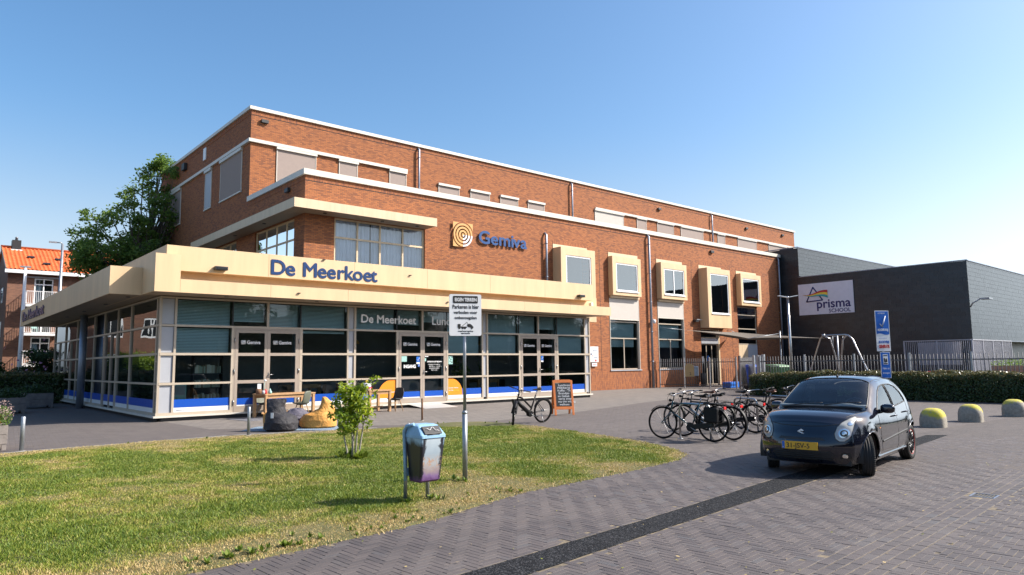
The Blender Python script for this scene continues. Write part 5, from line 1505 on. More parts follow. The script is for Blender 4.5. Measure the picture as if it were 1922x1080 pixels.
# swing frame
SW = thing('swing_frame', 'bent steel tube swing frame rising above the hedge', 'swing', (41.5, 19.0, 0))
Mx = Vector((42.0, 0, 0))
def tb(pts): tube_part('frame_tube', pts, 0.045, 'chrome', SW, 10)
tb([(42.0, 21.3, 0.0), (42.0, 20.75, 1.3), (42.0, 20.1, 3.0), (42.0, 19.95, 3.15), (42.0, 19.75, 3.2), (42, 18.6, 3.2), (42, 18.4, 3.14), (42, 18.2, 2.95), (42.0, 17.45, 1.1), (42.0, 17.0, 0.0)])
tb([(42.0, 19.9, 3.18), (42.2, 19.6, 3.0), (42.9, 19.6, 1.7), (43.8, 19.7, 0.0)]); tb([(42.0, 18.5, 3.18), (42.3, 18.9, 2.9), (43.2, 19.5, 1.4), (43.9, 19.9, 0.0)])
MB().lathe((42.0, 19.9, 3.2), [(0.09, -0.08), (0.1, 0.0), (0.09, 0.08)], 12).build('joint', M['galv'], SW)
for y in (19.35, 18.75):
    tube_part('chain', [(42.0, y, 3.15), (42.05, y, 2.3)], 0.012, 'galv', SW, 5)

def wheelie(x, y, rz, col, label, scale=1.0, lidcol=None):
    t = thing('waste_container', label, 'bin', (x, y, 0), rz)
    c = paint('bin_plastic', col, 0.5, 0, 0.1)
    w_, d_, h_ = 0.34*scale, 0.38*scale, 1.35
    v = [(-w_*0.8, -d_*0.8, 0.12), (w_*0.8, -d_*0.8, 0.12), (w_*0.8, d_*0.75, 0.12), (-w_*0.8, d_*0.75, 0.12), (-w_, -d_, h_), (w_, -d_, h_), (w_, d_, h_), (-w_, d_, h_)]
    MB().add(v, [(0, 3, 2, 1), (4, 5, 6, 7), (0, 1, 5, 4), (1, 2, 6, 5), (2, 3, 7, 6), (3, 0, 4, 7)]).build('body', c, t, False, bevel=0.03)
    v = [(-w_-0.04, -d_-0.05, h_+0.003), (w_+0.04, -d_-0.05, h_+0.003), (w_+0.04, d_+0.02, h_+0.003), (-w_-0.04, d_+0.02, h_+0.003), (-w_+0.02, -d_+0.03, h_+0.09), (w_-0.02, -d_+0.03, h_+0.09), (w_-0.02, d_, h_+0.16), (-w_+0.02, d_, h_+0.16)]
    MB().add(v, [(0, 3, 2, 1), (4, 5, 6, 7), (0, 1, 5, 4), (1, 2, 6, 5), (2, 3, 7, 6), (3, 0, 4, 7)]).build('lid', paint('lid_plastic', lidcol or col, 0.45), t, False, bevel=0.02)
    MB().tube([(-w_+0.05, d_+0.06, h_+0.03), (w_-0.05, d_+0.06, h_+0.03)], 0.018, 8).build('handle', c, t, False)
    for s in (-1, 1): MB().lathe((s*(w_-0.02)-0.03, d_*0.8, 0.12), [(0.12, -0.03), (0.12, 0.03)], 16, 'x').build('wheel', M['blackrubber'], t, False)
    return t
wheelie(38.6, 22.6, -0.5, (0.01, 0.09, 0.5), 'bright blue waste container just behind the gate'); wheelie(39.6, 23.3, -0.5, (0.015, 0.03, 0.22), 'dark blue waste container left of the bright blue one')
wheelie(37.9, 20.5, -0.5, (0.05, 0.16, 0.05), 'pale green lidded container behind the fence by the sail post', 1.15, (0.22, 0.34, 0.2)); wheelie(38.5, 21.4, -0.5, (0.03, 0.10, 0.03), 'dark green waste container between the blue and pale green ones', 1.0)
LB = thing('entrance_letterbox', 'ochre round topped letterbox plate with a 2 hanging on the fence', 'letterbox', (38.9, 27.4, 0.8))
cx, cy = 39.1, 27.6
dx = Vector((0.757, -0.653, 0)); nv = Vector((-0.653, -0.757, 0))
pl = [(-0.3, 0.75), (0.3, 0.75), (0.3, 1.35)]+[(0.3*cos(a*pi/12), 1.35+0.24*sin(a*pi/12)) for a in range(1, 12)]+[(-0.3, 1.35)]
mb = MB(); pp = [Vector((cx, cy, 0))+dx*p[0]+Vector((0, 0, p[1])) for p in pl]; k = len(pl)
mb.add([tuple(p+nv*0.2) for p in pp]+[tuple(p+nv*0.16) for p in pp], [tuple(range(k)), tuple(range(k, 2*k))[::-1]]+[(i, k+i, k+(i+1) % k, (i+1) % k) for i in range(k)])
mb.build('plate', paint('dull_ochre', (0.42, 0.27, 0.11), 0.5), LB)
text('lettering', '2', 0.3, M['black_ink'], LB, Vector((cx, cy, 0.86))+dx*-0.02+nv*0.205, tuple(dx), height=0.17)
MB().obox(Vector((cx, cy, 1.1))+dx*0.42+nv*0.05, dx, nv, (0, 0, 1), 0.18, 0.14, 0.32).build('box', M['galv'], LB, bevel=0.03)
t = thing('blue_crate_stack', 'low blue plastic crates on the ground behind the corner fence', 'crate', (40.4, 25.6, 0))
mb = MB()
for k in range(2): bx('crate', M['sign_blue'], t, 40.3+k*0.75, 40.95+k*0.75, 25.3, 25.9, 0.02, 0.38, bevel=0.02)
t = thing('black_door_bin', 'small black bin left of the sliding entrance door', 'bin', (43.6, 29.6, 0))
MB().lathe((43.7, 29.6, 0), [(0.2, 0), (0.22, 0.85), (0.18, 0.9)], 16).build('body', M['dark'], t)

# ------------------------------------------------------------------ smoke-free sign at the right
SB = Vector((33.35, 13.2, 0)); sdx = Vector((0.70, -0.71, 0)).normalized()
sdx = Vector((0.82, -0.57, 0)).normalized(); snv = Vector((sdx.y, -sdx.x, 0))
SB = Vector((31.4, 12.35, 0))
RS = thing('smoke_free_sign', 'tall blue and white smoke free sign on a pole above the hedge', 'sign', tuple(SB))
tube_part('pole', [SB, SB+Vector((0, 0, 3.2))], 0.035, 'galv', RS, 10)
def plate(root, name, mat, u0, u1, z0, z1, d=0.05, th=0.02): return MB().obox(SB+sdx*(u0+u1)/2+snv*(d)+Vector((0, 0, (z0+z1)/2)), sdx, snv, (0, 0, 1), (u1-u0)/2, th/2, (z1-z0)/2).build(name, M[mat], root)
plate(RS, 'sign_plate', 'white', -0.31, 0.31, 2.06, 3.78); plate(RS, 'blue_field', 'sign_blue', -0.285, 0.285, 2.85, 3.75, 0.062, 0.004)
mb = MB()
for i in range(12):
    pass
mb.add([tuple(SB+sdx*(-0.285+0.57*i/16)+snv*0.064+Vector((0, 0, z))) for i in range(17) for z in (2.86, 2.78+0.03*sin(i/16*6.3))], [(2*i, 2*i+1, 2*i+3, 2*i+2) for i in range(16)])
mb.build('wavy_edge', M['sign_blue'], RS)
ck = lambda u, z: SB+sdx*u+snv*0.075+Vector((0, 0, z))
mb = MB(); mb.tube([ck(-0.12, 3.22), ck(-0.03, 3.08), ck(0.14, 3.55)], [0.022, 0.03, 0.02], 6); mb.build('tick_mark', M['white_ink'], RS)
text('lettering', 'UITSTEKEND', 0.1, M['white_ink'], RS, ck(-0.2, 3.64), tuple(sdx), width=0.32, height=0.05)
text('lettering', 'ROOKVRIJ', 0.1, M['white_ink'], RS, ck(-0.24, 2.92), tuple(sdx), width=0.46, height=0.12, bold=0.005)
text('lettering', 'ROOKVRIJE', 0.1, M['sign_blue'], RS, ck(-0.22, 2.40), tuple(sdx), width=0.46, height=0.13, bold=0.005)
text('lettering', 'GENERATIE', 0.1, M['red_ink'], RS, ck(-0.22, 2.20), tuple(sdx), width=0.46, height=0.13, bold=0.005)
text('lettering', 'samen op weg naar een', 0.1, M['sign_blue'], RS, ck(-0.2, 2.60), tuple(sdx), width=0.34, height=0.03)
KR = thing('drop_off_sign', 'small blue parking sign with white pictogram below the smoke free sign', 'sign', tuple(SB+Vector((0, 0, 0.95))))
plate(KR, 'sign_plate', 'white', -0.19, 0.25, 0.93, 2.02); plate(KR, 'blue_field', 'sign_blue', -0.17, 0.23, 0.95, 2.0, 0.062, 0.004)
plate(KR, 'white_field', 'white', -0.08, 0.14, 1.5, 1.93, 0.066, 0.004)
mb = MB(); mb.tube([ck(0.0, 1.60), ck(-0.02, 1.78)], 0.03, 6); mb.tube([ck(0.07, 1.60), ck(0.07, 1.76)], 0.028, 6); mb.build('pictogram', M['black_ink'], KR)
plate(KR, 'pictogram_car', 'black_ink', -0.06, 0.12, 1.86, 1.90, 0.070, 0.003); plate(KR, 'pictogram_car', 'black_ink', -0.06, 0.12, 1.52, 1.56, 0.070, 0.003)
text('lettering', 'Halen en', 0.1, M['white_ink'], KR, ck(-0.13, 1.30), tuple(sdx), width=0.3, height=0.09); text('lettering', 'brengen', 0.1, M['white_ink'], KR, ck(-0.13, 1.12), tuple(sdx), width=0.3, height=0.09)

# ------------------------------------------------------------------ left: apartment block with pantiled roof
AP = thing('apartment_building', 'brown brick apartment block with orange pantile roof and white balconies at far left', 'building', (5.9, 70.0, 0))
ops = [(7.75, 9.2, 7.0, 9.25), (7.75, 9.25, 4.3-1.7, 4.45), (7.75, 9.25, 4.8, 6.75), (12.0, 13.4, 7.2, 9.2), (15.0, 16.4, 7.2, 9.2), (12.0, 13.4, 3.8, 5.8)]
ops = [(7.85, 9.2, 7.0, 9.25), (7.82, 9.18, 2.2, 4.35), (7.82, 9.18, 4.65, 6.8), (12.0, 13.4, 7.2, 9.2), (15.0, 16.4, 7.2, 9.2)]
cutwall(Pf(70.0), 6.0, 34.0, 0, 9.75, ops, 0.15).build('wall', M['brick_old'], AP)
mb = MB(); mb.add([(6.0, 70.0, 0), (6.0, 80.0, 0), (6.0, 80.0, 9.75), (6.0, 75.0, 12.3), (6.0, 70.0, 9.75)], [(4, 3, 2, 1, 0)]); mb.build('gable_wall', M['brick_old'], AP)
# pantiles: waves across, laps along the slope
def pantiles(x0, x1, ye, ze, yr, zr, tile=0.30, course=0.42):
    L_ = math.hypot(yr-ye, zr-ze); sy, sz = (yr-ye)/L_, (zr-ze)/L_; ny, nz = -sz, sy
    nc = int(round((x1-x0)/tile)); nr = int(L_/course); sub = 6
    us = np.linspace(0, nc, nc*sub+1); V = []; Fq = []
    for r in range(nr):
        for e, lift in ((0.0, 0.055), (1.02, 0.0)):
            s = (r+e)*course; prof = np.maximum(np.cos(us*2*pi), -0.35)*0.055+lift
            V.append(np.stack([x0+us*tile*(x1-x0)/(nc*tile), ye+sy*s+ny*prof, ze+sz*s+nz*prof], 1))
    k = len(us); V = np.vstack(V)
    for r in range(nr):
        a = np.arange(k-1)+2*r*k; Fq.append(np.stack([a, a+1, a+1+k, a+k], 1))
        if r: 
            c = np.arange(k-1)+(2*r-1)*k; Fq.append(np.stack([c, c+1, c+1+k, c+k], 1))
    return V, np.vstack(Fq)
mt, nt, b = newmat('orange_pantile')
p_ = geo_pos(nt); cc = ramp(nt, noise(nt, p_, 2.2, 5, 0.8), [(0.3, (0.40, 0.07, 0.02)), (0.5, (0.62, 0.13, 0.03)), (0.7, (0.72, 0.20, 0.06))])
cc = mixc(nt, ramp(nt, noise(nt, p_, 7, 3, 0.7), [(0.55, (0, 0, 0)), (0.75, (0.6, 0.6, 0.6))]), cc, (0.16, 0.06, 0.03))
nt.links.new(cc, b.inputs['Base Color']); b.inputs['Roughness'].default_value = 0.75; M['pantile'] = mt
V, Fq = pantiles(5.85, 34.0, 69.55, 9.85, 75.0, 12.4)
rf = fast_mesh('roof_tiles', V-np.array([5.9, 70.0, 0]), Fq, M['pantile'], AP, 'stuff', None, True)
MB().tube([(5.8, 75.0, 12.42), (34, 75.0, 12.42)], 0.13, 8).build('ridge', M['pantile'], AP)
mb = MB(); mb.quad((5.85, 75, 12.35), (34, 75, 12.35), (34, 80.4, 9.8), (5.85, 80.4, 9.8)); mb.build('roof', M['pantile'], AP)
bx('gutter', M['white'], AP, 5.75, 34.0, 69.35, 69.62, 9.55, 9.83); bx('bargeboard', M['oldwood'], AP, 5.78, 5.86, 69.5, 69.9, 9.6, 9.8)
mb = MB(); mb.add([(5.80, 69.5, 9.62), (5.80, 75.0, 12.18), (5.80, 75.0, 12.45), (5.80, 69.5, 9.9), (5.86, 69.5, 9.62), (5.86, 75.0, 12.18), (5.86, 75.0, 12.45), (5.86, 69.5, 9.9)], [(0, 3, 2, 1), (4, 5, 6, 7), (0, 1, 5, 4), (3, 7, 6, 2)]); mb.build('bargeboard', M['oldwood'], AP)
ch = bx('chimney', M['dark'], AP, 6.55, 7.2, 74.4, 75.2, 12.0, 13.0); MB().lathe((6.88, 74.8, 13.0), [(0.12, 0), (0.10, 0.25), (0.14, 0.27), (0.02, 0.36)], 10).build('chimney_pot', M['galv'], ch)
bx('flashing', M['white'], ch, 6.45, 7.3, 74.2, 74.39, 11.9, 12.15)
for x in (11.2, 12.5): MB().lathe((x, 75.0, 12.4), [(0.3, 0), (0.3, 0.12), (0.36, 0.14), (0.30, 0.25)], 12).build('roof_vent', M['dark'], AP)
for x, s in ((7.75, 0.52), (8.75, 0.26), (9.75, 0.50)):
    y = 69.6+5.4*s; z = 9.85+2.55*s
    MB().obox((x, y, z+0.15), (1, 0, 0), (0, 0.905, 0.427), (0, -0.427, 0.905), 0.26, 0.16, 0.05).build('roof_window', M['dark'], AP)
for (a, b_, c, d) in ops:
    w = glazing(Pf(70.08), a+0.01, b_-0.01, c+0.01, d-0.01, [(a+b_)/2], [d-0.5], 0.09, 0.07, 'white', 'glass')
    w.parent = AP; w.location = (0, 0, 0)
    for me_ in [w]+list(w.children):
        me_.data.transform(Matrix.Translation(origin_of(CB)-origin_of(AP)))
    curtain(Pf(70.0), a+0.12, a+0.55, c+0.1, d-0.55, 0.3, a, w); 
mb = MB(); mb.box(6.2, 33.8, 72.0, 72.1, 0, 9.6); mb.build('room', M['interior'], AP)
bx('downpipe', M['white'], AP, 9.62, 9.74, 69.9, 69.99, 0, 9.5); bx('lintel', M['greypanel'], AP, 7.2, 9.6, 69.9, 69.995, 9.28, 9.40)
def balcony(x0, x1, z, y=70.0):
    t = bx('balcony', M['white'], AP, x0, x1, y-1.3, y-0.001, z-0.18, z)
    for zz in (z+0.05, z+1.05):
        MB().box(x0, x1, y-1.3, y-1.26, zz, zz+0.045).box(x0, x0+0.04, y-1.26, y-0.002, zz, zz+0.045).build('handrail', M['white'], t)
    mb = MB(); x = x0+0.05
    while x < x1: mb.box(x-0.012, x+0.012, y-1.29, y-1.27, z+0.1, z+1.05); x += 0.13
    yy = y-1.2
    while yy < y-0.05: mb.box(x0+0.008, x0+0.032, yy-0.012, yy+0.012, z+0.1, z+1.05); yy += 0.13
    o = mb.build('balusters', M['white'], t, kind='stuff')
balcony(7.2, 9.75, 6.98); balcony(7.2, 9.75, 4.62); balcony(7.2, 9.75, 2.1)
for y0 in (72.5, 75.0, 77.5):
    for z in (1.5, 4.4, 7.3):
        w = bx('window', M['white'], AP, 5.94, 5.995, y0, y0+0.9, z, z+1.3); mb = MB(); mb.quad((5.935, y0+0.82, z+0.08), (5.935, y0+0.08, z+0.08), (5.935, y0+0.08, z+1.22), (5.935, y0+0.82, z+1.22)); mb.build('pane', M['glass'], w)
bc = thing('balcony_chair', 'pale green plastic chair on the first floor balcony of the brown brick block', 'chair', (8.0, 69.2, 4.62))
bx('seat', M['mint'], bc, 7.75, 8.15, 69.0, 69.4, 5.0, 5.05); bx('backrest', M['mint'], bc, 7.75, 8.15, 69.4, 69.44, 5.05, 5.5)
for sx in (7.78, 8.10):
    for sy in (69.03, 69.36): bx('leg', M['mint'], bc, sx, sx+0.03, sy, sy+0.03, 4.62, 4.999)

# slender white lamp masts in front of the block
def mast(x, y, z, label, arm):
    t = thing('street_lamp', label, 'street lamp', (x, y, 0))
    tube_part('mast', [(x, y, 0), (x, y, z)], [0.16, 0.09], 'galv' if arm else 'white', t, 10)
    if arm: tube_part('arm', [(x, y, z), (x-0.1, y, z+0.12), (x-0.5, y, z+0.1)], 0.05, 'galv', t); bx('lamp_head', M['galv'], t, x-0.9, x-0.4, y-0.12, y+0.12, z+0.06, z+0.16)
    else: bx('lamp_head', M['galv'], t, x-0.32, x+0.32, y-0.1, y+0.1, z, z+0.1)
mast(6.15, 60, 8.9, 'white lamp mast with a flat T head before the brown brick block', False); mast(8.85, 64, 11.4, 'grey lamp mast with one arm rising above the orange roof', True)

# ------------------------------------------------------------------ trees
def tree(name, label, base, H_, crown, n_clump, n_leaf, lsize, seed, mat='leaf', trunk_r=0.25, group=None, cat='tree', limbs=None, spread=1.0, inner=0.45, csz=0.085):
    """crown: (cx, cy, cz, rx, ry, rz) or a list of such ellipsoids"""
    rs = np.random.RandomState(seed); t = thing(name, label, cat, (base[0], base[1], 0), group=group)
    ell = crown if isinstance(crown, list) else [crown]
    cs = []
    for k in range(n_clump):
        e = ell[k % len(ell)]; q = rs.normal(size=3); q /= np.linalg.norm(q); q *= rs.uniform(inner, 1.0)**0.6
        cs.append(np.array([e[0]+q[0]*e[3], e[1]+q[1]*e[4], e[2]+q[2]*e[5]]))
    mb = MB(); zs = min(c[2] for c in cs); bz = max(0.8, (zs+H_*0.05)); top = np.array([np.mean([e[0] for e in ell]), np.mean([e[1] for e in ell]), np.mean([e[2] for e in ell])])
    b0 = np.array([base[0], base[1], 0.0]); fork = b0*0.55+top*0.45; fork[2] = min(bz, top[2]*0.6)
    mb.tube([tuple(b0), tuple((b0*0.5+fork*0.5)+rs.normal(0, 0.05, 3)), tuple(fork), tuple(fork*0.5+top*0.5+rs.normal(0, 0.2, 3)), tuple(top)], [trunk_r*1.25, trunk_r, trunk_r*0.85, trunk_r*0.5, trunk_r*0.2], 10)
    mb.build('trunk', M['bark'], t)
    mb = MB()
    for k, c in enumerate(cs):
        f = rs.uniform(0.0, 0.8); st = fork*(1-f)+top*f; mid = st*0.45+c*0.55+np.array([0, 0, -0.06*H_*rs.uniform(0, 1)])+rs.normal(0, 0.15, 3)
        mb.tube([tuple(st), tuple(mid), tuple(c)], [trunk_r*0.30, trunk_r*0.15, trunk_r*0.05], 5, caps=False)
    mb.build('limbs', M['bark'], t, kind='stuff')
    rmean = np.mean([e[3]+e[4]+e[5] for e in ell])/3
    per = n_leaf//n_clump
    cen = []; sg = []; ct = []
    for c in cs:
        # every clump breaks into sprays
        for j in range(5):
            cen.append(c+rs.normal(0, rmean*0.11*spread, 3)); r_ = rmean*csz*rs.uniform(0.6, 1.4); sg.append((r_, r_, r_*0.6)); ct.append(max(3, int(per/5*rs.uniform(0.5, 1.5))))
    leaf_cloud('crown', cen, sg, ct, lsize, M[mat], t, seed+1)
    return t
tree('broadleaf_tree', 'large dark green tree rising behind the left end of the brick building', (12.6, 52, 0), 16, [(10.3, 51, 9.7, 2.9, 2.6, 2.6), (12.2, 52, 12.0, 3.1, 2.8, 2.5), (9.2, 50, 8.8, 2.0, 2.2, 1.7), (13.4, 52.5, 14.9, 1.9, 2, 1.7), (13.0, 52, 8.8, 1.8, 2.2, 1.6)], 140, 24000, 0.115, 41, 'leaf', 0.32, spread=1.0, csz=0.115, inner=0.35)
# things seen at the left edge
t = hedge('dark_hedge', 'dark hedge in shade behind the plank planters at far left', (0.5, 6.2, 41.5, 43.2, 1.45), 330, 9, 'leaf_hedge', 0.075)
for (nm, lab, x, y, z, r, s, m_, cat) in (('flowering_shrub', 'dark bush with pink flowers in front of the lamp mast', 6.2, 49.5, 1.9, (1.4, 1.2, 1.2), 51, 'leaf_dark', 'shrub'),
        ('edge_shrub', 'dark shrub low behind the hedge at the left edge', 2.8, 47.0, 1.3, (1.4, 1.2, 0.9), 52, 'leaf_dark', 'shrub'),
        ('conifer_twigs', 'tree with pale bluish twigs reaching in at the left edge', 1.0, 30.0, 4.6, (1.1, 1.0, 0.9), 53, 'leaf', 'tree')):
    tree(nm, lab, (x, y, 0), z+r[2], (x, y, z, *r), 26, 7000, 0.07, s, m_, 0.06 if z < 3 else 0.12, cat=cat, csz=0.16, inner=0.1)
fl_ = bpy.data.objects['flowering_shrub']
rs = np.random.RandomState(8); mb = MB()
for k in range(40):
    q = (6.2+rs.normal(0, 0.8), 48.6+rs.normal(0, 0.3), 1.9+rs.normal(0, 0.6)); mb.obox(q, rs.normal(size=3), (0.1, 1, 0.2), (1, 0.2, 1), 0.05, 0.04, 0.04)
mb.build('blossom', paint('pink_blossom', (0.55, 0.25, 0.40), 0.7), fl_, kind='stuff')
tree('far_tree', 'dark tree crown just showing behind the gable at the left edge', (3.0, 80, 0), 12, (3.2, 80, 8.5, 2.6, 2.6, 2.6), 40, 9000, 0.16, 54, 'leaf_dark', 0.25)

# across the street, seen only in the windows: trees and another brick block, hedge and houses added
AP3 = thing('backdrop_houses', 'long low brick house row added unseen behind the camera to darken the reflections', 'building', (30, -34, 0))  # unseen row added as a dark backdrop against the mirrored bright horizon
bx('wall', M['brick_old'], AP3, -30, 130, -46, -34, 0, 5.5); mb = MB(); mb.add([(-30, -33.5, 5.5), (130, -33.5, 5.5), (130, -40, 8.3), (-30, -40, 8.3), (-30, -46.5, 5.5), (130, -46.5, 5.5)], [(0, 1, 2, 3), (3, 2, 5, 4)]); mb.build('roof', paint('dark_roof_tiles', (0.06, 0.045, 0.04), 0.8, 0, 0.2), AP3)
for k in range(22):
    x = -20+k*6.5; w = bx('window', M['white'], AP3, x, x+2.0, -33.99, -33.93, 1.0, 2.5); bx('pane', M['blackgloss'], w, x+0.1, x+1.9, -33.928, -33.92, 1.1, 2.4)
hedge('backdrop_hedge', 'long dark hedge added across the street to darken the low window reflections', (-15, 150, -15.2, -13.8, 1.9), 50, 19, 'leaf_hedge', 0.15)  # added to close the bright gap below the mirrored tree crowns
g_ = 'street trees opposite, mirrored in the cafe windows'
i = 0
for x, y, h_, r_ in ((2, -24, 9.5, 4.2), (14, -22, 11, 4.6), (24, -26, 12.5, 5), (36, -23, 10, 4.4), (47, -27, 13, 5), (58, -24, 11, 5), (72, -28, 12, 5.5), (88, -26, 11, 5), (102, -24, 11, 5), (118, -26, 12, 5.5), (134, -24, 12, 5.5), (80, -20, 9, 4), (66, -19, 8.5, 4)):  # farthest and second-row trees are added to darken reflections between the crowns
    tree('street_tree', 'tall dense street tree across the road mirrored in the windows', (x, y, 0), h_, (x, y, h_*0.58, r_, r_, h_*0.40), 40, 7000, 0.28, 60+i, 'leaf_dark', 0.25, g_, csz=0.15, inner=0.1); i += 1
AP2 = thing('mirrored_brick_block', 'sunlit brown brick housing block beyond the hedge, seen only mirrored in the side glass', 'building', (-10, 62, 0))
ops2 = []
for x in (-27, -21, -15, -9.5, -6.5, -3.5, -0.5):
    for z in (1.2, 4.1, 7.0): ops2.append((x, x+1.6, z, z+1.6))
cutwall(Pf(62), -30, 3.0, 0, 9.75, ops2, 0.12).build('wall', M['brick_old'], AP2)
for (a, b_, c, d) in ops2:
    w = MB().box(a, b_, 62.02, 62.08, c, c+0.14).box(a, b_, 62.02, 62.08, d-0.14, d).box(a, a+0.14, 62.02, 62.08, c+0.14, d-0.14).box(b_-0.14, b_, 62.02, 62.08, c+0.14, d-0.14).box((a+b_)/2-0.07, (a+b_)/2+0.07, 62.02, 62.08, c+0.14, d-0.14).build('window', M['white'], AP2)
    MB().quad((a, 62.05, c), (b_, 62.05, c), (b_, 62.05, d), (a, 62.05, d)).build('pane', M['blackgloss'], w)
bx('roof', M['pantile'], AP2, -30.3, 3.2, 61.6, 70, 9.75, 10.2)
for k, (x, y) in enumerate(((-5.5, 46), (-2.2, 50), (0.6, 53), (-8.5, 52), (1.6, 47.5))):
    tree('street_shrub', 'bright green bush across the side path, seen only mirrored in the glass', (x, y, 0), 2.6, (x, y, 1.3, 1.9, 2.4, 1.1), 24, 4000, 0.12, 80+k, 'leaf_yellow', 0.05, 'bushes mirrored in the side glass', 'shrub', csz=0.2, inner=0.1)
# ------------------------------------------------------------------ parking sign on its pole
px, py = 6.33, 8.43
NS = thing('no_parking_sign', 'white parking ban sign with tow truck drawing on a steel pole at the lawn edge', 'sign', (px, py, 0))
MB().tube([(px, py, 0), (px, py, 0.98)], 0.038, 16).build('sleeve', M['galv'], NS); MB().lathe((px, py, 0.98), [(0.042, 0), (0.042, 0.02), (0.026, 0.045)], 16).build('collar', M['galv'], NS)
MB().tube([(px, py, 1.0), (px, py, 2.7)], 0.024, 16).build('pole', M['galv'], NS)
a_ = radians(-24); nx_ = Vector((cos(a_), sin(a_), 0)); nn_ = Vector((sin(a_), -cos(a_), 0))
c0 = Vector((px, py, 0))+nn_*0.035+nx_*0.005
def sp_(u, z, d=0.0): return c0+nx_*u+nn_*d+Vector((0, 0, z))
zb_, zt_ = 2.125, 2.745; hw_ = 0.245
def rrect(mb, u0, u1, z0, z1, d0, d1, r=0.025, n=5):
    pts = []
    for (cu_, cz_, a0) in ((u1-r, z1-r, 0), (u0+r, z1-r, pi/2), (u0+r, z0+r, pi), (u1-r, z0+r, 1.5*pi)):
        for i in range(n+1):
            a = a0+pi/2*i/n; pts.append((cu_+r*cos(a), cz_+r*sin(a)))
    k = len(pts)
    mb.add([tuple(sp_(u, z, d0)) for u, z in pts]+[tuple(sp_(u, z, d1)) for u, z in pts], [tuple(range(k))[::-1], tuple(range(k, 2*k))]+[(i, (i+1) % k, k+(i+1) % k, k+i) for i in range(k)])
    return mb
rrect(MB(), -hw_, hw_, zb_, zt_, 0.0, 0.016).build('sign_plate', M['white'], NS)
rrect(MB(), -0.19, 0.19, zt_-0.135, zt_-0.025, 0.0165, 0.0185, 0.015).build('black_field', M['black_ink'], NS)
text('lettering', 'EIGEN TERREIN', 0.1, M['white_ink'], NS, sp_(-0.165, zt_-0.105, 0.019), tuple(nx_), ext=0.0004, width=0.33, height=0.05, bold=0.004)
for i, (s_, w_) in enumerate((('Parkeren is hier', 0.40), ('verboden voor', 0.36), ('onbevoegden', 0.335))):
    text('lettering', s_, 0.1, M['black_ink'], NS, sp_(-w_/2, zt_-0.215-i*0.078, 0.0165), tuple(nx_), ext=0.0004, width=w_, height=0.056 if i == 0 else (0.046 if i == 1 else 0.056), bold=0.003)
text('lettering', 'wegsleepregeling', 0.1, M['black_ink'], NS, sp_(-0.115, zb_+0.062, 0.0165), tuple(nx_), ext=0.0004, width=0.23, height=0.024, bold=0.003)
text('lettering', 'van kracht', 0.1, M['black_ink'], NS, sp_(-0.068, zb_+0.028, 0.0165), tuple(nx_), ext=0.0004, width=0.136, height=0.022, bold=0.003)
mb = MB()
def sbox(u0, u1, z0, z1): mb.obox(sp_((u0+u1)/2, (z0+z1)/2, 0.0172), nx_, nn_, (0, 0, 1), (u1-u0)/2, 0.0008, (z1-z0)/2)
zb2 = zb_+0.105
def spoly(pts): mb.add([tuple(sp_(u, z, 0.0178)) for u, z in pts], [tuple(range(len(pts)))])
sbox(-0.12, -0.075, zb2+0.015, zb2+0.07); sbox(-0.075, 0.02, zb2+0.012, zb2+0.032)
spoly([(-0.07, zb2+0.028), (-0.06, zb2+0.028), (0.025, zb2+0.095), (0.022, zb2+0.102)]); spoly([(0.018, zb2+0.10), (0.024, zb2+0.10), (0.04, zb2+0.05), (0.035, zb2+0.05)])
spoly([(0.02, zb2+0.055), (0.045, zb2+0.075), (0.08, zb2+0.07), (0.12, zb2+0.03), (0.12, zb2+0.008), (0.09, zb2+0.008), (0.03, zb2+0.035)])
for u, z, r in ((-0.095, 0.008, 0.016), (-0.045, 0.008, 0.016), (-0.010, 0.008, 0.016), (0.095, 0.006, 0.014), (0.045, 0.036, 0.014)):
    spoly([(u+r*cos(2*pi*i/14), zb2+z+r*sin(2*pi*i/14)) for i in range(14)])
mb.build('tow_truck_pictogram', M['black_ink'], NS)

# ------------------------------------------------------------------ litter bin
LBn = thing('litter_bin', 'pale blue litter bin on two posts smeared with white, black and purple paint', 'litter bin', (5.02, 7.54, 0), radians(0))
mt, nt, b = newmat('graffiti_front')
tc = nt.nodes.new('ShaderNodeTexCoord').outputs['Object']; sp2 = nt.nodes.new('ShaderNodeSeparateXYZ'); nt.links.new(tc, sp2.inputs[0])
nz = noise(nt, tc, 9, 5, 0.7, 0.6)
zz = mathn(nt, 'ADD', sp2.outputs[2], mathn(nt, 'MULTIPLY', mathn(nt, 'SUBTRACT', nz, 0.5), 0.16))
cc = ramp(nt, zz, [(0.28, (0.10, 0.04, 0.14)), (0.34, (0.20, 0.12, 0.26)), (0.40, (0.30, 0.24, 0.24)), (0.50, (0.36, 0.38, 0.40)), (0.62, (0.30, 0.37, 0.43)), (0.80, (0.44, 0.51, 0.56))])
nz2 = noise(nt, tc, 5, 4, 0.6, 1.0)
ax_ = mathn(nt, 'ABSOLUTE', sp2.outputs[0], None)
edge = mathn(nt, 'ADD', ax_, mathn(nt, 'MULTIPLY', mathn(nt, 'SUBTRACT', nz2, 0.5), 0.22))
cc = mixc(nt, ramp(nt, edge, [(0.105, (0, 0, 0)), (0.13, (1, 1, 1))]), cc, (0.018, 0.02, 0.03))
nz3 = noise(nt, tc, 13, 4, 0.6, 2.0)
blob = mathn(nt, 'MULTIPLY', ramp(nt, nz3, [(0.5, (0, 0, 0)), (0.58, (1, 1, 1))]), ramp(nt, zz, [(0.40, (0, 0, 0)), (0.46, (1, 1, 1)), (0.54, (1, 1, 1)), (0.60, (0, 0, 0))]))
cc = mixc(nt, blob, cc, (0.42, 0.26, 0.17))
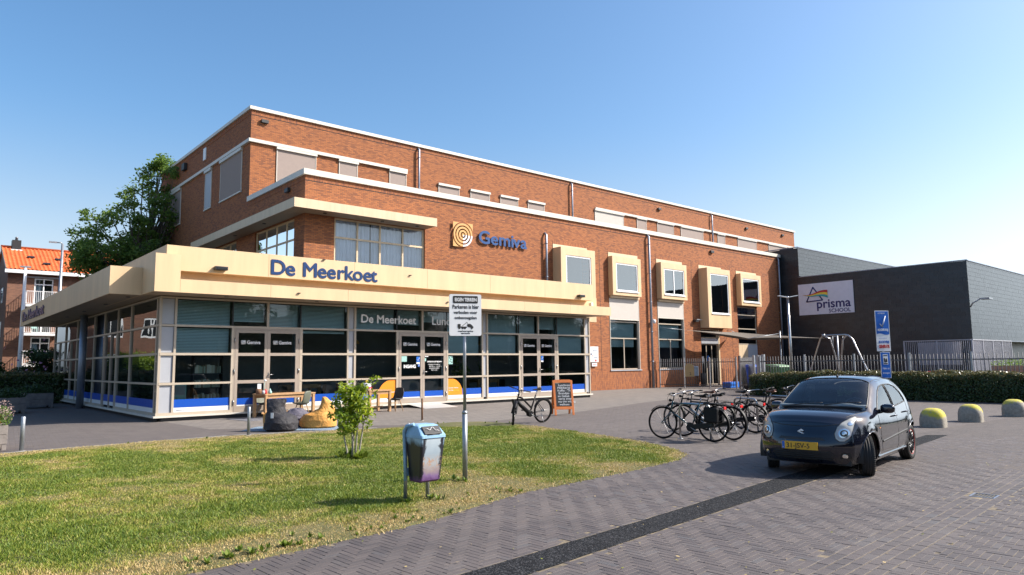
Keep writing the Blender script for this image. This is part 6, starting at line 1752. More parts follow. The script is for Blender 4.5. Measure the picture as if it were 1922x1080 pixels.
nt.links.new(cc, b.inputs['Base Color']); b.inputs['Roughness'].default_value = 0.45; M['graf_front'] = mt
mt, nt, b = newmat('graffiti_side')
tc = nt.nodes.new('ShaderNodeTexCoord').outputs['Object']; sp2 = nt.nodes.new('ShaderNodeSeparateXYZ'); nt.links.new(tc, sp2.inputs[0])
nz = noise(nt, tc, 5, 5, 0.7, 1.2); zz = mathn(nt, 'ADD', sp2.outputs[2], mathn(nt, 'MULTIPLY', mathn(nt, 'SUBTRACT', nz, 0.5), 0.3))
cc = ramp(nt, zz, [(0.26, (0.10, 0.03, 0.14)), (0.34, (0.012, 0.012, 0.018)), (0.72, (0.014, 0.014, 0.02)), (0.80, (0.28, 0.42, 0.55))])
nt.links.new(cc, b.inputs['Base Color']); b.inputs['Roughness'].default_value = 0.4; M['graf_side'] = mt
M['binblue'] = paint('pale_blue_plastic', (0.23, 0.40, 0.56), 0.45, 0, 0.2, 6)
def ploft(rings, mats, name, parent, side_mat=None):
    mb = MB(); k = len(rings[0]); v = [p for r in rings for p in r]; fs = []; mi = []
    for i in range(len(rings)-1):
        for j in range(k):
            j2 = (j+1) % k; fs.append((i*k+j, i*k+j2, (i+1)*k+j2, (i+1)*k+j))
    fs.append(tuple(range(k))[::-1]); fs.append(tuple((len(rings)-1)*k+j for j in range(k)))
    mb.add(v, fs); return mb
def rr2(hx, y0, y1, z, r=0.03):
    pts = []
    for (cx_, cy_, a0) in ((hx-r, y1-r, 0), (-hx+r, y1-r, pi/2), (-hx+r, y0+r, pi), (hx-r, y0+r, 1.5*pi)):
        for i in range(4): a = a0+pi/2*i/3; pts.append((cx_+r*cos(a), cy_+r*sin(a), z))
    return pts
# local axes: -y is the front of the bin
rings = [rr2(0.135, -0.12, 0.11, 0.262, 0.02), rr2(0.15, -0.145, 0.12, 0.285), rr2(0.168, -0.19, 0.14, 0.60), rr2(0.182, -0.215, 0.15, 0.80)]
mb = ploft(rings, None, 'body', LBn)
for i, f in enumerate(mb.f):
    if len(f) == 4:
        c = [sum(mb.v[q][a] for q in f)/4 for a in range(3)]
        mb.mi[i] = 1 if abs(c[0]) > 0.13 else 0
mb.build('body', [M['graf_front'], M['graf_side']], LBn, False)
rings = [rr2(0.188, -0.225, 0.155, 0.803), rr2(0.186, -0.22, 0.155, 0.835), rr2(0.155, -0.10, 0.15, 0.945, 0.03), rr2(0.12, -0.06, 0.13, 0.962, 0.03)]
ploft(rings, None, 'hood', LBn).build('hood', M['binblue'], LBn, False)
fl_n = Vector((0, -0.72, 0.70)).normalized()
MB().obox((0, -0.172, 0.895), (1, 0, 0), Vector((0, 0.70, 0.72)), fl_n, 0.13, 0.062, 0.008).build('flap', M['dark'], LBn, False, bevel=0.006)
mb = MB()
rs = np.random.RandomState(3)
pt = Vector((-0.09, -0.178, 0.903))+fl_n*0.01
P_ = [pt+Vector((0.022*i, 0, 0))+Vector((0, 0.70, 0.72))*rs.uniform(-0.035, 0.035) for i in range(9)]
mb.tube(P_, 0.0035, 5); mb.build('paint_scrawl', M['white_ink'], LBn, False)
MB().tube([(-0.09, -0.215, 0.845), (0.09, -0.215, 0.845)], 0.008, 6).build('flap_grip', M['dark'], LBn, False)
for s, top in ((-1, 0.93), (1, 0.5)):
    MB().tube([(s*0.165, 0.165, 0), (s*0.165, 0.165, 0.30), (s*0.165, 0.165, top-0.05)]+([(s*0.16, 0.155, top), (s*0.12, 0.14, top+0.03)] if s < 0 else []), 0.024, 12).build('post', M['galv'], LBn, False)
MB().box(-0.19, 0.19, 0.142, 0.158, 0.32, 0.42).build('mounting_plate', M['binblue'], LBn, False)
MB().tube([(-0.195, 0.12, 0.27), (-0.195, 0.14, 0.6), (-0.2, 0.15, 0.88), (-0.19, 0.10, 0.94), (-0.15, 0.0, 0.965)], 0.02, 8).build('frame_bow', M['binblue'], LBn, False)

# ------------------------------------------------------------------ bollard poles, mushrooms of concrete
def pole_thing(x, y, h, r, mat, label, group=None):
    t = thing('pavement_post', label, 'post', (x, y, 0), group=group)
    MB().lathe((x, y, 0), [(r, 0), (r, h-0.01), (r*0.8, h)], 16).build('tube', M[mat], t); MB().lathe((x, y, 0), [(r*2.2, 0), (r*2.0, 0.012), (r*1.1, 0.02)], 14).build('foot', M['concrete'], t)
M['rust'] = paint('rusty_steel', (0.20, 0.10, 0.05), 0.8, 0, 0.3, 12)
pole_thing(1.97, 17.96, 0.72, 0.042, 'galv', 'grey steel post on the paving near the left edge'); pole_thing(6.61, 17.75, 0.71, 0.038, 'galv', 'grey steel post beside the dark bean bag')
pole_thing(12.16, 18.37, 0.68, 0.03, 'rust', 'thin rusty brown post before the cafe entrance ramp')
mt, nt, b = newmat('painted_concrete')
p_ = geo_pos(nt); tcn = nt.nodes.new('ShaderNodeTexCoord').outputs['Object']; sp2 = nt.nodes.new('ShaderNodeSeparateXYZ'); nt.links.new(tcn, sp2.inputs[0])
n1 = noise(nt, p_, 9, 5, 0.7); base = ramp(nt, noise(nt, p_, 14, 5, 0.7), [(0.3, (0.20, 0.18, 0.15)), (0.7, (0.36, 0.33, 0.28))])
zz = mathn(nt, 'ADD', sp2.outputs[2], mathn(nt, 'MULTIPLY', mathn(nt, 'SUBTRACT', n1, 0.5), 0.25))
side = mathn(nt, 'ADD', mathn(nt, 'MULTIPLY', sp2.outputs[1], -0.25), mathn(nt, 'MULTIPLY', sp2.outputs[0], -0.2))
msk = ramp(nt, mathn(nt, 'ADD', zz, side), [(0.31, (0, 0, 0)), (0.37, (0.95, 0.95, 0.95)), (0.52, (0.9, 0.9, 0.9)), (0.58, (0, 0, 0))])
nt.links.new(mixc(nt, mathn(nt, 'MULTIPLY', msk, ramp(nt, noise(nt, p_, 22, 5, 0.75), [(0.36, (0.15, 0.15, 0.15)), (0.5, (1, 1, 1))])), base, (0.52, 0.45, 0.03)), b.inputs['Base Color']); b.inputs['Roughness'].default_value = 0.85
bump(nt, noise(nt, p_, 60, 4), b, 0.006, 0.6); M['molecon'] = mt
def superdome(name, hx, hz, mat):
    # square base that rounds into a dome
    rings = [(1.0, 0.0), (1.0, 0.25), (1.0, 0.40), (0.985, 0.52), (0.94, 0.65), (0.86, 0.77), (0.73, 0.875), (0.56, 0.95), (0.36, 0.99), (0.15, 1.0)]
    n = 32; mb = MB(); mb.smooth = True; v = []
    for k, (s, z) in enumerate(rings):
        e = 4.6-2.6*(k/9.0)
        for j in range(n):
            a = 2*pi*j/n; c_, s_ = cos(a), sin(a); r = (abs(c_)**e+abs(s_)**e)**(-1/e)
            v.append((hx*s*r*c_, hx*s*r*s_, hz*z))
    fs = [(i*n+j, i*n+(j+1) % n, (i+1)*n+(j+1) % n, (i+1)*n+j) for i in range(len(rings)-1) for j in range(n)]+[tuple((len(rings)-1)*n+j for j in range(n))]
    mb.add(v, fs); return mb
mole = superdome('m', 0.285, 0.47, 'm').build('concrete_mole', M['molecon'])
tag(mole, 'domed concrete block with worn yellow paint nearest the black car', 'bollard', 'domed concrete blocks along the road'); mole.location = (19.85, 6.72, 0); mole.rotation_euler = (0, 0, 0.12)
for (x, y, rz, lab, s) in ((22.15, 6.56, 1.7, 'domed concrete block with yellow paint, middle one of the three', 1.0), (24.95, 6.25, 3.3, 'domed concrete block with yellow paint near the right picture edge', 1.06), (27.9, 5.62, 0.5, 'domed concrete block cut off by the right picture edge', 1.05)):
    o = dup(mole); o.location = (x, y, 0); o.rotation_euler = (0, 0, rz); o.scale = (s, s, s); o['label'] = lab

# ------------------------------------------------------------------ terrace: table, shells, bean bags, rug
def table(name, label, x, y, rz, L_, W_, h):
    t = thing(name, label, 'table', (x, y, 0), rz)
    n = 5
    for k in range(n):
        w_ = W_/n; MB().box(-L_/2, L_/2, -W_/2+k*w_+0.003, -W_/2+(k+1)*w_-0.003, h-0.045, h).build('plank', M['wood'], t, False, bevel=0.004)
    for sx in (-1, 1):
        for sy in (-1, 1): MB().box(sx*(L_/2-0.06)-0.045, sx*(L_/2-0.06)+0.045, sy*(W_/2-0.06)-0.045, sy*(W_/2-0.06)+0.045, 0, h-0.047).build('leg', M['wood'], t, False, bevel=0.004)
    for sy in (-1, 1): MB().box(-L_/2+0.11, L_/2-0.11, sy*(W_/2-0.06)-0.015, sy*(W_/2-0.06)+0.015, h-0.15, h-0.048).build('apron', M['wood'], t, False)
    MB().box(-L_/2+0.11, L_/2-0.11, -0.02, 0.02, 0.14, 0.2).build('stretcher', M['wood'], t, False)
    return t
TB1 = table('terrace_table', 'sturdy wooden table with small pots, beside the green shell chair', 9.95, 23.5, radians(8), 1.9, 0.85, 0.80)
def place_on(fn): pass
def pot(x, y, z, name, label, prof, mat, cat='pot'):
    t = thing(name, label, cat, (x, y, z)); MB().lathe((x, y, z), prof, 16).build('body', mat, t); return t
zt = 0.802
t = pot(9.15, 23.15, zt, 'red_jar', 'small red jar in the middle of the wooden table', [(0.04, 0), (0.05, 0.05), (0.045, 0.12), (0.03, 0.15)], M['red_ink'], 'jar')
t = pot(9.05, 23.1, zt, 'pale_mug', 'pale round mug left of the red jar on the table', [(0.05, 0), (0.06, 0.05), (0.055, 0.12)], M['greypanel'], 'mug')
t = pot(9.32, 23.2, zt, 'glass_bottle', 'squat green glass bottle right of the red jar', [(0.05, 0), (0.065, 0.06), (0.03, 0.12), (0.02, 0.17)], M['mint'], 'bottle')
t = pot(8.9, 23.1, zt, 'napkin_holder', 'brown menu holder with papers at the left of the table', [(0.09, 0), (0.09, 0.18)], M['rust'], 'holder')
bx('paper', M['white'], t, 8.85, 8.97, 23.08, 23.10, zt+0.18, zt+0.34)
t = thing('paper_flower', 'tall stem with a white flower standing on the wooden table', 'flower', (9.12, 23.25, zt))
MB().tube([(9.12, 23.25, zt), (9.13, 23.25, zt+0.25), (9.16, 23.24, zt+0.42)], 0.008, 6).build('stem', M['mint'], t); MB().lathe((9.16, 23.24, zt+0.40), [(0.01, 0), (0.05, 0.03), (0.03, 0.07)], 10).build('bloom', M['white'], t)
def shell_chair(label, x, y, rz, col):
    t = thing('shell_chair', label, 'chair', (x, y, 0), rz, 'shell chairs of the cafe terrace')
    # shell: seat flows into the back; local +y is the back
    mb = MB(); mb.smooth = True; nu, nv = 10, 16; vv = []
    for i in range(nv+1):
        v = i/nv
        for j in range(nu+1):
            u = j/nu*2-1
            if v < 0.5: y_ = -0.22+0.40*(v/0.5); z_ = 0.45-0.02*sin(v/0.5*pi); w_ = 0.22+0.02*sin(v*pi)
            else:
                q = (v-0.5)/0.5; y_ = 0.18+0.08*sin(q*pi/2); z_ = 0.45+0.42*q; w_ = 0.235-0.04*q**3
            z_ += 0.05*abs(u)**2.5*(1 if v < 0.6 else 0.0)
            y_ -= 0.05*abs(u)**2.2*(0 if v < 0.45 else 1)
            if v > 0.93: z_ -= 0.05*abs(u)**4
            vv.append((w_*u, y_, z_))
    mb.add(vv, [(i*(nu+1)+j, i*(nu+1)+j+1, (i+1)*(nu+1)+j+1, (i+1)*(nu+1)+j) for i in range(nv) for j in range(nu)])
    o = mb.build('seat_shell', col, t, False); sm = o.modifiers.new('thick', 'SOLIDIFY'); sm.thickness = 0.02
    for sx in (-1, 1):
        for sy in (-1, 1): MB().tube([(sx*0.12, sy*0.10, 0.44), (sx*0.21, sy*0.20, 0.0)], [0.018, 0.011], 8).build('leg', M['wood'], t, False)
    MB().box(-0.14, 0.14, -0.12, 0.12, 0.40, 0.425).build('seat_bracket', M['dark'], t, False)
    return t
M['shell'] = paint('olive_grey_shell', (0.11, 0.12, 0.09), 0.55, 0, 0.08); M['shell_dark'] = paint('anthracite_shell', (0.04, 0.04, 0.045), 0.5)
shell_chair('olive grey shell chair with its back to the camera at the pot table', 10.35, 23.0, radians(215), M['shell'])
shell_chair('dark olive shell chair left of the second table behind the young tree', 12.55, 22.9, radians(70), M['shell'])
shell_chair('anthracite shell chair right of the second table', 14.0, 22.95, radians(-75), M['shell_dark'])
shell_chair('olive shell chair on the far side of the pot table', 9.5, 24.05, radians(15), M['shell'])
TB2 = table('terrace_table', 'wooden table behind the young tree with a patterned pot on it', 13.3, 23.3, radians(5), 1.0, 0.85, 0.80)
t = pot(12.95, 23.2, zt, 'patterned_pot', 'white pot with red pattern and a yellow flower on the second table', [(0.13, 0), (0.15, 0.26)], M['white'])
for k in range(5): bx('print', M['red_ink'], t, 12.83+k*0.05, 12.86+k*0.05, 23.035-0.01*(2-abs(2-k)), 23.05, zt+0.06+0.02*(k % 2), zt+0.12)
MB().lathe((12.92, 23.18, zt+0.26), [(0.03, 0.02), (0.07, 0.06), (0.03, 0.1)], 10).build('flower', M['yellow_film'], t)

def beanbag(name, label, prof, x, y, rz, mat, seed, peak):
    """body of stacked soft rings; peak = (dx, dy, height, radius) of the upright neck"""
    t = thing(name, label, 'bean bag', (x, y, 0), rz)
    rs = np.random.RandomState(seed); n = 48; m_ = 40; vv = []
    for i in range(m_+1):
        s = i/m_
        # interpolate ring table
        xs = [p[0] for p in prof]; k = np.searchsorted(xs, s, side='right')-1; k = min(max(k, 0), len(prof)-2); f = (s-xs[k])/(xs[k+1]-xs[k]); f = f*f*(3-2*f)
        z, cx_, cy_, rx, ry = [prof[k][q]*(1-f)+prof[k+1][q]*f for q in range(1, 6)]
        for j in range(n):
            a = 2*pi*j/n
            w_ = 1+0.022*sin(3*a+s*9+seed)+0.016*sin(7*a-s*22)+0.012*sin(11*a+s*35+seed)*(1 if z > 0.3 else 0.5)
            vv.append((cx_+rx*cos(a)*w_, cy_+ry*sin(a)*w_, z+0.012*sin(5*a+s*17)*(s > 0.1)))
    mb = MB(); mb.smooth = True
    mb.add(vv, [(i*n+j, i*n+(j+1) % n, (i+1)*n+(j+1) % n, (i+1)*n+j) for i in range(m_) for j in range(n)]+[tuple(m_*n+j for j in range(n))])
    mb.build('cover', mat, t, False)
    return t
def clothmat(name, col):
    mt, nt, b = newmat(name); p_ = geo_pos(nt); n1 = noise(nt, p_, 5, 5, 0.6, 0.8)
    nt.links.new(ramp(nt, n1, [(0.3, tuple(c*0.82 for c in col)), (0.7, col)]), b.inputs['Base Color']); b.inputs['Roughness'].default_value = 0.7
    bump(nt, noise(nt, p_, 7, 4, 0.55, 1.5), b, 0.05, 0.7); return mt
M['bag_dark'] = clothmat('charcoal_bag_cloth', (0.024, 0.022, 0.026)); M['bag_yellow'] = clothmat('mustard_bag_cloth', (0.66, 0.31, 0.065))
# columns: s, z, cx, cy, rx, ry
B1 = beanbag('dark_bean_bag', 'charcoal bean bag with upright back, left of the yellow one', [(0, 0.0, 0, 0, 0.36, 0.36), (0.08, 0.05, 0, 0, 0.43, 0.42), (0.25, 0.22, 0, 0, 0.44, 0.43), (0.42, 0.38, -0.05, 0, 0.38, 0.36), (0.58, 0.50, -0.14, 0, 0.25, 0.26), (0.75, 0.64, -0.17, 0, 0.23, 0.22), (0.9, 0.76, -0.15, 0, 0.26, 0.14), (0.97, 0.83, -0.14, 0, 0.27, 0.07), (1.0, 0.84, -0.13, 0, 0.24, 0.02)], 7.75, 18.45, radians(-41), M['bag_dark'], 3, None)
MB().box(-0.14, -0.07, -0.462, -0.455, 0.36, 0.50).build('care_label', M['white'], B1, False)
B2 = beanbag('yellow_bean_bag', 'mustard yellow bean bag with pointed back beside the young tree', [(0, 0.0, 0, 0, 0.40, 0.36), (0.08, 0.05, 0, 0, 0.50, 0.42), (0.25, 0.22, 0, 0, 0.50, 0.43), (0.40, 0.36, 0.03, 0, 0.44, 0.38), (0.52, 0.42, 0.12, 0, 0.32, 0.32), (0.66, 0.52, 0.22, 0, 0.22, 0.24), (0.82, 0.68, 0.22, 0, 0.15, 0.18), (0.94, 0.80, 0.17, 0, 0.08, 0.10), (1.0, 0.84, 0.14, 0, 0.04, 0.04)], 8.85, 18.55, radians(-41), M['bag_yellow'], 8, None)
beanbag('grey_bean_bag', 'grey purple bean bag half hidden behind the charcoal one', [(0, 0.0, 0, 0, 0.32, 0.32), (0.2, 0.15, 0, 0, 0.38, 0.36), (0.6, 0.36, 0, 0, 0.34, 0.32), (0.9, 0.50, 0, 0, 0.18, 0.18), (1.0, 0.52, 0, 0, 0.03, 0.03)], 8.55, 19.3, 0.3, clothmat('grey_bag_cloth', (0.10, 0.09, 0.12)), 5, None)
beanbag('ochre_pouf', 'small ochre pouf mostly hidden behind the charcoal bean bag', [(0, 0.0, 0, 0, 0.22, 0.22), (0.2, 0.05, 0, 0, 0.26, 0.26), (0.8, 0.42, 0, 0, 0.26, 0.26), (1.0, 0.46, 0, 0, 0.20, 0.20)], 7.72, 18.95, 0.0, M['bag_yellow'], 6, None)
mt, nt, b = newmat('blue_woven_rug')
p_ = geo_pos(nt); mp = nt.nodes.new('ShaderNodeMapping'); mp.inputs['Rotation'].default_value = (0, 0, radians(42)); nt.links.new(p_, mp.inputs[0])
wv_ = nt.nodes.new('ShaderNodeTexChecker'); wv_.inputs['Scale'].default_value = 12; nt.links.new(mp.outputs[0], wv_.inputs[0]); wv_.inputs[1].default_value = (0.04, 0.15, 0.27, 1); wv_.inputs[2].default_value = (0.30, 0.32, 0.34, 1)
nt.links.new(wv_.outputs[0], b.inputs['Base Color']); b.inputs['Roughness'].default_value = 0.9
RG = thing('outdoor_rug', 'blue and white patterned rug lying under the bean bags', 'rug', (8.2, 18.7, 0), radians(-41))
MB().box(-1.25, 1.2, -0.55, 0.75, 0.001, 0.012).build('rug_cloth', mt, RG, False)
RG2 = thing('outdoor_rug', 'faded patterned rug under the wooden pot table', 'rug', (9.2, 23.2, 0), radians(8)); MB().box(-1.0, 1.5, -0.7, 0.7, 0.001, 0.010).build('rug_cloth', paint('faded_rug', (0.16, 0.16, 0.18), 0.9, 0, 0.5, 9), RG2, False)
# metal ramp at the entrance
RP = thing('entrance_ramp', 'checkered aluminium ramp plate before the middle cafe door', 'ramp', (16.0, 23.7, 0))
MB().add([(15.5, 24.3, 0.12), (17.0, 24.3, 0.12), (17.1, 23.2, 0.006), (15.5, 23.2, 0.006), (15.5, 24.3, 0.10), (17.0, 24.3, 0.10), (17.1, 23.2, 0.002), (15.5, 23.2, 0.002)], [(3, 2, 1, 0), (4, 5, 6, 7), (0, 4, 7, 3), (1, 2, 6, 5)]).build('plate', paint('chequer_plate', (0.50, 0.49, 0.47), 0.5, 0.3, 0.1, 8), RP)

# ------------------------------------------------------------------ A-board
AB = thing('chalkboard_sign', 'orange framed A-board with white chalk writing beside the black bicycle', 'sign', (16.75, 16.85, 0), radians(-30))
AB.location = (16.62, 16.75, 0); AB.rotation_euler = (0, 0, radians(-33))
M['aorange'] = paint('orange_wood', (0.66, 0.19, 0.045), 0.5, 0, 0.15, 6)
M['chalkboard'] = paint('chalkboard', (0.03, 0.032, 0.034), 0.7, 0, 0.2)
def aleg(s, mb_name='leaf'):
    # s=-1 front leaf (towards the camera), s=+1 rear leaf
    tilt = 0.30; hh = 1.16
    def q(u, h): return Vector((u, s*(0.02+tilt*(1-h/hh)), h))
    nrm = Vector((0, s*hh, tilt)).normalized()
    up = (q(0, 1)-q(0, 0)).normalized()
    fr = MB()
    def bar(u0, u1, h0, h1, name='frame_bar', mat='aorange', d=0.0, th=0.022):
        c = (q((u0+u1)/2, (h0+h1)/2)+nrm*d); return MB().obox(c, (1, 0, 0), up, nrm, abs(u1-u0)/2, (h1-h0)/2, th/2).build(name, M[mat], AB, False, bevel=0.003)
    bar(-0.33, -0.26, 0.0, hh); bar(0.26, 0.33, 0.0, hh); bar(-0.259, 0.259, hh-0.10, hh); bar(-0.259, 0.259, 0.20, 0.29)
    bar(-0.259, 0.259, 0.291, hh-0.101, 'writing_board', 'chalkboard', 0.0, 0.012)
    return q, nrm, up
q, nrm, up = aleg(-1)
for i, (s_, w_, h_) in enumerate((('Lunchroom', 0.33, 0.07), ('MEERKOET', 0.40, 0.10), ('Koffie - Thee', 0.40, 0.07), ('Broodjes', 0.34, 0.06), ('en Gebak', 0.40, 0.06), ('verse soep', 0.36, 0.05), ('ma t/m vrijdag', 0.40, 0.05), ('welkom', 0.3, 0.05))):
    hh_ = 0.95-i*0.088
    o = text('lettering', s_, 0.1, M['white_ink'], None, (0, 0, 0), (1, 0, 0), ext=0.0005, width=w_*0.86, height=h_*0.72)
    d = q(0, hh_)+nrm*0.008
    R_ = Matrix((Vector((1, 0, 0)), up, nrm)).transposed().to_4x4()
    sc_ = o.matrix_local.to_scale(); Mx_ = R_ @ Matrix.Rotation(rs.uniform(-0.03, 0.03), 4, 'Z') @ Matrix.Diagonal((sc_.x, sc_.y, 1, 1)); Mx_.translation = d+Vector((-w_*0.43-0.015, 0, 0)); o.parent = AB; o.matrix_local = Mx_
aleg(1)

# ------------------------------------------------------------------ planters at far left
M['plank_grey'] = paint('grey_weathered_plank', (0.16, 0.15, 0.15), 0.85, 0, 0.3, 5, 0.004, 30)
for (nm, lab, x0, x1, y0, y1, z0, z1) in (('plank_planter', 'grey plank planter box, the nearer left one in the canopy shade', 2.75, 3.7, 33.3, 34.6, 0.12, 0.62), ('plank_planter', 'grey plank planter box, the farther one touching the glass side', 4.05, 5.1, 36.9, 38.2, 0.12, 0.66)):
    t = thing(nm, lab, 'planter', ((x0+x1)/2, (y0+y1)/2, 0), group='grey plank planters at the side entrance'); plankbox(t, x0, x1, y0, y1, z0, z1, 2, M['plank_grey'], 0.12)
    leaf_cloud('plants', [((x0+x1)/2, (y0+y1)/2, z1+0.12)], [(0.3, 0.4, 0.14)], [900], 0.05, M['leaf_dark'], t, 33)
t = thing('edge_planter', 'pale plank planter with dry flowering plants at the left edge', 'planter', (1.2, 18.9, 0)); plankbox(t, 0.55, 1.78, 18.6, 19.4, 0.12, 0.52, 2, M['oldwood'], 0.12)
leaf_cloud('plants', [(1.62, 18.9, 0.68), (1.2, 19.0, 0.75)], [(0.13, 0.2, 0.13), (0.3, 0.2, 0.16)], [900, 1200], 0.028, M['leaf'], t, 35)
leaf_cloud('seed_heads', [(1.72, 18.75, 0.80)], [(0.09, 0.12, 0.13)], [300], 0.02, paint('dry_flower', (0.34, 0.24, 0.22), 0.9), t, 36)
t = thing('orange_board_edge', 'bright orange frame of an A-board cut off by the left edge', 'sign', (1.75, 20.3, 0))
M['borange'] = paint('bright_orange', (0.80, 0.20, 0.02), 0.5)
MB().tube([(1.62, 20.2, 1.32), (1.84, 20.1, 0.0)], 0.03, 6).build('leg', M['borange'], t); MB().tube([(1.0, 20.2, 1.32), (0.8, 20.1, 0.0)], 0.03, 6).build('leg', M['borange'], t); MB().tube([(1.0, 20.2, 1.32), (1.62, 20.2, 1.32)], 0.03, 6).build('top_bar', M['borange'], t)
MB().add([(1.03, 20.22, 1.3), (1.60, 20.22, 1.3), (1.76, 20.14, 0.4), (0.92, 20.14, 0.4)], [(0, 1, 2, 3)]).build('face', M['rust'], t)

# ------------------------------------------------------------------ young tree on the lawn
YT = thing('young_tree', 'young multi-stemmed tree with yellow green leaves on the lawn', 'tree', (6.33, 11.88, 0))
rs = np.random.RandomState(21); tips = []
rdir = Vector((0.757, -0.653, 0)); fdir = Vector((0.653, 0.757, 0))
for k, (u0, u1, f1, h) in enumerate(((-0.06, -0.22, 0.05, 1.0), (0.0, 0.02, 0.0, 1.35), (0.05, 0.16, -0.05, 1.2), (0.10, 0.26, 0.08, 1.35), (-0.02, -0.02, 0.15, 1.1))):
    b0 = Vector((6.33, 11.88, 0))+rdir*u0+fdir*rs.uniform(-0.04, 0.04); tp = b0+rdir*(u1-u0)+fdir*f1+Vector((0, 0, h)); mid = b0*0.5+tp*0.5+rdir*rs.uniform(-0.05, 0.05)
    MB().tube([b0, b0*0.7+mid*0.3+rdir*0.01, mid, tp], [0.020, 0.017, 0.013, 0.005], 8).build('stem', M['bark_pale'], YT)
    mb = MB()
    for j in range(7):
        f = rs.uniform(0.35, 1.0); st = mid*(1-f)+tp*f if f > 0.5 else b0*(1-f*1.2)+tp*(f*1.2); e = st+rdir*rs.normal(0, 0.16)+fdir*rs.normal(0, 0.14)+Vector((0, 0, rs.uniform(0.0, 0.2)))
        mb.tube([st, e], [0.006, 0.002], 5, caps=False); tips.append(e); tips.append(st*0.4+e*0.6)
    tips.append(tp)
    mb.build('twigs', M['bark_pale'], YT, kind='stuff')
cen = []; cnt = []; sgm = []
for k in range(80):
    u = rs.normal(0, 0.15); 
    z = rs.uniform(0.50, 1.33); wz = 0.22+0.15*sin((z-0.5)/0.95*pi)
    u = np.clip(rs.normal(0, 0.5), -1, 1)*wz+0.02+(z-0.9)*0.16
    f = rs.normal(0, 0.10); q_ = Vector((6.33, 11.88, 0))+rdir*u+fdir*f+Vector((0, 0, z)); cen.append(tuple(q_)); cnt.append(21); sgm.append((0.06, 0.06, 0.055))
q_ = Vector((6.33, 11.88, 0))+rdir*0.36+Vector((0, 0, 1.42)); cen += [tuple(q_), tuple(q_+rdir*0.07+Vector((0, 0, 0.04)))]; cnt += [14, 9]; sgm += [(0.05, 0.05, 0.04)]*2
leaf_cloud('crown', cen, sgm, cnt, 0.046, M['leaf_yellow'], YT, 77, updir=0.2)

# ------------------------------------------------------------------ inside the cafe
def bookcase(x0, x1, y, zs_, seed):
    t = thing('bookcase', 'dark bookcase filled with pale books inside the cafe behind the corner window', 'bookcase', ((x0+x1)/2, y, 0.13))
    for z in zs_: bx('shelf', M['dark'], t, x0, x1, y, y+0.3, z-0.03, z)
    bx('side_panel', M['dark'], t, x0-0.03, x0, y, y+0.3, 0.13, 2.1); bx('side_panel', M['dark'], t, x1, x1+0.03, y, y+0.3, 0.13, 2.1)
    rs = np.random.RandomState(seed); cols = [paint('book_a', (0.55, 0.50, 0.36), 0.7), paint('book_b', (0.36, 0.44, 0.34), 0.7), paint('book_c', (0.62, 0.60, 0.50), 0.7), paint('book_d', (0.25, 0.2, 0.14), 0.7)]
    for z in zs_[:-1]:
        x = x0+0.02
        while x < x1-0.06:
            w_ = rs.uniform(0.03, 0.06); h_ = rs.uniform(0.22, 0.3); bx('book', cols[rs.randint(4)], t, x, x+w_-0.004, y+0.03, y+0.22, z+0.001, z+h_); x += w_
bookcase(7.45, 8.35, 25.05, [0.55, 1.02, 1.5, 2.08], 2)
t = thing('potted_plant', 'leafy potted plant inside the glass right of the entrance doors', 'plant', (18.7, 25.2, 0.13))
MB().lathe((18.7, 25.2, 0.13), [(0.15, 0), (0.2, 0.4)], 14).build('pot', M['white'], t); leaf_cloud('foliage', [(18.7, 25.2, 1.35), (18.6, 25.2, 1.7)], [0.2, 0.15], [60, 40], 0.12, M['leaf'], t, 90)
t = thing('yucca_plant', 'tall spiky plant inside the glass left of the right hand doors', 'plant', (19.9, 25.2, 0.13))
MB().lathe((19.9, 25.2, 0.13), [(0.15, 0), (0.2, 0.35)], 14).build('pot', M['dark'], t)
mb = MB()
for k in range(16):
    a = rs.uniform(0, 2*pi); mb.tube([(19.9, 25.2, 0.9), (19.9+0.12*cos(a), 25.2+0.12*sin(a), 1.6), (19.9+0.3*cos(a), 25.2+0.3*sin(a), 1.7+rs.uniform(-0.3, 0.4))], [0.02, 0.025, 0.003], 4)
mb.build('leaves', M['leaf'], t); MB().tube([(19.9, 25.2, 0.4), (19.9, 25.2, 1.0)], 0.04, 8).build('stem', M['bark'], t)
t = thing('potted_plant', 'low bushy potted plant inside the rightmost cafe window', 'plant', (24.2, 25.2, 0.13))
MB().lathe((24.2, 25.2, 0.13), [(0.15, 0), (0.2, 0.4)], 14).build('pot', M['white'], t); leaf_cloud('foliage', [(24.25, 25.2, 0.9), (24.2, 25.2, 1.3)], [0.16, 0.16], [120, 120], 0.07, M['leaf'], t, 91)
t = thing('cafe_counter_box', 'pale cabinet low inside the corner window left of the bookcase', 'cabinet', (6.95, 25.2, 0.13)); bx('cabinet_body', M['mint'], t, 6.7, 7.2, 25.0, 25.5, 0.13, 1.2, bevel=0.02); bx('drawer', M['greypanel'], t, 6.75, 7.15, 24.985, 24.999, 0.8, 1.1)
for k, (x, lab) in enumerate(((11.6, 'dark wooden cafe table with chairs seen inside the second window'), (14.0, 'wooden cafe table seen inside the window left of the entrance'), (20.6, 'wooden cafe table seen inside the glass left of the right doors'))):
    t = table('inside_table', lab, x, 26.0, 0.1, 1.4, 0.8, 0.88); t.location.z = 0.13

